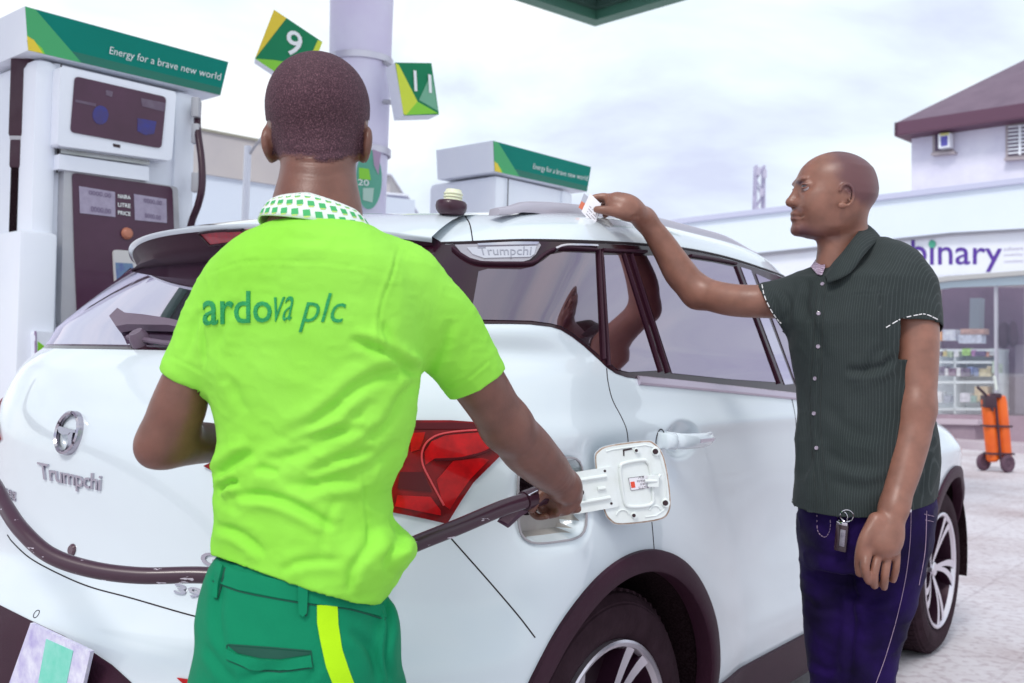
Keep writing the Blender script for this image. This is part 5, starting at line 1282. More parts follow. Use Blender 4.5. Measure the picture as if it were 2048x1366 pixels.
def skinobj(sdf, h, name, mt, root, relaxn=2, disp=None, keep=None, lo=None, hi=None, off=0):
    V, Q = sdf.mesh(h, lo, hi, off); V = relax(V, Q, relaxn, .45)
    if keep is not None: V, Q = cut(V, Q, keep)
    if disp is not None: V = disp(V, vnormals(V, Q))
    o = mobj(name, V, Q, mt, None, True); child(o, root)
    return o, BVHTree.FromPolygons([tuple(v) for v in V], [tuple(q) for q in Q.tolist()]), V, Q
def rep(o, root): o.parent = root; o.matrix_parent_inverse = Matrix.Translation(-root.location); return o
def on(bvh): return lambda x, y: hit(x, y, bvh)

# ------------------------------------------------------------------ the attendant
YA = 1.50
pa = P(620, 1200, YA); att = empty('person', (pa.x, pa.y, 0))
tag(att, 'man seen from behind in a lime green shirt and green trousers, holding the fuel nozzle', 'person')
s = SDF()
hc_ = P(636, 216, 1.535)
s.ell(P(636, 214, 1.535), (.0765, .094, .0800), .02); s.ell(P(638, 262, 1.545), (.066, .080, .066), .02); s.ell(P(639, 300, 1.575), (.052, .068, .068), .03)
s.cone(P(638, 305, 1.515), P(634, 440, 1.50), .0545, .0590, .02)
for x, sg in ((538, -1), (734, 1)):
    Rm = Matrix.Rotation(radians(22 * sg), 4, 'Z') @ Matrix.Rotation(radians(5 * sg), 4, 'Y')
    s.ell(P(x + 3 * -sg, 286 + (2 if sg > 0 else 0), 1.528), (.0095, .021, .0275), .008, Rm); s.ell(P(x + 5 * -sg, 308, 1.534), (.0075, .010, .015), .006, Rm)
# hidden trunk
s.chain([P(632, 440, 1.5), P(622, 620, 1.5), P(615, 900, 1.51), P(600, 1180, 1.52)], [.058, .085, .085, .09], .04)
s.chain([P(560, 530, 1.5), P(470, 590, 1.5)], [.05, .035], .03); s.chain([P(700, 530, 1.5), P(820, 580, 1.52)], [.05, .040], .03)
# left arm, bent in front of the belly
s.chain([P(470, 590, 1.5), P(384, 735, 1.50), P(355, 818, 1.50), P(324, 884, 1.50)], [.032, .033, .0420, .0350], .015)
s.chain([P(324, 886, 1.50), P(356, 888, 1.52), P(430, 886, 1.60), P(520, 905, 1.67)], [.0335, .0345, .031, .026], .02)
s.cone(P(305, 902, 1.50), P(318, 900, 1.5), .019, .02, .02)
s.chain([P(520, 905, 1.67), P(560, 930, 1.69)], [.026, .03], .02)
for k in range(4): s.chain([P(560, 925 + k * 14, 1.69), P(590, 925 + k * 16, 1.68), P(600, 935 + k * 16, 1.655)], [.010, .009, .008], .008)
s.chain([P(535, 915, 1.67), P(560, 900, 1.655)], [.012, .009], .01)
# right arm reaching to the filler
s.chain([P(820, 580, 1.52), P(888, 668, 1.555), P(955, 762, 1.60), P(985, 808, 1.64), P(1010, 850, 1.68)], [.040, .044, .0435, .042, .0405], .02)
s.chain([P(1013, 850, 1.68), P(1052, 896, 1.755), P(1092, 935, 1.84), P(1129, 972, 1.925)], [.040, .0455, .041, .0285], .025)
# right hand closed round the grip
GA = P(1058, 1000, 1.94); GB = P(1150, 968, 2.06); gx = (GB - GA).normalized(); gback = Vector((gx.y, -gx.x, 0)).normalized() * -1; gup = gx.cross(gback).normalized()
if gup.z < 0: gup = -gup
if gback.y < 0: gback = -gback
s.chain([P(1129, 972, 1.925), P(1136, 984, 1.955), P(1128, 996, 1.975)], [.0285, .029, .027], .02)
s.ell(P(1122, 996, 1.972), (.034, .026, .026), .02)
for k in range(4):
    c_ = P(1140 - k * 21, 1000 + k * 4 + (2, 0, 2, 6)[k], 1.985 - k * .012); r_ = (.0088, .0092, .0090, .0080)[k]; ln = (.93, 1.03, 1.0, .82)[k]
    s.chain([c_ + gup * .012 + gback * .006, c_ + gback * .022 * ln - gup * .004, c_ - gup * .019 * ln + gback * .004, c_ - gup * .015 * ln - gback * .018], [r_ * 1.1, r_, r_ * .96, r_ * .86], .006)
s.chain([P(1105, 978, 1.955), P(1083, 988, 1.94), P(1070, 1003, 1.935), P(1064, 1018, 1.94)], [.013, .0115, .0105, .009], .01)
hairline = lambda V: None
def headmask(V):
    px, py = pixn(V); nz = vnoise(V, 90, 3) * 7 + vnoise(V, 30, 5) * 7
    m_ = smooth_step(0, 22, 328 + nz - py - .0035 * (px - 636) ** 2 * .35) ; m_ = m_ * (V[:, 2] > P(636, 345, 1.5).z)
    ear = (np.abs(px - 636) > 93) & (py > 243); m_[ear] = 0
    return m_
def adisp(V, Nn):
    V = folds(V, Nn, [([(560, 300), (600, 306), (650, 308), (700, 300)], .0016, 5), ([(580, 322), (640, 326), (690, 318)], .0012, 4), ([(577, 345), (640, 352), (690, 344)], .0006, 4)])
    return V + Nn * (vnoise(V, 22, 2) * .0006)[:, None]
bodyA, bvA, VA, QA = skinobj(s, .0036, 'body', M['skinA'], att, 2, adisp)
px, py = pixn(VA); hmA = headmask(VA); hmA = np.where(VA[:, 2] > P(636, 400, 1.5).z, hmA, 0); setmask(bodyA, hmA * .25)
# cropped hair: a thin shell of its own with a ragged hairline
hm_ = bpy.data.materials.new('cropped_black_hair'); hm_.use_nodes = True; t = hm_.node_tree; b = t.nodes['Principled BSDF']; b.inputs['Roughness'].default_value = .75
tcn = t.nodes.new('ShaderNodeTexCoord'); mph = t.nodes.new('ShaderNodeMapping'); mph.inputs['Scale'].default_value = (1.0, 1.0, .7); n1 = t.nodes.new('ShaderNodeTexNoise'); n1.inputs['Scale'].default_value = 620; n1.inputs['Detail'].default_value = 3; r1 = t.nodes.new('ShaderNodeValToRGB')
r1.color_ramp.elements[0].position = .48; r1.color_ramp.elements[0].color = (.045, .012, .024, 1); r1.color_ramp.elements[1].position = .80; r1.color_ramp.elements[1].color = (.22, .10, .13, 1)
n4 = t.nodes.new('ShaderNodeTexNoise'); n4.inputs['Scale'].default_value = 260; n4.inputs['Detail'].default_value = 3
bp = t.nodes.new('ShaderNodeBump'); bp.inputs['Strength'].default_value = .8; bp.inputs['Distance'].default_value = .003
for a, c in ((tcn.outputs['Object'], mph.inputs['Vector']), (mph.outputs['Vector'], n1.inputs['Vector']), (n1.outputs['Fac'], r1.inputs['Fac']), (r1.outputs['Color'], b.inputs['Base Color']), (tcn.outputs['Object'], n4.inputs['Vector']), (n4.outputs['Fac'], bp.inputs['Height']), (bp.outputs['Normal'], b.inputs['Normal'])): t.links.new(a, c)
hz_ = P(636, 345, 1.5).z
Vh, Qh = cut(VA, QA, lambda V: (hmA > .04))
Vh = Vh + vnormals(Vh, Qh) * (.0003 + .0015 * smooth_step(.3, 1, headmask(Vh)) * (.8 + .2 * vnoise(Vh, 260, 8)))[:, None]
hair_ = mobj('hair', Vh, Qh, hm_, None, True); child(hair_, att); setmask(hair_, headmask(Vh))
t = hm_.node_tree; at = t.nodes.new('ShaderNodeAttribute'); at.attribute_name = 'hairmask'; n5 = t.nodes.new('ShaderNodeTexNoise'); n5.inputs['Scale'].default_value = 700; n5.inputs['Detail'].default_value = 2
ad5 = t.nodes.new('ShaderNodeMath'); ad5.operation = 'ADD'; r5 = t.nodes.new('ShaderNodeValToRGB'); r5.color_ramp.elements[0].position = .52; r5.color_ramp.elements[1].position = .95; hs5 = t.nodes.new('ShaderNodeMath'); hs5.operation = 'MULTIPLY_ADD'; hs5.inputs[1].default_value = .75; hs5.inputs[2].default_value = -.05
m5 = t.nodes.new('ShaderNodeMix'); m5.data_type = 'RGBA'; m5.inputs['A'].default_value = (.150, .060, .043, 1)
for a, c in ((tcn.outputs['Object'], n5.inputs['Vector']), (at.outputs['Fac'], hs5.inputs[0]), (hs5.outputs[0], ad5.inputs[0]), (n5.outputs['Fac'], ad5.inputs[1]), (ad5.outputs[0], r5.inputs['Fac']), (r5.outputs['Color'], m5.inputs['Factor']), (r1.outputs['Color'], m5.inputs['B']), (m5.outputs['Result'], b.inputs['Base Color'])): t.links.new(a, c)
# shirt
s = SDF()
rowsA = [(436, 572, 706, .60), (450, 540, 745, .72), (470, 498, 780, .84), (492, 470, 806, .93), (520, 438, 832, 1), (560, 412, 845, 1.02), (620, 402, 850, 1.03), (700, 405, 843, 1.0), (745, 410, 839, 1), (790, 418, 835, .97), (847, 434, 828, .94), (886, 441, 815, .92), (915, 432, 806, .92), (940, 427, 797, .92), (980, 434, 780, .93), (1040, 436, 785, .95), (1080, 429, 812, .97), (1110, 430, 814, .98), (1140, 434, 800, .97), (1180, 450, 780, .95), (1215, 470, 760, .92)]
yawA = radians(-14)
f, lo, hi = sections(rowsA, lambda y: 1.50 + .00002 * (y - 700), .118, yawA, 2.35); s.fn(f, lo, hi, .03)
s.chain([P(470, 575, 1.5), P(415, 650, 1.5), P(375, 745, 1.50)], [.044, .0415, .0385], .03)
s.chain([P(808, 562, 1.51), P(882, 655, 1.55), P(950, 757, 1.595)], [.058, .0595, .0505], .03)
# sleeve mouths: cut planes
def plane_cut(c0, c1, c2):
    n_ = (Vector(c1) - Vector(c0)).cross(Vector(c2) - Vector(c0)).normalized(); return np.array(c0), np.array(n_)
cl0, cln = plane_cut(P(327, 735, 1.5), P(411, 773, 1.5), P(327 + 25, 720, 1.56))
if cln[2] > 0: cln = -cln           # points down
cr0, crn = plane_cut(P(1004, 737, 1.6), P(903, 799, 1.58), P(990, 725, 1.66))
if crn[2] > 0: crn = -crn
hemL = P(430, 1118, 1.4); hemR = P(735, 1212, 1.4); h0, hn = plane_cut(hemL, hemR, P(500, 1120, 1.62))
if hn[2] > 0: hn = -hn
def shirtcut(Q):
    d1 = (Q - cl0) @ cln; d2 = (Q - cr0) @ crn; x = Q[:, 0]
    xl = P(415, 700, 1.5).x; xr = P(845, 700, 1.55).x
    dl = np.minimum(d1, (xl - x)) ; dr = np.minimum(d2, (x - xr))
    return -np.maximum(dl, dr)
s.fn(shirtcut, lo, hi, .004, -1) if False else None
AF = [([(840, 748), (800, 722), (760, 700), (700, 676)], .0075, 9), ([(832, 752), (790, 742), (720, 770), (640, 838), (560, 880)], .0060, 12), ([(765, 640), (775, 680), (795, 715)], .0045, 9), ([(836, 760), (800, 800), (770, 850), (690, 905)], .0045, 10),
      ([(752, 898), (690, 915), (604, 952)], .0060, 10), ([(735, 858), (650, 868), (575, 890)], .0050, 9), ([(508, 902), (465, 925), (424, 955)], .0080, 10), ([(434, 985), (450, 970), (478, 962)], .0085, 7), ([(470, 992), (540, 992), (610, 1020), (672, 1058)], .0065, 9), ([(430, 1052), (480, 1068), (530, 1112)], .0050, 9),
      ([(600, 985), (660, 965), (720, 960)], .0045, 10), ([(512, 935), (560, 945)], .0045, 8), ([(560, 1146), (600, 1125), (690, 1120)], .0035, 8), ([(700, 1190), (705, 1140), (735, 1090), (738, 1050)], .0045, 9), ([(780, 1150), (770, 1110), (790, 1060), (784, 1020)], .0055, 9), ([(466, 760), (474, 790), (492, 825)], .0030, 10),
      ([(430, 700), (450, 640), (480, 600)], .0028, 12), ([(560, 470), (610, 480), (655, 478)], .0018, 10), ([(640, 1120), (648, 1060), (668, 1000)], .0022, 9), ([(845, 745), (880, 700), (900, 640)], .0030, 12), ([(745, 800), (690, 850), (600, 905), (520, 925)], .0045, 11), ([(800, 880), (740, 930), (650, 960), (560, 975)], .0040, 11), ([(370, 720), (385, 660), (400, 620)], .0028, 9),
      ([(800, 490), (785, 545), (763, 612), (756, 690), (790, 722)], .0016, 3.2), ([(408, 548), (494, 524), (590, 523), (681, 530), (782, 549)], .0011, 2.6), ([(340, 712), (375, 728), (412, 748)], .0010, 3), ([(884, 775), (935, 755), (990, 712)], .0010, 3),
      ([(402, 600), (406, 660), (412, 735)], .0025, 4), ([(724, 930), (728, 1010), (735, 1045), (737, 1100)], .0012, 3)]
def shirt_disp(V, Nn):
    V = folds(V, Nn, AF); V = V + Nn * (vnoise(V * np.array([1, 1, 1.8]), 11, 4) * .0026 + vnoise(V, 24, 9) * .0010)[:, None]
    rg_ = (1 - np.abs(vnoise((V @ np.array([[.8, .2, .5], [-.2, 1, 0], [-.6, 0, .8]])) * np.array([.6, 1, 2.2]), 17, 51))) ** 3; V = V + Nn * ((rg_ - .45) * .0030 * smooth_step(-.10, .30, 1.33 - V[:, 2]))[:, None]
    V = V + Nn * (((1 - np.abs(vnoise(V * np.array([1, 1, 1.6]), 42, 52))) ** 3 - .4) * .0011)[:, None]
    # billow over the belt on the right
    px, py = pixn(V); bl_ = np.exp(-((px - 800) / 42) ** 2 - ((py - 1092) / 34) ** 2); V = V + np.outer(bl_, [.016, -.004, -.004])
    return V
def shirt_keep(V):
    d1 = (V - cl0) @ cln; d2 = (V - cr0) @ crn; x = V[:, 0]; xl = P(413, 700, 1.5).x; xr = P(842, 700, 1.55).x
    bad = ((d1 > 0) & (x < xl) & (V[:, 2] < P(400, 700, 1.5).z)) | ((d2 > 0) & (x > xr)) | (((V - h0) @ hn) > 0)
    return ~bad & (V[:, 2] < P(620, 418, 1.42).z + .035)
V, Q = s.mesh(.0038); V = relax(V, Q, 3, .45)
# snap the sleeve mouths and hem onto their planes for clean edges
for p0_, n0_, cond in ((cl0, cln, lambda V: (V[:, 0] < P(413, 700, 1.5).x) & (V[:, 2] < P(400, 700, 1.5).z)), (cr0, crn, lambda V: V[:, 0] > P(842, 700, 1.55).x), (h0, hn, lambda V: V[:, 2] < P(600, 1080, 1.5).z)):
    d = (V - p0_) @ n0_; m_ = (d > 0) & (d < .0045) & cond(V); V[m_] -= np.outer(d[m_], n0_)
def keep2(V):
    d1 = (V - cl0) @ cln; d2 = (V - cr0) @ crn; x = V[:, 0]
    bad = ((d1 > 1e-5) & (x < P(408, 700, 1.5).x) & (V[:, 2] < P(400, 700, 1.5).z) & (V[:, 2] > P(400, 800, 1.5).z)) | ((d2 > 1e-5) & (x > P(842, 700, 1.55).x)) | ((((V - h0) @ hn) > 1e-5))
    return ~bad
V, Q = cut(V, Q, keep2); V = shirt_disp(V, vnormals(V, Q))
shirt = mobj('shirt', V, Q, M['lime'], None, True); child(shirt, att)
so_ = shirt.modifiers.new('thick', 'SOLIDIFY'); so_.thickness = .0016; so_.offset = -1
bvS = BVHTree.FromPolygons([tuple(v) for v in V], [tuple(q) for q in Q.tolist()]); hS = on(bvS)
ink = mat('embroidered_green_thread', (.008, .26, .07), .7, noise=(220, .4, (.015, .36, .10)), bump=(400, .6))
def emb(txt, q, w, sh=0): rep(word_on('embroidered_lettering', txt, q, ink, fn=hS, off=-.0012, th=.0030, weight=w, shear=sh, maxl=.10), att)
emb('ardo', [(407, 578), (544, 584), (544, 644), (407, 651)], .006)
emb('va', [(549, 594), (588, 592), (583, 640), (547, 644)], -.008, .25)
emb('plc', [(604, 583), (693, 588), (690, 664), (598, 664)], -.006, .25)
# collar with printed diamonds
cc_ = P(634, 410, 1.505)
def col_pt(th, t, o=0):
    # th measured from the camera side, t 0 top .. 1 bottom
    zt = np.interp(abs(th), [0, 1.1, 2.2, 3.0], [P(634, 386, 1.44).z, P(634, 408, 1.48).z, P(634, 440, 1.5).z, P(634, 470, 1.5).z]) - .006 * sin(th); zb = np.interp(abs(th), [0, 1.1, 2.2, 3.0], [P(634, 440, 1.42).z, P(634, 452, 1.48).z, P(634, 482, 1.5).z, P(634, 520, 1.5).z]) - .012 * sin(th)
    rt = .064; rx = rt + (.0235) * t ** .8 + o; ry = .066 + .026 * t ** .8 + o
    x = cc_.x + .004 * t + rx * sin(th) ; y = cc_.y - ry * cos(th); return Vector((x, y, zt + (zb - zt) * t + .004 * sin(pi * t)))
vs = []; fs = []; NT, NK = 60, 7; ths = np.linspace(-2.7, 2.7, NT)
for th in ths:
    for k in range(NK): vs.append(col_pt(th, k / (NK - 1)))
for i in range(NT - 1):
    for k in range(NK - 1): q = i * NK + k; fs.append((q, q + 1, q + NK + 1, q + NK))
co = mobj('collar', vs, fs, cloth_mat('white_collar_cotton', (.80, .84, .82), (.74, .80, .78), 6), None, True); child(co, att)
sm_ = co.modifiers.new('thick', 'SOLIDIFY'); sm_.thickness = .003; sm_.offset = 0
pg = MB(); py_ = MB(); dth = .200
for i in range(-9, 10):
    for k in range(3):
        th = i * dth + (k % 2) * dth * .35; t0 = .06 + k * .33; t1 = t0 + .20
        if abs(th) > 1.65: continue
        q = [(th - .064, t0 + .03), (th + .054, t0 - .01), (th + .068, t1 - .03), (th - .050, t1 + .01)]
        pg.add([col_pt(a, b_, .0022) for a, b_ in q], [(0, 1, 2, 3)])
        q2 = [(th - .042, t1 + .01), (th + .055, t1 - .02), (th + .050, t1 + .02), (th - .036, t1 + .055)]
        py_.add([col_pt(a, b_, .0022) for a, b_ in q2], [(0, 1, 2, 3)])
rep(pg.build('collar_print', mat('print_green', (.05, .42, .13), .7), None), att); rep(py_.build('collar_print', mat('print_lime', (.50, .70, .16), .7), None), att)
# trousers
s = SDF()
rowsT = [(1108, 446, 742, .96), (1130, 430, 762, .98), (1160, 416, 770, 1), (1190, 406, 772, 1.02), (1240, 397, 778, 1.05), (1290, 400, 782, 1.08), (1366, 404, 785, 1.08), (1420, 410, 785, 1.05), (1480, 420, 775, 1.0)]
f, lo, hi = sections(rowsT, 1.515, .120, yawA, 2.3); s.fn(f, lo, hi, .04)
s.chain([P(500, 1400, 1.51), Vector((P(490, 1500, 1.51).x, 1.50, .46)), Vector((P(480, 1500, 1.51).x, 1.49, .09))], [.088, .062, .052], .04)
s.chain([P(690, 1400, 1.53), Vector((P(700, 1500, 1.53).x, 1.55, .46)), Vector((P(712, 1500, 1.53).x, 1.56, .09))], [.088, .062, .052], .04)
s.ell(P(775, 1290, 1.50), (.020, .05, .060), .02)
TF = [([(428, 1140), (440, 1180), (436, 1240), (450, 1320)], .0035, 9), ([(700, 1260), (740, 1300), (760, 1360)], .004, 10), ([(765, 1200), (778, 1250), (772, 1310), (782, 1366)], .0060, 6), ([(480, 1366), (520, 1345), (580, 1335)], .0030, 9), ([(415, 1290), (440, 1330), (470, 1366)], .0030, 9), ([(620, 1366), (630, 1330)], .003, 8)]
def trd(V, Nn): V = folds(V, Nn, TF); return V + Nn * (vnoise(V, 13, 14) * .0022)[:, None]
tro, bvT, VT, QT = skinobj(s, .0048, 'trousers', M['greenpants'], att, 2, trd); hT = on(bvT)
def pz(name, poly, mt, fn, root, **k): o = patch(name, poly, mt, fn=fn, **k); return rep(o, root)
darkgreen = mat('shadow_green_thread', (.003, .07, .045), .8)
pz('waistband', [(434, 1120), (470, 1140), (540, 1156), (620, 1172), (700, 1196), (768, 1212), (772, 1236), (700, 1216), (636, 1208), (560, 1196), (480, 1180), (424, 1160)], M['greenpants'], hT, att, off=.0022, step=12)
rep(ribbon('waist_stitch', [(426, 1163), (480, 1183), (560, 1199), (636, 1211), (700, 1219), (770, 1239)], .0016, .0006, darkgreen, fn=hT, off=.0004), att)
pz('belt_loop', [(597, 1158), (617, 1160), (614, 1225), (606, 1233), (598, 1226)], M['greenpants'], hT, att, off=.006, step=8)
pz('belt_loop', [(441, 1128), (450, 1134), (437, 1196), (428, 1192)], M['greenpants'], hT, att, off=.006, step=8)
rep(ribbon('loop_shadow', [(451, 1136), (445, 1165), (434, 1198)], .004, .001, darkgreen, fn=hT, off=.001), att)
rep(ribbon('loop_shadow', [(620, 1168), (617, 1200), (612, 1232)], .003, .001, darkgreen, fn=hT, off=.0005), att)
pz('side_stripe', [(634, 1210), (674, 1210), (676, 1250), (684, 1300), (697, 1340), (714, 1385), (724, 1420), (690, 1430), (670, 1380), (652, 1335), (640, 1280), (634, 1245)], M['limestripe'], hT, att, off=.0018, step=10)
pz('pocket_slit', [(456, 1291), (530, 1297), (620, 1304), (620, 1309), (560, 1318), (520, 1316), (475, 1306)], darkgreen, hT, att, off=.0008, step=8)
pz('pocket_welt', [(455, 1297), (475, 1308), (520, 1319), (565, 1321), (622, 1310), (624, 1333), (560, 1342), (500, 1337), (456, 1318)], M['greenpants'], hT, att, off=.0035, step=9)
rep(ribbon('pocket_stitch', [(454, 1290), (454, 1319), (500, 1339), (560, 1344), (625, 1335), (622, 1302), (540, 1295), (456, 1289)], .0018, .0006, darkgreen, fn=hT, off=.0006, curve=False), att)
for xx, yy in ((470, 1.47), (715, 1.55)):
    x0_ = P(xx, 1500, yy).x; s = SDF(); s.chain([(x0_, yy - .05, .05), (x0_ + .02, yy + .14, .042)], [.045, .038], .03)
    s.fn(lambda Q: -(Q[:, 2] - .004), np.array([x0_ - .08, yy - .1, 0]), np.array([x0_ + .1, yy + .2, .1]), .002) if False else None
    skinobj(s, .007, 'shoe', mat('dark_shoe', (.03, .015, .02), .5), att, 1)

# ------------------------------------------------------------------ the driver
YS = 1.11; RS = 1.11
YB = 2.25
pb = P(1735, 1200, YB); drv = empty('person', (pb.x, pb.y, 0))
tag(drv, 'bald man in dark shirt and purple jeans reaching one hand to the car roof', 'person')
YH = 2.262
s = SDF()
prof = [(476, 1618, 1650, .030), (472, 1596, 1668, .038), (466, 1589, 1685, .045), (458, 1588, 1700, .052), (448, 1589, 1712, .057), (439, 1590, 1720, .061), (427, 1591, 1729, .065), (414, 1593, 1737, .069), (405, 1594, 1743, .071), (394, 1595, 1748, .073), (378, 1599, 1746, .068), (350, 1622, 1728, .050)]
pz_ = [P(r[1], r[0], YH) for r in prof]; pb_ = [P(r[2], r[0], YH) for r in prof]
zz = np.array([.5 * (a.z + b.z) for a, b in zip(pz_, pb_)]); xf = np.array([a.x for a in pz_]); xb = np.array([b.x for b in pb_]); wd = np.array([r[3] for r in prof]) * RS
def headf(Q):
    z = Q[:, 2]; a = np.interp(z, zz, xf); b = np.interp(z, zz, xb); w = np.interp(z, zz, wd); c = .5 * (a + b); h = .5 * (b - a)
    t = (Q[:, 0] - c) / h; wy = w * (1 + .16 * np.clip(t, -1.2, 1.2)); k = (np.abs(t) ** 2.2 + np.abs((Q[:, 1] - YH * YS) / wy) ** 2.2 + 1e-12) ** (1 / 2.2)
    d = (k - 1) * np.minimum(h, w) * .9; return np.maximum(d, np.maximum(zz[0] - z, z - zz[-1]) * .9)
s.fn(headf, np.array([xf.min() - .01, YH * YS - .1, zz[0]]), np.array([xb.max() + .01, YH * YS + .1, zz[-1]]), .01)
s.ell(P(1673, 368, YH), (.0885, .0735, .0715), .02)
s.cone(P(1689, 445, YH + .01), P(1702, 570, 2.30), .0475, .062, .02); s.cone(P(1668, 462, YH), P(1672, 545, 2.27), .030, .048, .02)
# features
s.cone(P(1598, 372, YH), P(1582, 403, YH), .0075, .0095, .008); s.ell(P(1581.5, 405, YH), (.0115, .0115, .0095), .008)
for sg in (-1, 1):
    s.ell(P(1593, 409, YH) + Vector((0, sg * .014 * RS, 0)), (.0115, .0075, .0080), .006)
    s.ell(P(1598, 364, YH) + Vector((0, sg * .026 * RS, 0)), (.008, .020, .0055), .012)
    s.ell(P(1622, 412, YH) + Vector((0, sg * .040 * RS, 0)), (.028, .020, .028), .03)
    s.ell(P(1600, 378, YH) + Vector((0, sg * .040 * RS, 0)), (.013, .012, .0070), .014, sub=True)
    s.ell(P(1608, 376.5, YH) + Vector((0, sg * .0335 * RS, 0)), (.0150, .0150, .0095), .006)
s.ell(P(1590, 427, YH), (.0100, .021, .0060), .008); s.ell(P(1590, 438, YH), (.0095, .019, .0062), .008); s.ell(P(1594, 460, YH), (.0120, .022, .0120), .014)

# left ear
ec = P(1690, 392, YH - .071); eR = []
s.ell(P(1688, 392, YH - .066), (.013, .010, .024), .008)
for a in np.linspace(-2.0, 2.7, 12): eR.append(ec + RS * Vector((.0145 * cos(a), -.009 - .003 * cos(a), .0235 * sin(a) + .001)))
s.chain(eR, [.0036] * 12, .003); s.ell(P(1682, 411, YH - .078), (.0075, .004, .0075), .006)
s.ell(ec + RS * Vector((.001, -.014, .003)), (.0085, .008, .0140), .003, sub=True); s.chain([ec + RS * Vector((.006, -.008, -.010)), ec + RS * Vector((.007, -.008, .004)), ec + RS * Vector((0, -.008, .012))], [.0026] * 3, .003)
s.ell(P(1690, 392, YH + .072), (.013, .008, .026), .008)
# trunk (hidden) and arms
s.chain([P(1706, 560, 2.30), P(1722, 760, 2.28), P(1730, 1040, 2.27)], [.065, .10, .10], .04); s.chain([P(1690, 580, 2.3), P(1650, 600, 2.32)], [.06, .05], .04); s.chain([P(1740, 560, 2.27), P(1815, 575, 2.22)], [.06, .052], .04)
s.chain([P(1640, 604, 2.32), P(1530, 603, 2.295), P(1465, 600, 2.32), P(1396, 585, 2.375)], [.042, .0375, .0375, .036], .02)
s.chain([P(1396, 585, 2.375), P(1360, 545, 2.375), P(1325, 488, 2.365), P(1289, 438, 2.345)], [.0365, .0385, .0305, .0235], .02)
s.chain([P(1289, 438, 2.345), P(1262, 418, 2.300), P(1232, 406, 2.305)], [.0240, .0265, .0240], .02); s.ell(P(1248, 414, 2.310), (.033, .028, .0255), .02)
s.chain([P(1228, 400, 2.315), P(1207, 394, 2.320), P(1188, 396, 2.321), P(1178, 402, 2.319)], [.0125, .0095, .0085, .0075], .008)
s.chain([P(1232, 402, 2.340), P(1206, 397, 2.350), P(1186, 406, 2.345), P(1180, 416, 2.335)], [.012, .0095, .0085, .0075], .008)
s.chain([P(1238, 408, 2.360), P(1212, 410, 2.370), P(1196, 420, 2.360), P(1192, 429, 2.345)], [.011, .009, .008, .007], .008)
s.chain([P(1245, 416, 2.375), P(1224, 422, 2.380), P(1210, 430, 2.370)], [.010, .008, .007], .008)
s.chain([P(1256, 428, 2.290), P(1228, 423, 2.279), P(1206, 420, 2.277), P(1193, 419, 2.281)], [.0150, .0118, .0100, .0080], .012)
s.chain([P(1815, 575, 2.22), P(1828, 650, 2.20), P(1832, 740, 2.18), P(1832, 815, 2.16)], [.053, .0520, .0455, .0395], .02)
s.chain([P(1832, 815, 2.16), P(1824, 870, 2.15), P(1808, 940, 2.13), P(1789, 1012, 2.105)], [.0390, .0395, .0345, .0275], .02)
s.chain([P(1789, 1012, 2.105), P(1778, 1050, 2.095), P(1766, 1086, 2.085)], [.0270, .0290, .028], .02); s.ell(P(1768, 1078, 2.088), (.0390, .0215, .040), .02)
FG = [((1738, 1100), (1730, 1135), (1738, 1162), .0088), ((1757, 1106), (1748, 1146), (1749, 1171), .0090), ((1776, 1106), (1770, 1148), (1768, 1174), .0088), ((1793, 1100), (1792, 1136), (1786, 1160), .0080)]
for i, (a, b, c, r_) in enumerate(FG):
    s.chain([P(*a, 2.078 + i * .006), P(*b, 2.064 + i * .008), P(*c, 2.085 + i * .008), P(c[0] + 2, c[1] - 16, 2.105 + i * .008)], [r_ * 1.1, r_, r_ * .94, r_ * .84], .003)
s.chain([P(1752, 1040, 2.085), P(1728, 1082, 2.075), P(1719, 1118, 2.085), P(1719, 1146, 2.095)], [.016, .0125, .0105, .0085], .012)
def bdisp(V, Nn):
    V = folds(V, Nn, [([(1600, 392), (1606, 410), (1612, 428)], .0008, 4), ([(1576, 432), (1588, 433), (1602, 433), (1609, 430)], .0024, 2.0), ([(1588, 449), (1600, 450)], .001, 3), ([(1600, 414), (1606, 420)], .0008, 3), ([(1264, 437), (1272, 430)], .002, 3)])
    return V + Nn * (vnoise(V, 24, 21) * .0006)[:, None]
bodyB, bvB, VB, QB = skinobj(s, .0034, 'body', M['skinB'], drv, 2, bdisp)
px, py = pixn(VB); nz = vnoise(VB, 60, 3) * 6
scalp = smooth_step(0, 40, px + nz - 1640 - (py - 303) * .35) * smooth_step(0, 30, 400 + (px - 1690) * .55 - py + nz) * (py < 450); scalp = scalp * .9
beard = .75 * np.exp(-((px - 1603) / 26) ** 2 - ((py - 462) / 16) ** 2) + .5 * np.exp(-((px - 1598) / 11) ** 2 - ((py - 420) / 5) ** 2) + .55 * np.exp(-((px - 1588) / 7) ** 2 - ((py - 434) / 6) ** 2)
brow = np.exp(-((px - 1601) / 11) ** 2 - ((py - 366 - .22 * (px - 1601)) / 3.6) ** 2) * 1.7
jaw = .35 * np.exp(-((py - 470) / 14) ** 2) * (px > 1600) * (px < 1680)
isl_ = (VB[:, 2] > P(1690, 490, YH).z) & (px > 1560)
setmask(bodyB, np.where(isl_, np.clip(scalp + beard + brow + jaw, 0, 1.0), 0))
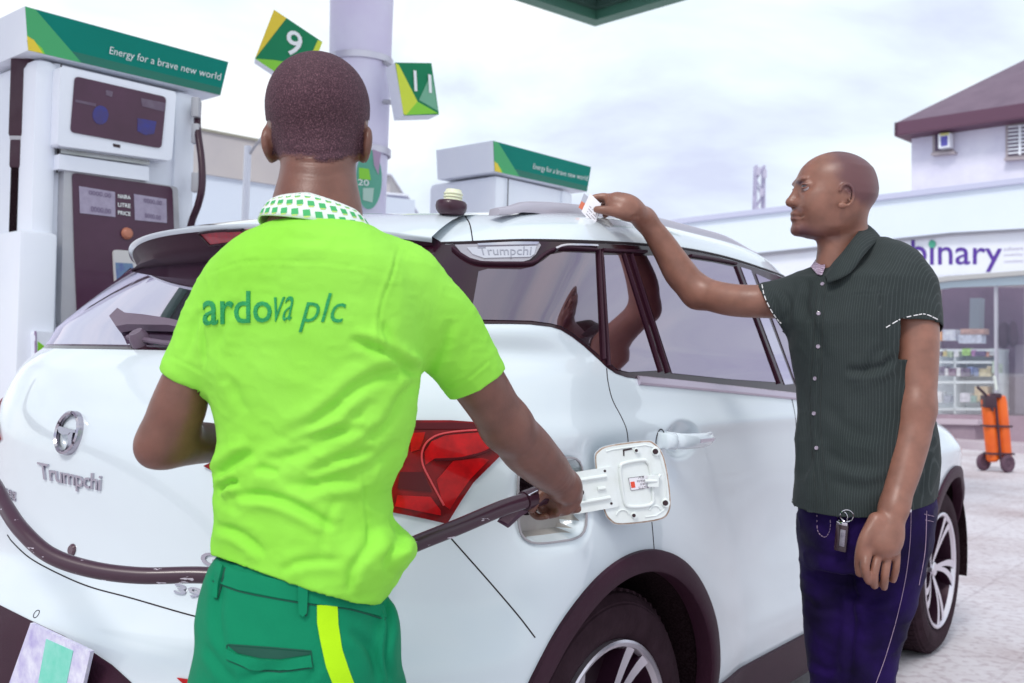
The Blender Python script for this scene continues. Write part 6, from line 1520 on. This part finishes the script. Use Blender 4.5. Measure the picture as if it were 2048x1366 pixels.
# eyes
for sg in (-1, 1):
    e_ = P(1606, 378.5, YH) + RS * Vector((.0004, sg * .0340, 0)); Mx = Matrix.Translation(e_) @ Matrix.Rotation(radians(-78 if sg < 0 else -100), 4, 'Z') @ Matrix.Rotation(pi / 2, 4, 'X')
    prof2 = [(.0135 * sin(a), .0135 * cos(a)) for a in np.linspace(0, pi, 15)]
    Mx = Matrix.Translation(e_) @ Vector((-.82, .57 * sg * 1, -.02)).normalized().to_track_quat('Z', 'Y').to_matrix().to_4x4()
    rep(MB().lathe(prof2, Mx, 24).build('eye', mat('eye_white', (.62, .54, .57), .2, coat=.5), None, True, 180), drv)
    rep(MB().lathe([(0, .0141), (.0038, .0140), (.0066, .0124)], Mx, 20).build('iris', mat('dark_iris', (.03, .008, .015), .1, coat=1), None, True), drv)
    lid = MB()
    for sgn, zz_ in ((1, .0052), (-1, -.0046)):
        pts = [e_ + RS * Vector((-.0128 * cos(a) * .98, sg * (.0128 * sin(a)), zz_ * (1 - .55 * abs(a - .35) ** 2))) for a in np.linspace(-.5, 1.35, 9)]
        lid.tube(pts, [.0012, .0022, .0025, .0026, .0026, .0025, .0022, .002, .0012], 7)
    lo_ = lid.build('eyelid', M['skinB'], None, True); setmask(lo_, [.25] * len(lo_.data.vertices)); rep(lo_, drv)
# shirt
s = SDF(); yawB = radians(38)
rowsB = [(478, 1712, 1775, .5), (494, 1700, 1805, .66), (515, 1680, 1826, .80), (540, 1640, 1842, .92), (560, 1605, 1852, 1), (600, 1590, 1856, 1.04), (650, 1577, 1860, 1.05), (700, 1580, 1864, 1.03), (760, 1589, 1866, 1.0), (820, 1594, 1870, .98), (870, 1592, 1877, 1.0), (919, 1589, 1883, 1.0), (960, 1585, 1884, 1.0), (992, 1582, 1878, 1.0), (1040, 1584, 1872, .98)]
f, lo, hi = sections(rowsB, lambda y: 2.275, .130, yawB, 2.3); s.fn(f, lo, hi, .03)
s.chain([P(1625, 592, 2.31), P(1575, 602, 2.30), P(1538, 608, 2.295)], [.060, .054, .0510], .05)
s.chain([P(1792, 545, 2.23), P(1822, 590, 2.215), P(1827, 660, 2.20)], [.056, .0555, .0560], .05)
bl0, bln = plane_cut(P(1515, 567, 2.28), P(1562, 652, 2.28), P(1522, 567, 2.38)); bln = bln if bln[0] < 0 else -bln
br0, brn = plane_cut(P(1774, 664, 2.21), P(1881, 659, 2.20), P(1830, 640, 2.145)); brn = brn if brn[2] < 0 else -brn
bh0, bhn = plane_cut(P(1585, 1006, 2.25), P(1740, 1026, 2.15), P(1880, 985, 2.3)); bhn = bhn if bhn[2] < 0 else -bhn
condl = lambda V: (V[:, 0] < P(1570, 600, 2.35).x) & (V[:, 2] > P(1560, 664, 2.33).z)
condr = lambda V: (V[:, 0] > P(1768, 660, 2.2).x) & (V[:, 1] < 2.30 * YS) & (V[:, 2] > P(1800, 700, 2.2).z - .02) & (np.hypot(V[:, 0] - P(1829, 655, 2.2).x, V[:, 1] - 2.20 * YS) < .085 * RS)
BFo = [([(1618, 560), (1612, 600), (1600, 660)], .005, 8), ([(1600, 590), (1625, 650), (1650, 720)], .0035, 9), ([(1690, 740), (1720, 742), (1760, 735), (1790, 715)], .0065, 8), ([(1760, 570), (1764, 620), (1768, 680), (1775, 740)], .0035, 5), ([(1770, 690), (1745, 720), (1725, 770)], .0030, 9),
       ([(1600, 760), (1616, 840), (1610, 930)], .0035, 9), ([(1650, 900), (1700, 930), (1770, 935)], .0030, 12), ([(1600, 960), (1620, 920), (1625, 880)], .0045, 8), ([(1660, 960), (1720, 975), (1790, 960)], .0025, 12), ([(1860, 900), (1850, 950), (1840, 990)], .004, 8), ([(1745, 560), (1735, 640)], .0018, 10), ([(1560, 575), (1580, 610), (1575, 640)], .0035, 6), ([(1540, 580), (1552, 610), (1560, 640)], .0025, 5),
       ([(1645, 560), (1640, 640), (1637, 760), (1635, 860), (1650, 1020)], .0012, 2.2), ([(1630, 575), (1625, 700), (1620, 830), (1640, 1022)], .0010, 2.2), ([(1700, 590), (1780, 585)], .0009, 2), ([(1766, 570), (1790, 500), (1800, 480)], .0014, 2.6), ([(1650, 800), (1690, 850), (1760, 880)], .0022, 12)]
def bshirt(V, Nn):
    V = folds(V, Nn, BFo); return V + Nn * (vnoise(V * np.array([1, 1, 1.7]), 10, 33) * .0028 + vnoise(V, 26, 31) * .0009 + ((1 - np.abs(vnoise(V * np.array([1, 1, .7]), 20, 53))) ** 3 - .4) * .0022)[:, None]
V, Q = s.mesh(.0044); V = relax(V, Q, 3, .45)
for p0_, n0_, cond in ((bl0, bln, condl), (br0, brn, condr), (bh0, bhn, lambda V: V[:, 2] < P(1700, 960, 2.2).z)):
    d = (V - p0_) @ n0_; m_ = (d > 0) & (d < .0055) & cond(V); V[m_] -= np.outer(d[m_], n0_)
V, Q = cut(V, Q, lambda V: ~((((V - bl0) @ bln > 1e-5) & condl(V)) | (((V - br0) @ brn > 1e-5) & condr(V)) | ((V - bh0) @ bhn > 1e-5)))
V = bshirt(V, vnormals(V, Q)); sB = mobj('shirt', V, Q, M['darkshirt'], None, True); child(sB, drv)
so_ = sB.modifiers.new('thick', 'SOLIDIFY'); so_.thickness = .0018; so_.offset = -1
bvSB = BVHTree.FromPolygons([tuple(v) for v in V], [tuple(q) for q in Q.tolist()]); hB = on(bvSB)
for x, y in ((1645, 568), (1637, 627), (1636, 693), (1630, 757), (1628, 827), (1633, 896)):
    Fx = surf_frame(x, y, hB); rep(MB().lathe([(0, .0012), (.0026, .0012), (.0036, .0022), (.0046, .0020), (.005, 0)], Fx, 18).build('button', mat('smoky_button', (.34, .28, .36), .2, coat=1), None, True), drv)
rep(ribbon('placket', [(1652, 556), (1646, 640), (1643, 760), (1642, 860), (1657, 1018)], .0016, .0008, mat('placket_thread', (.022, .028, .028), .8), fn=hB, off=.0003), drv)
rep(ribbon('placket', [(1634, 580), (1626, 700), (1620, 830), (1634, 1020)], .0016, .0008, bpy.data.materials['placket_thread'], fn=hB, off=.0003), drv)
def dashes(pts, fn, root, n, name='cuff_stitch'):
    c = catmull([(a, b, 0) for a, b in pts], 12); m_ = MB(); L_ = len(c) - 1
    for k in range(n):
        a = int(L_ * k / n); b = max(a + 1, int(L_ * (k + .72) / n)); seg = [(p.x, p.y) for p in c[a:b + 1]]
        if len(seg) >= 2: ribbon('', seg, .0022, .0009, None, fn=fn, mb=m_, off=.001, curve=False)
    return rep(m_.build(name, M['whitestitch'], None, True), root)
dashes([(1772, 655), (1802, 638), (1834, 630), (1852, 629), (1879, 641)], hB, drv, 9); dashes([(1524, 570), (1529, 592), (1541, 618), (1554, 638), (1564, 648)], hB, drv, 8)
# collar: near wing and patterned far lining
def strip(top, bot, name, mt, root, th=.003, n=6):
    a = catmull([P(*p) for p in top], n); b = catmull([P(*p) for p in bot], n); vs = []; K = 5
    for p, q in zip(a, b):
        for k in range(K): t = k / (K - 1); vs.append(p.lerp(q, t) + Vector((0, -.004 * sin(pi * t), .002 * sin(pi * t))))
    fs = [(i * K + k, i * K + k + 1, (i + 1) * K + k + 1, (i + 1) * K + k) for i in range(len(a) - 1) for k in range(K - 1)]
    o = mobj(name, vs, fs, mt, None, True); rep(o, root); m_ = o.modifiers.new('thick', 'SOLIDIFY'); m_.thickness = th; m_.offset = 0; return o
strip([(1722, 462, 2.36), (1733, 450, 2.325), (1728, 450, 2.27), (1708, 475, 2.205), (1684, 506, 2.185), (1668, 524, 2.18), (1656, 541, 2.185), (1650, 552, 2.19)],
      [(1755, 486, 2.38), (1764, 482, 2.33), (1758, 478, 2.24), (1730, 508, 2.170), (1706, 540, 2.145), (1690, 552, 2.138), (1672, 560, 2.142), (1655, 566, 2.155)], 'collar', M['darkshirt'], drv)
strip([(1733, 451, 2.33), (1700, 470, 2.39), (1660, 500, 2.38), (1640, 514, 2.34), (1630, 525, 2.31)], [(1750, 478, 2.35), (1712, 505, 2.43), (1655, 520, 2.41), (1628, 532, 2.37), (1618, 540, 2.33)], 'collar', M['darkshirt'], drv)
lin = bpy.data.materials.new('zigzag_lining'); lin.use_nodes = True; t = lin.node_tree; b_ = t.nodes['Principled BSDF']; w = t.nodes.new('ShaderNodeTexWave'); w.inputs['Scale'].default_value = 45; w.inputs['Distortion'].default_value = 6; w.bands_direction = 'DIAGONAL'; tcn = t.nodes.new('ShaderNodeTexCoord')
r_ = t.nodes.new('ShaderNodeValToRGB'); r_.color_ramp.elements[0].position = .35; r_.color_ramp.elements[0].color = (.10, .03, .10, 1); r_.color_ramp.elements[1].position = .5; r_.color_ramp.elements[1].color = (.60, .50, .62, 1)
t.links.new(tcn.outputs['Object'], w.inputs['Vector']); t.links.new(w.outputs['Fac'], r_.inputs['Fac']); t.links.new(r_.outputs['Color'], b_.inputs['Base Color'])
lq = [P(x, y, Y) for x, y, Y in ((1622, 533, 2.275), (1634, 516, 2.29), (1647, 507, 2.31), (1651, 520, 2.27), (1650, 535, 2.22), (1644, 550, 2.19), (1636, 549, 2.20))]
rep(MB().add(lq + [p + Vector((0, .004, 0)) for p in lq], [tuple(range(7)), tuple(range(7, 14))[::-1]] + [(i, (i + 1) % 7, 7 + (i + 1) % 7, 7 + i) for i in range(7)]).build('collar_lining', lin, None), drv)
# jeans
s = SDF()
rowsJ = [(985, 1594, 1874, .96), (1010, 1594, 1872, .98), (1050, 1599, 1866, .96), (1104, 1608, 1852, .88), (1130, 1616, 1838, .78)]
f, lo, hi = sections(rowsJ, 2.275, .130, yawB, 2.3); s.fn(f, lo, hi, .04)
gj = lambda x, y, Y, z: Vector((P(x, y, Y).x, Y * YS, z))
s.chain([P(1662, 1060, 2.30), P(1663, 1120, 2.30), P(1664, 1200, 2.30), P(1668, 1300, 2.30), P(1672, 1420, 2.31), gj(1675, 1420, 2.33, .10)], [.068, .0700, .0690, .0600, .052, .045], .03)
s.chain([P(1786, 1050, 2.26), P(1778, 1110, 2.25), P(1760, 1190, 2.245), P(1738, 1290, 2.24), P(1728, 1420, 2.23), gj(1725, 1420, 2.22, .10)], [.078, .080, .0780, .068, .056, .045], .03)
JF = [([(1700, 1120), (1705, 1200), (1702, 1290), (1696, 1366)], .006, 8), ([(1600, 1080), (1640, 1110), (1690, 1115)], .004, 9), ([(1690, 1180), (1730, 1200), (1780, 1190)], .006, 9), ([(1720, 1215), (1760, 1230), (1810, 1210)], .004, 8), ([(1610, 1200), (1640, 1220), (1680, 1215)], .004, 8), ([(1620, 1320), (1650, 1340), (1690, 1335)], .004, 8), ([(1700, 1100), (1720, 1140), (1760, 1160)], .004, 8), ([(1640, 1040), (1660, 1080)], .003, 8)]
jn, bvJ, VJ, QJ = skinobj(s, .0055, 'jeans', M['jeans'], drv, 2, lambda V, Nn: folds(V, Nn, JF) + Nn * (vnoise(V, 12, 41) * .0024 + ((1 - np.abs(vnoise(V * np.array([1, 1, 1.7]), 15, 54))) ** 3 - .4) * .0040)[:, None]); hJ = on(bvJ)
def stch(pts, name='seam_stitch'):
    c = catmull([(a, b, 0) for a, b in pts], 10); m_ = MB(); L_ = len(c) - 1; n = max(3, int(sum((c[i + 1] - c[i]).length for i in range(L_)) / 7))
    for k in range(n):
        a = int(L_ * k / n); b = max(a + 1, int(L_ * (k + .6) / n)); seg = [(p.x, p.y) for p in c[a:b + 1]]
        if len(seg) >= 2: ribbon('', seg, .0010, .0007, None, fn=hJ, mb=m_, off=.0006, curve=False)
    return rep(m_.build(name, M['stitch'], None, True), drv)
stch([(1822, 1012), (1820, 1080), (1812, 1150), (1795, 1230), (1772, 1310), (1752, 1366)]); stch([(1634, 1030), (1636, 1062), (1650, 1074), (1660, 1060), (1661, 1035)]); stch([(1853, 1022), (1850, 1100), (1838, 1170)]); stch([(1848, 1028), (1872, 1034)]); stch([(1850, 1040), (1870, 1044)])
rep(MB().lathe([(0, .002), (.004, .002), (.0052, 0)], surf_frame(1820, 1021, hJ), 14).build('rivet', M['chrome'], None, True), drv)
for xx, yy in ((1675, 2.33 * YS), (1725, 2.22 * YS)):
    x0_ = P(xx, 1420, yy / YS).x; s = SDF(); s.chain([(x0_ + .03, yy + .03, .05), (x0_ - .11, yy - .10, .042)], [.045, .038], .03); skinobj(s, .007, 'shoe', mat('brown_shoe', (.05, .025, .02), .5), drv, 1)

# ================================================================== THINGS HELD OR LYING ABOUT
YS = 1.0; RS = 1.0
# nozzle
nz_ = empty('fuel_nozzle', tuple(GA)); tag(nz_, 'dark fuel nozzle gripped by the man in green and pushed into the open filler', 'fuel nozzle')
m_ = MB(); m_.tube([P(1048, 1002, 1.925), P(1075, 992, 1.95), P(1110, 984, 1.99), P(1150, 975, 2.05)], [.019, .020, .0185, .016], 14)
rep(m_.build('grip', M['rubberhose'], None, True), nz_)
rep(MB().tube([P(1145, 976, 2.045), tuple(side(FR[0] + .0, FR[1])[0] - CN * -.0 + Vector((0, 0, -.005))), tuple(nk + CN * .05)], [.015, .0125, .0115], 12).build('spout', M['pumpgrey'], None, True), nz_)
gq_ = [P(x, y, Y) for x, y, Y in ((994, 1043, 1.93), (1012, 1018, 1.93), (1050, 1000, 1.94), (1080, 994, 1.95), (1076, 1012, 1.95), (1040, 1034, 1.94), (1016, 1056, 1.93))]
rep(MB().prism(gq_, (.004, .016, 0)).build('lever_guard', M['pumpplum'], None), nz_)
gw = P(994, 1043, 1.925)
rep(MB().prism([p + Vector((0, -.0015, 0)) for p in [P(x, y, 1.925) for x, y in ((1000, 1040), (1016, 1022), (1052, 1006), (1034, 1030), (1016, 1048))]], (0, .001, 0)).build('lever_panel', mat('worn_plum_label', (.14, .07, .10), .5, noise=(60, .4, (.07, .03, .05))), None), nz_)
rep(MB().tube([P(1052, 1000, 1.925), P(1060, 1006, 1.93), P(1058, 990, 1.915), P(1075, 982, 1.925)], .002, 6).build('hose_clip', M['chrome'], None, True), nz_)
# hose
hs = MB(); hp = [P(-330, 560, 3.2), P(-200, 760, 2.7), P(-90, 880, 2.25), P(-20, 958, 2.05), P(12, 1015, 1.96), P(45, 1062, 1.90), P(100, 1110, 1.86), P(180, 1138, 1.84), P(280, 1151, 1.83), P(400, 1150, 1.83), P(520, 1158, 1.83), P(640, 1160, 1.83), P(740, 1128, 1.83), P(830, 1088, 1.84), P(920, 1052, 1.86), P(1000, 1018, 1.90), P(1050, 1001, 1.925)]
hs.tube(catmull(hp, 8), [.0152] * (len(hp) * 8 - 7), 18)
hm2 = bpy.data.materials.new('scuffed_hose_rubber'); hm2.use_nodes = True; t = hm2.node_tree; b_ = t.nodes['Principled BSDF']; tcn = t.nodes.new('ShaderNodeTexCoord'); mp3 = t.nodes.new('ShaderNodeMapping'); mp3.inputs['Scale'].default_value = (18, 18, 60); n1 = t.nodes.new('ShaderNodeTexNoise'); n1.inputs['Scale'].default_value = 1.6; n1.inputs['Detail'].default_value = 5
r_ = t.nodes.new('ShaderNodeValToRGB'); r_.color_ramp.elements[0].position = .655; r_.color_ramp.elements[0].color = (.050, .017, .034, 1); r_.color_ramp.elements[1].position = .67; r_.color_ramp.elements[1].color = (.62, .56, .64, 1)
for a, c in ((tcn.outputs['Object'], mp3.inputs['Vector']), (mp3.outputs['Vector'], n1.inputs['Vector']), (n1.outputs['Fac'], r_.inputs['Fac']), (r_.outputs['Color'], b_.inputs['Base Color'])): t.links.new(a, c)
b_.inputs['Roughness'].default_value = .32; b_.inputs['Coat Weight'].default_value = .2
ho2 = hs.build('fuel_hose', hm2, None, True, 60); tag(ho2, 'thick black scuffed fuel hose looping round the back of the white car', 'hose')
# fuel cap on the roof
cpp = P(901, 430, 2.42); rr0 = SKIN.ray_cast(Vector((cpp.x, cpp.y, 3)), Vector((0, 0, -1)))[0]; capz = P(901, 431, cpp.y).z
CMx2 = Matrix.Translation((cpp.x, cpp.y, capz)) @ Matrix.Rotation(radians(4), 4, 'Y')
cap = empty('fuel_stopper', tuple(CMx2.translation)); tag(cap, 'black fuel filler cap with a cream screw neck standing upside down on the car roof', 'fuel cap')
rep(MB().lathe([(0, 0), (.024, .0), (.030, .004), (.036, .012), (.038, .020), (.037, .030), (.033, .034), (.029, .030), (.026, .024), (0, .022)], CMx2, 40).build('cap_grip', M['rubberhose'], None, True, 40), cap)
pr3 = [(.0, .022), (.021, .022)]
for k in range(5): pr3 += [(.0215, .026 + k * .0075), (.0235, .028 + k * .0075), (.0235, .030 + k * .0075), (.0215, .032 + k * .0075)]
pr3 = pr3[:18] + [(.0195, .058), (.0185, .062), (.0, .063)]
rep(MB().lathe(pr3, CMx2 @ Matrix.Translation((.002, 0, 0)), 36).build('cap_neck', mat('cream_plastic', (.74, .76, .56), .4, sss=.1), None, True, 40), cap)
# cards in his hand
YS = 1.11
nC_ = Vector((-.22, -1, .1)).normalized(); c1 = P(1183, 418, 2.297)
card = empty('paper_card', tuple(c1)); tag(card, 'white printed card held upright between thumb and fingers above the roof', 'card', 'cards held over the roof')
def cp_(x, y, o): return onplane(x, y, c1 + nC_ * o, nC_)
rep(MB().prism([cp_(x, y, 0) for x, y in ((1180, 386), (1202, 408), (1197, 428), (1190, 450), (1185, 449), (1163, 423))], -nC_ * .0008).build('card_face', M['paper'], None), card)
pk = MB()
rg = random.Random(3)
for k in range(5):
    for j in range(9):
        if rg.random() < .75:
            u0 = .12 + j * .085; x = 1170 + u0 * 22 + k * 2.2 + 0; y = 416 + u0 * 24 - k * 5.0 + 8
            if k < 4: pk.prism([cp_(a, b, .0006) for a, b in ((x, y), (x + 1.6, y + 1.7), (x + 1.2, y + 2.6), (x - .4, y + .9))], -nC_ * .0003)
rep(pk.build('card_print', M['blackink'], None), card)
card2 = empty('paper_card', tuple(c1 + Vector((0, .006, 0)))); tag(card2, 'orange and grey card peeping out behind the white one in his fingers', 'card', 'cards held over the roof')
rep(MB().prism([cp_(x, y, -.006) for x, y in ((1168, 386), (1177, 394), (1190, 410), (1175, 440), (1157, 415))], -nC_ * .0008).build('card_face', mat('card_grey', (.42, .44, .52), .4), None), card2)
rep(MB().prism([cp_(x, y, -.0055) for x, y in ((1163, 402), (1176, 411), (1170, 424), (1157, 415))], -nC_ * .0004).build('card_print', mat('card_orange', (.66, .16, .08), .5), None), card2)
# key fob
YS = 1.0
kf = P(1686, 1068, 2.10); p_, n_ = hit(1686, 1068, bvJ); kc = p_ + n_ * .012
FM = surf_frame(1686, 1068, hJ); FM.translation = kc; FM = FM @ Matrix.Rotation(radians(-6), 4, 'Z')
fob = empty('car_key', tuple(kc)); tag(fob, 'black flip key hanging on split rings from the waist of the purple jeans', 'key')
rep(MB().box((0, -.004, 0), (.0145, .034, .007), FM, ch=.004).build('key_case', mat('key_black', (.03, .012, .02), .25, coat=.8), None, True, 40), fob)
rep(MB().box((.004, -.003, .0075), (.006, .020, .001), FM, ch=.0006).build('key_pad', mat('key_silver', (.45, .42, .48), .3, metal=.6, noise=(90, .4, (.2, .18, .24))), None, True), fob)
rep(MB().box((0, .031, .002), (.013, .004, .006), FM, ch=.002).build('key_trim', M['chrome'], None, True, 40), fob)
for dx, dy, r0, tl in ((-.002, .046, .0125, .5), (.008, .050, .014, -.7)):
    pts = [FM @ Vector((dx + r0 * cos(a), dy + r0 * sin(a), tl * .006 * cos(a))) for a in np.linspace(0, 2 * pi, 25)]
    rep(MB().tube(pts, .0013, 6, caps=False).build('split_ring', M['chrome'], None, True), fob)
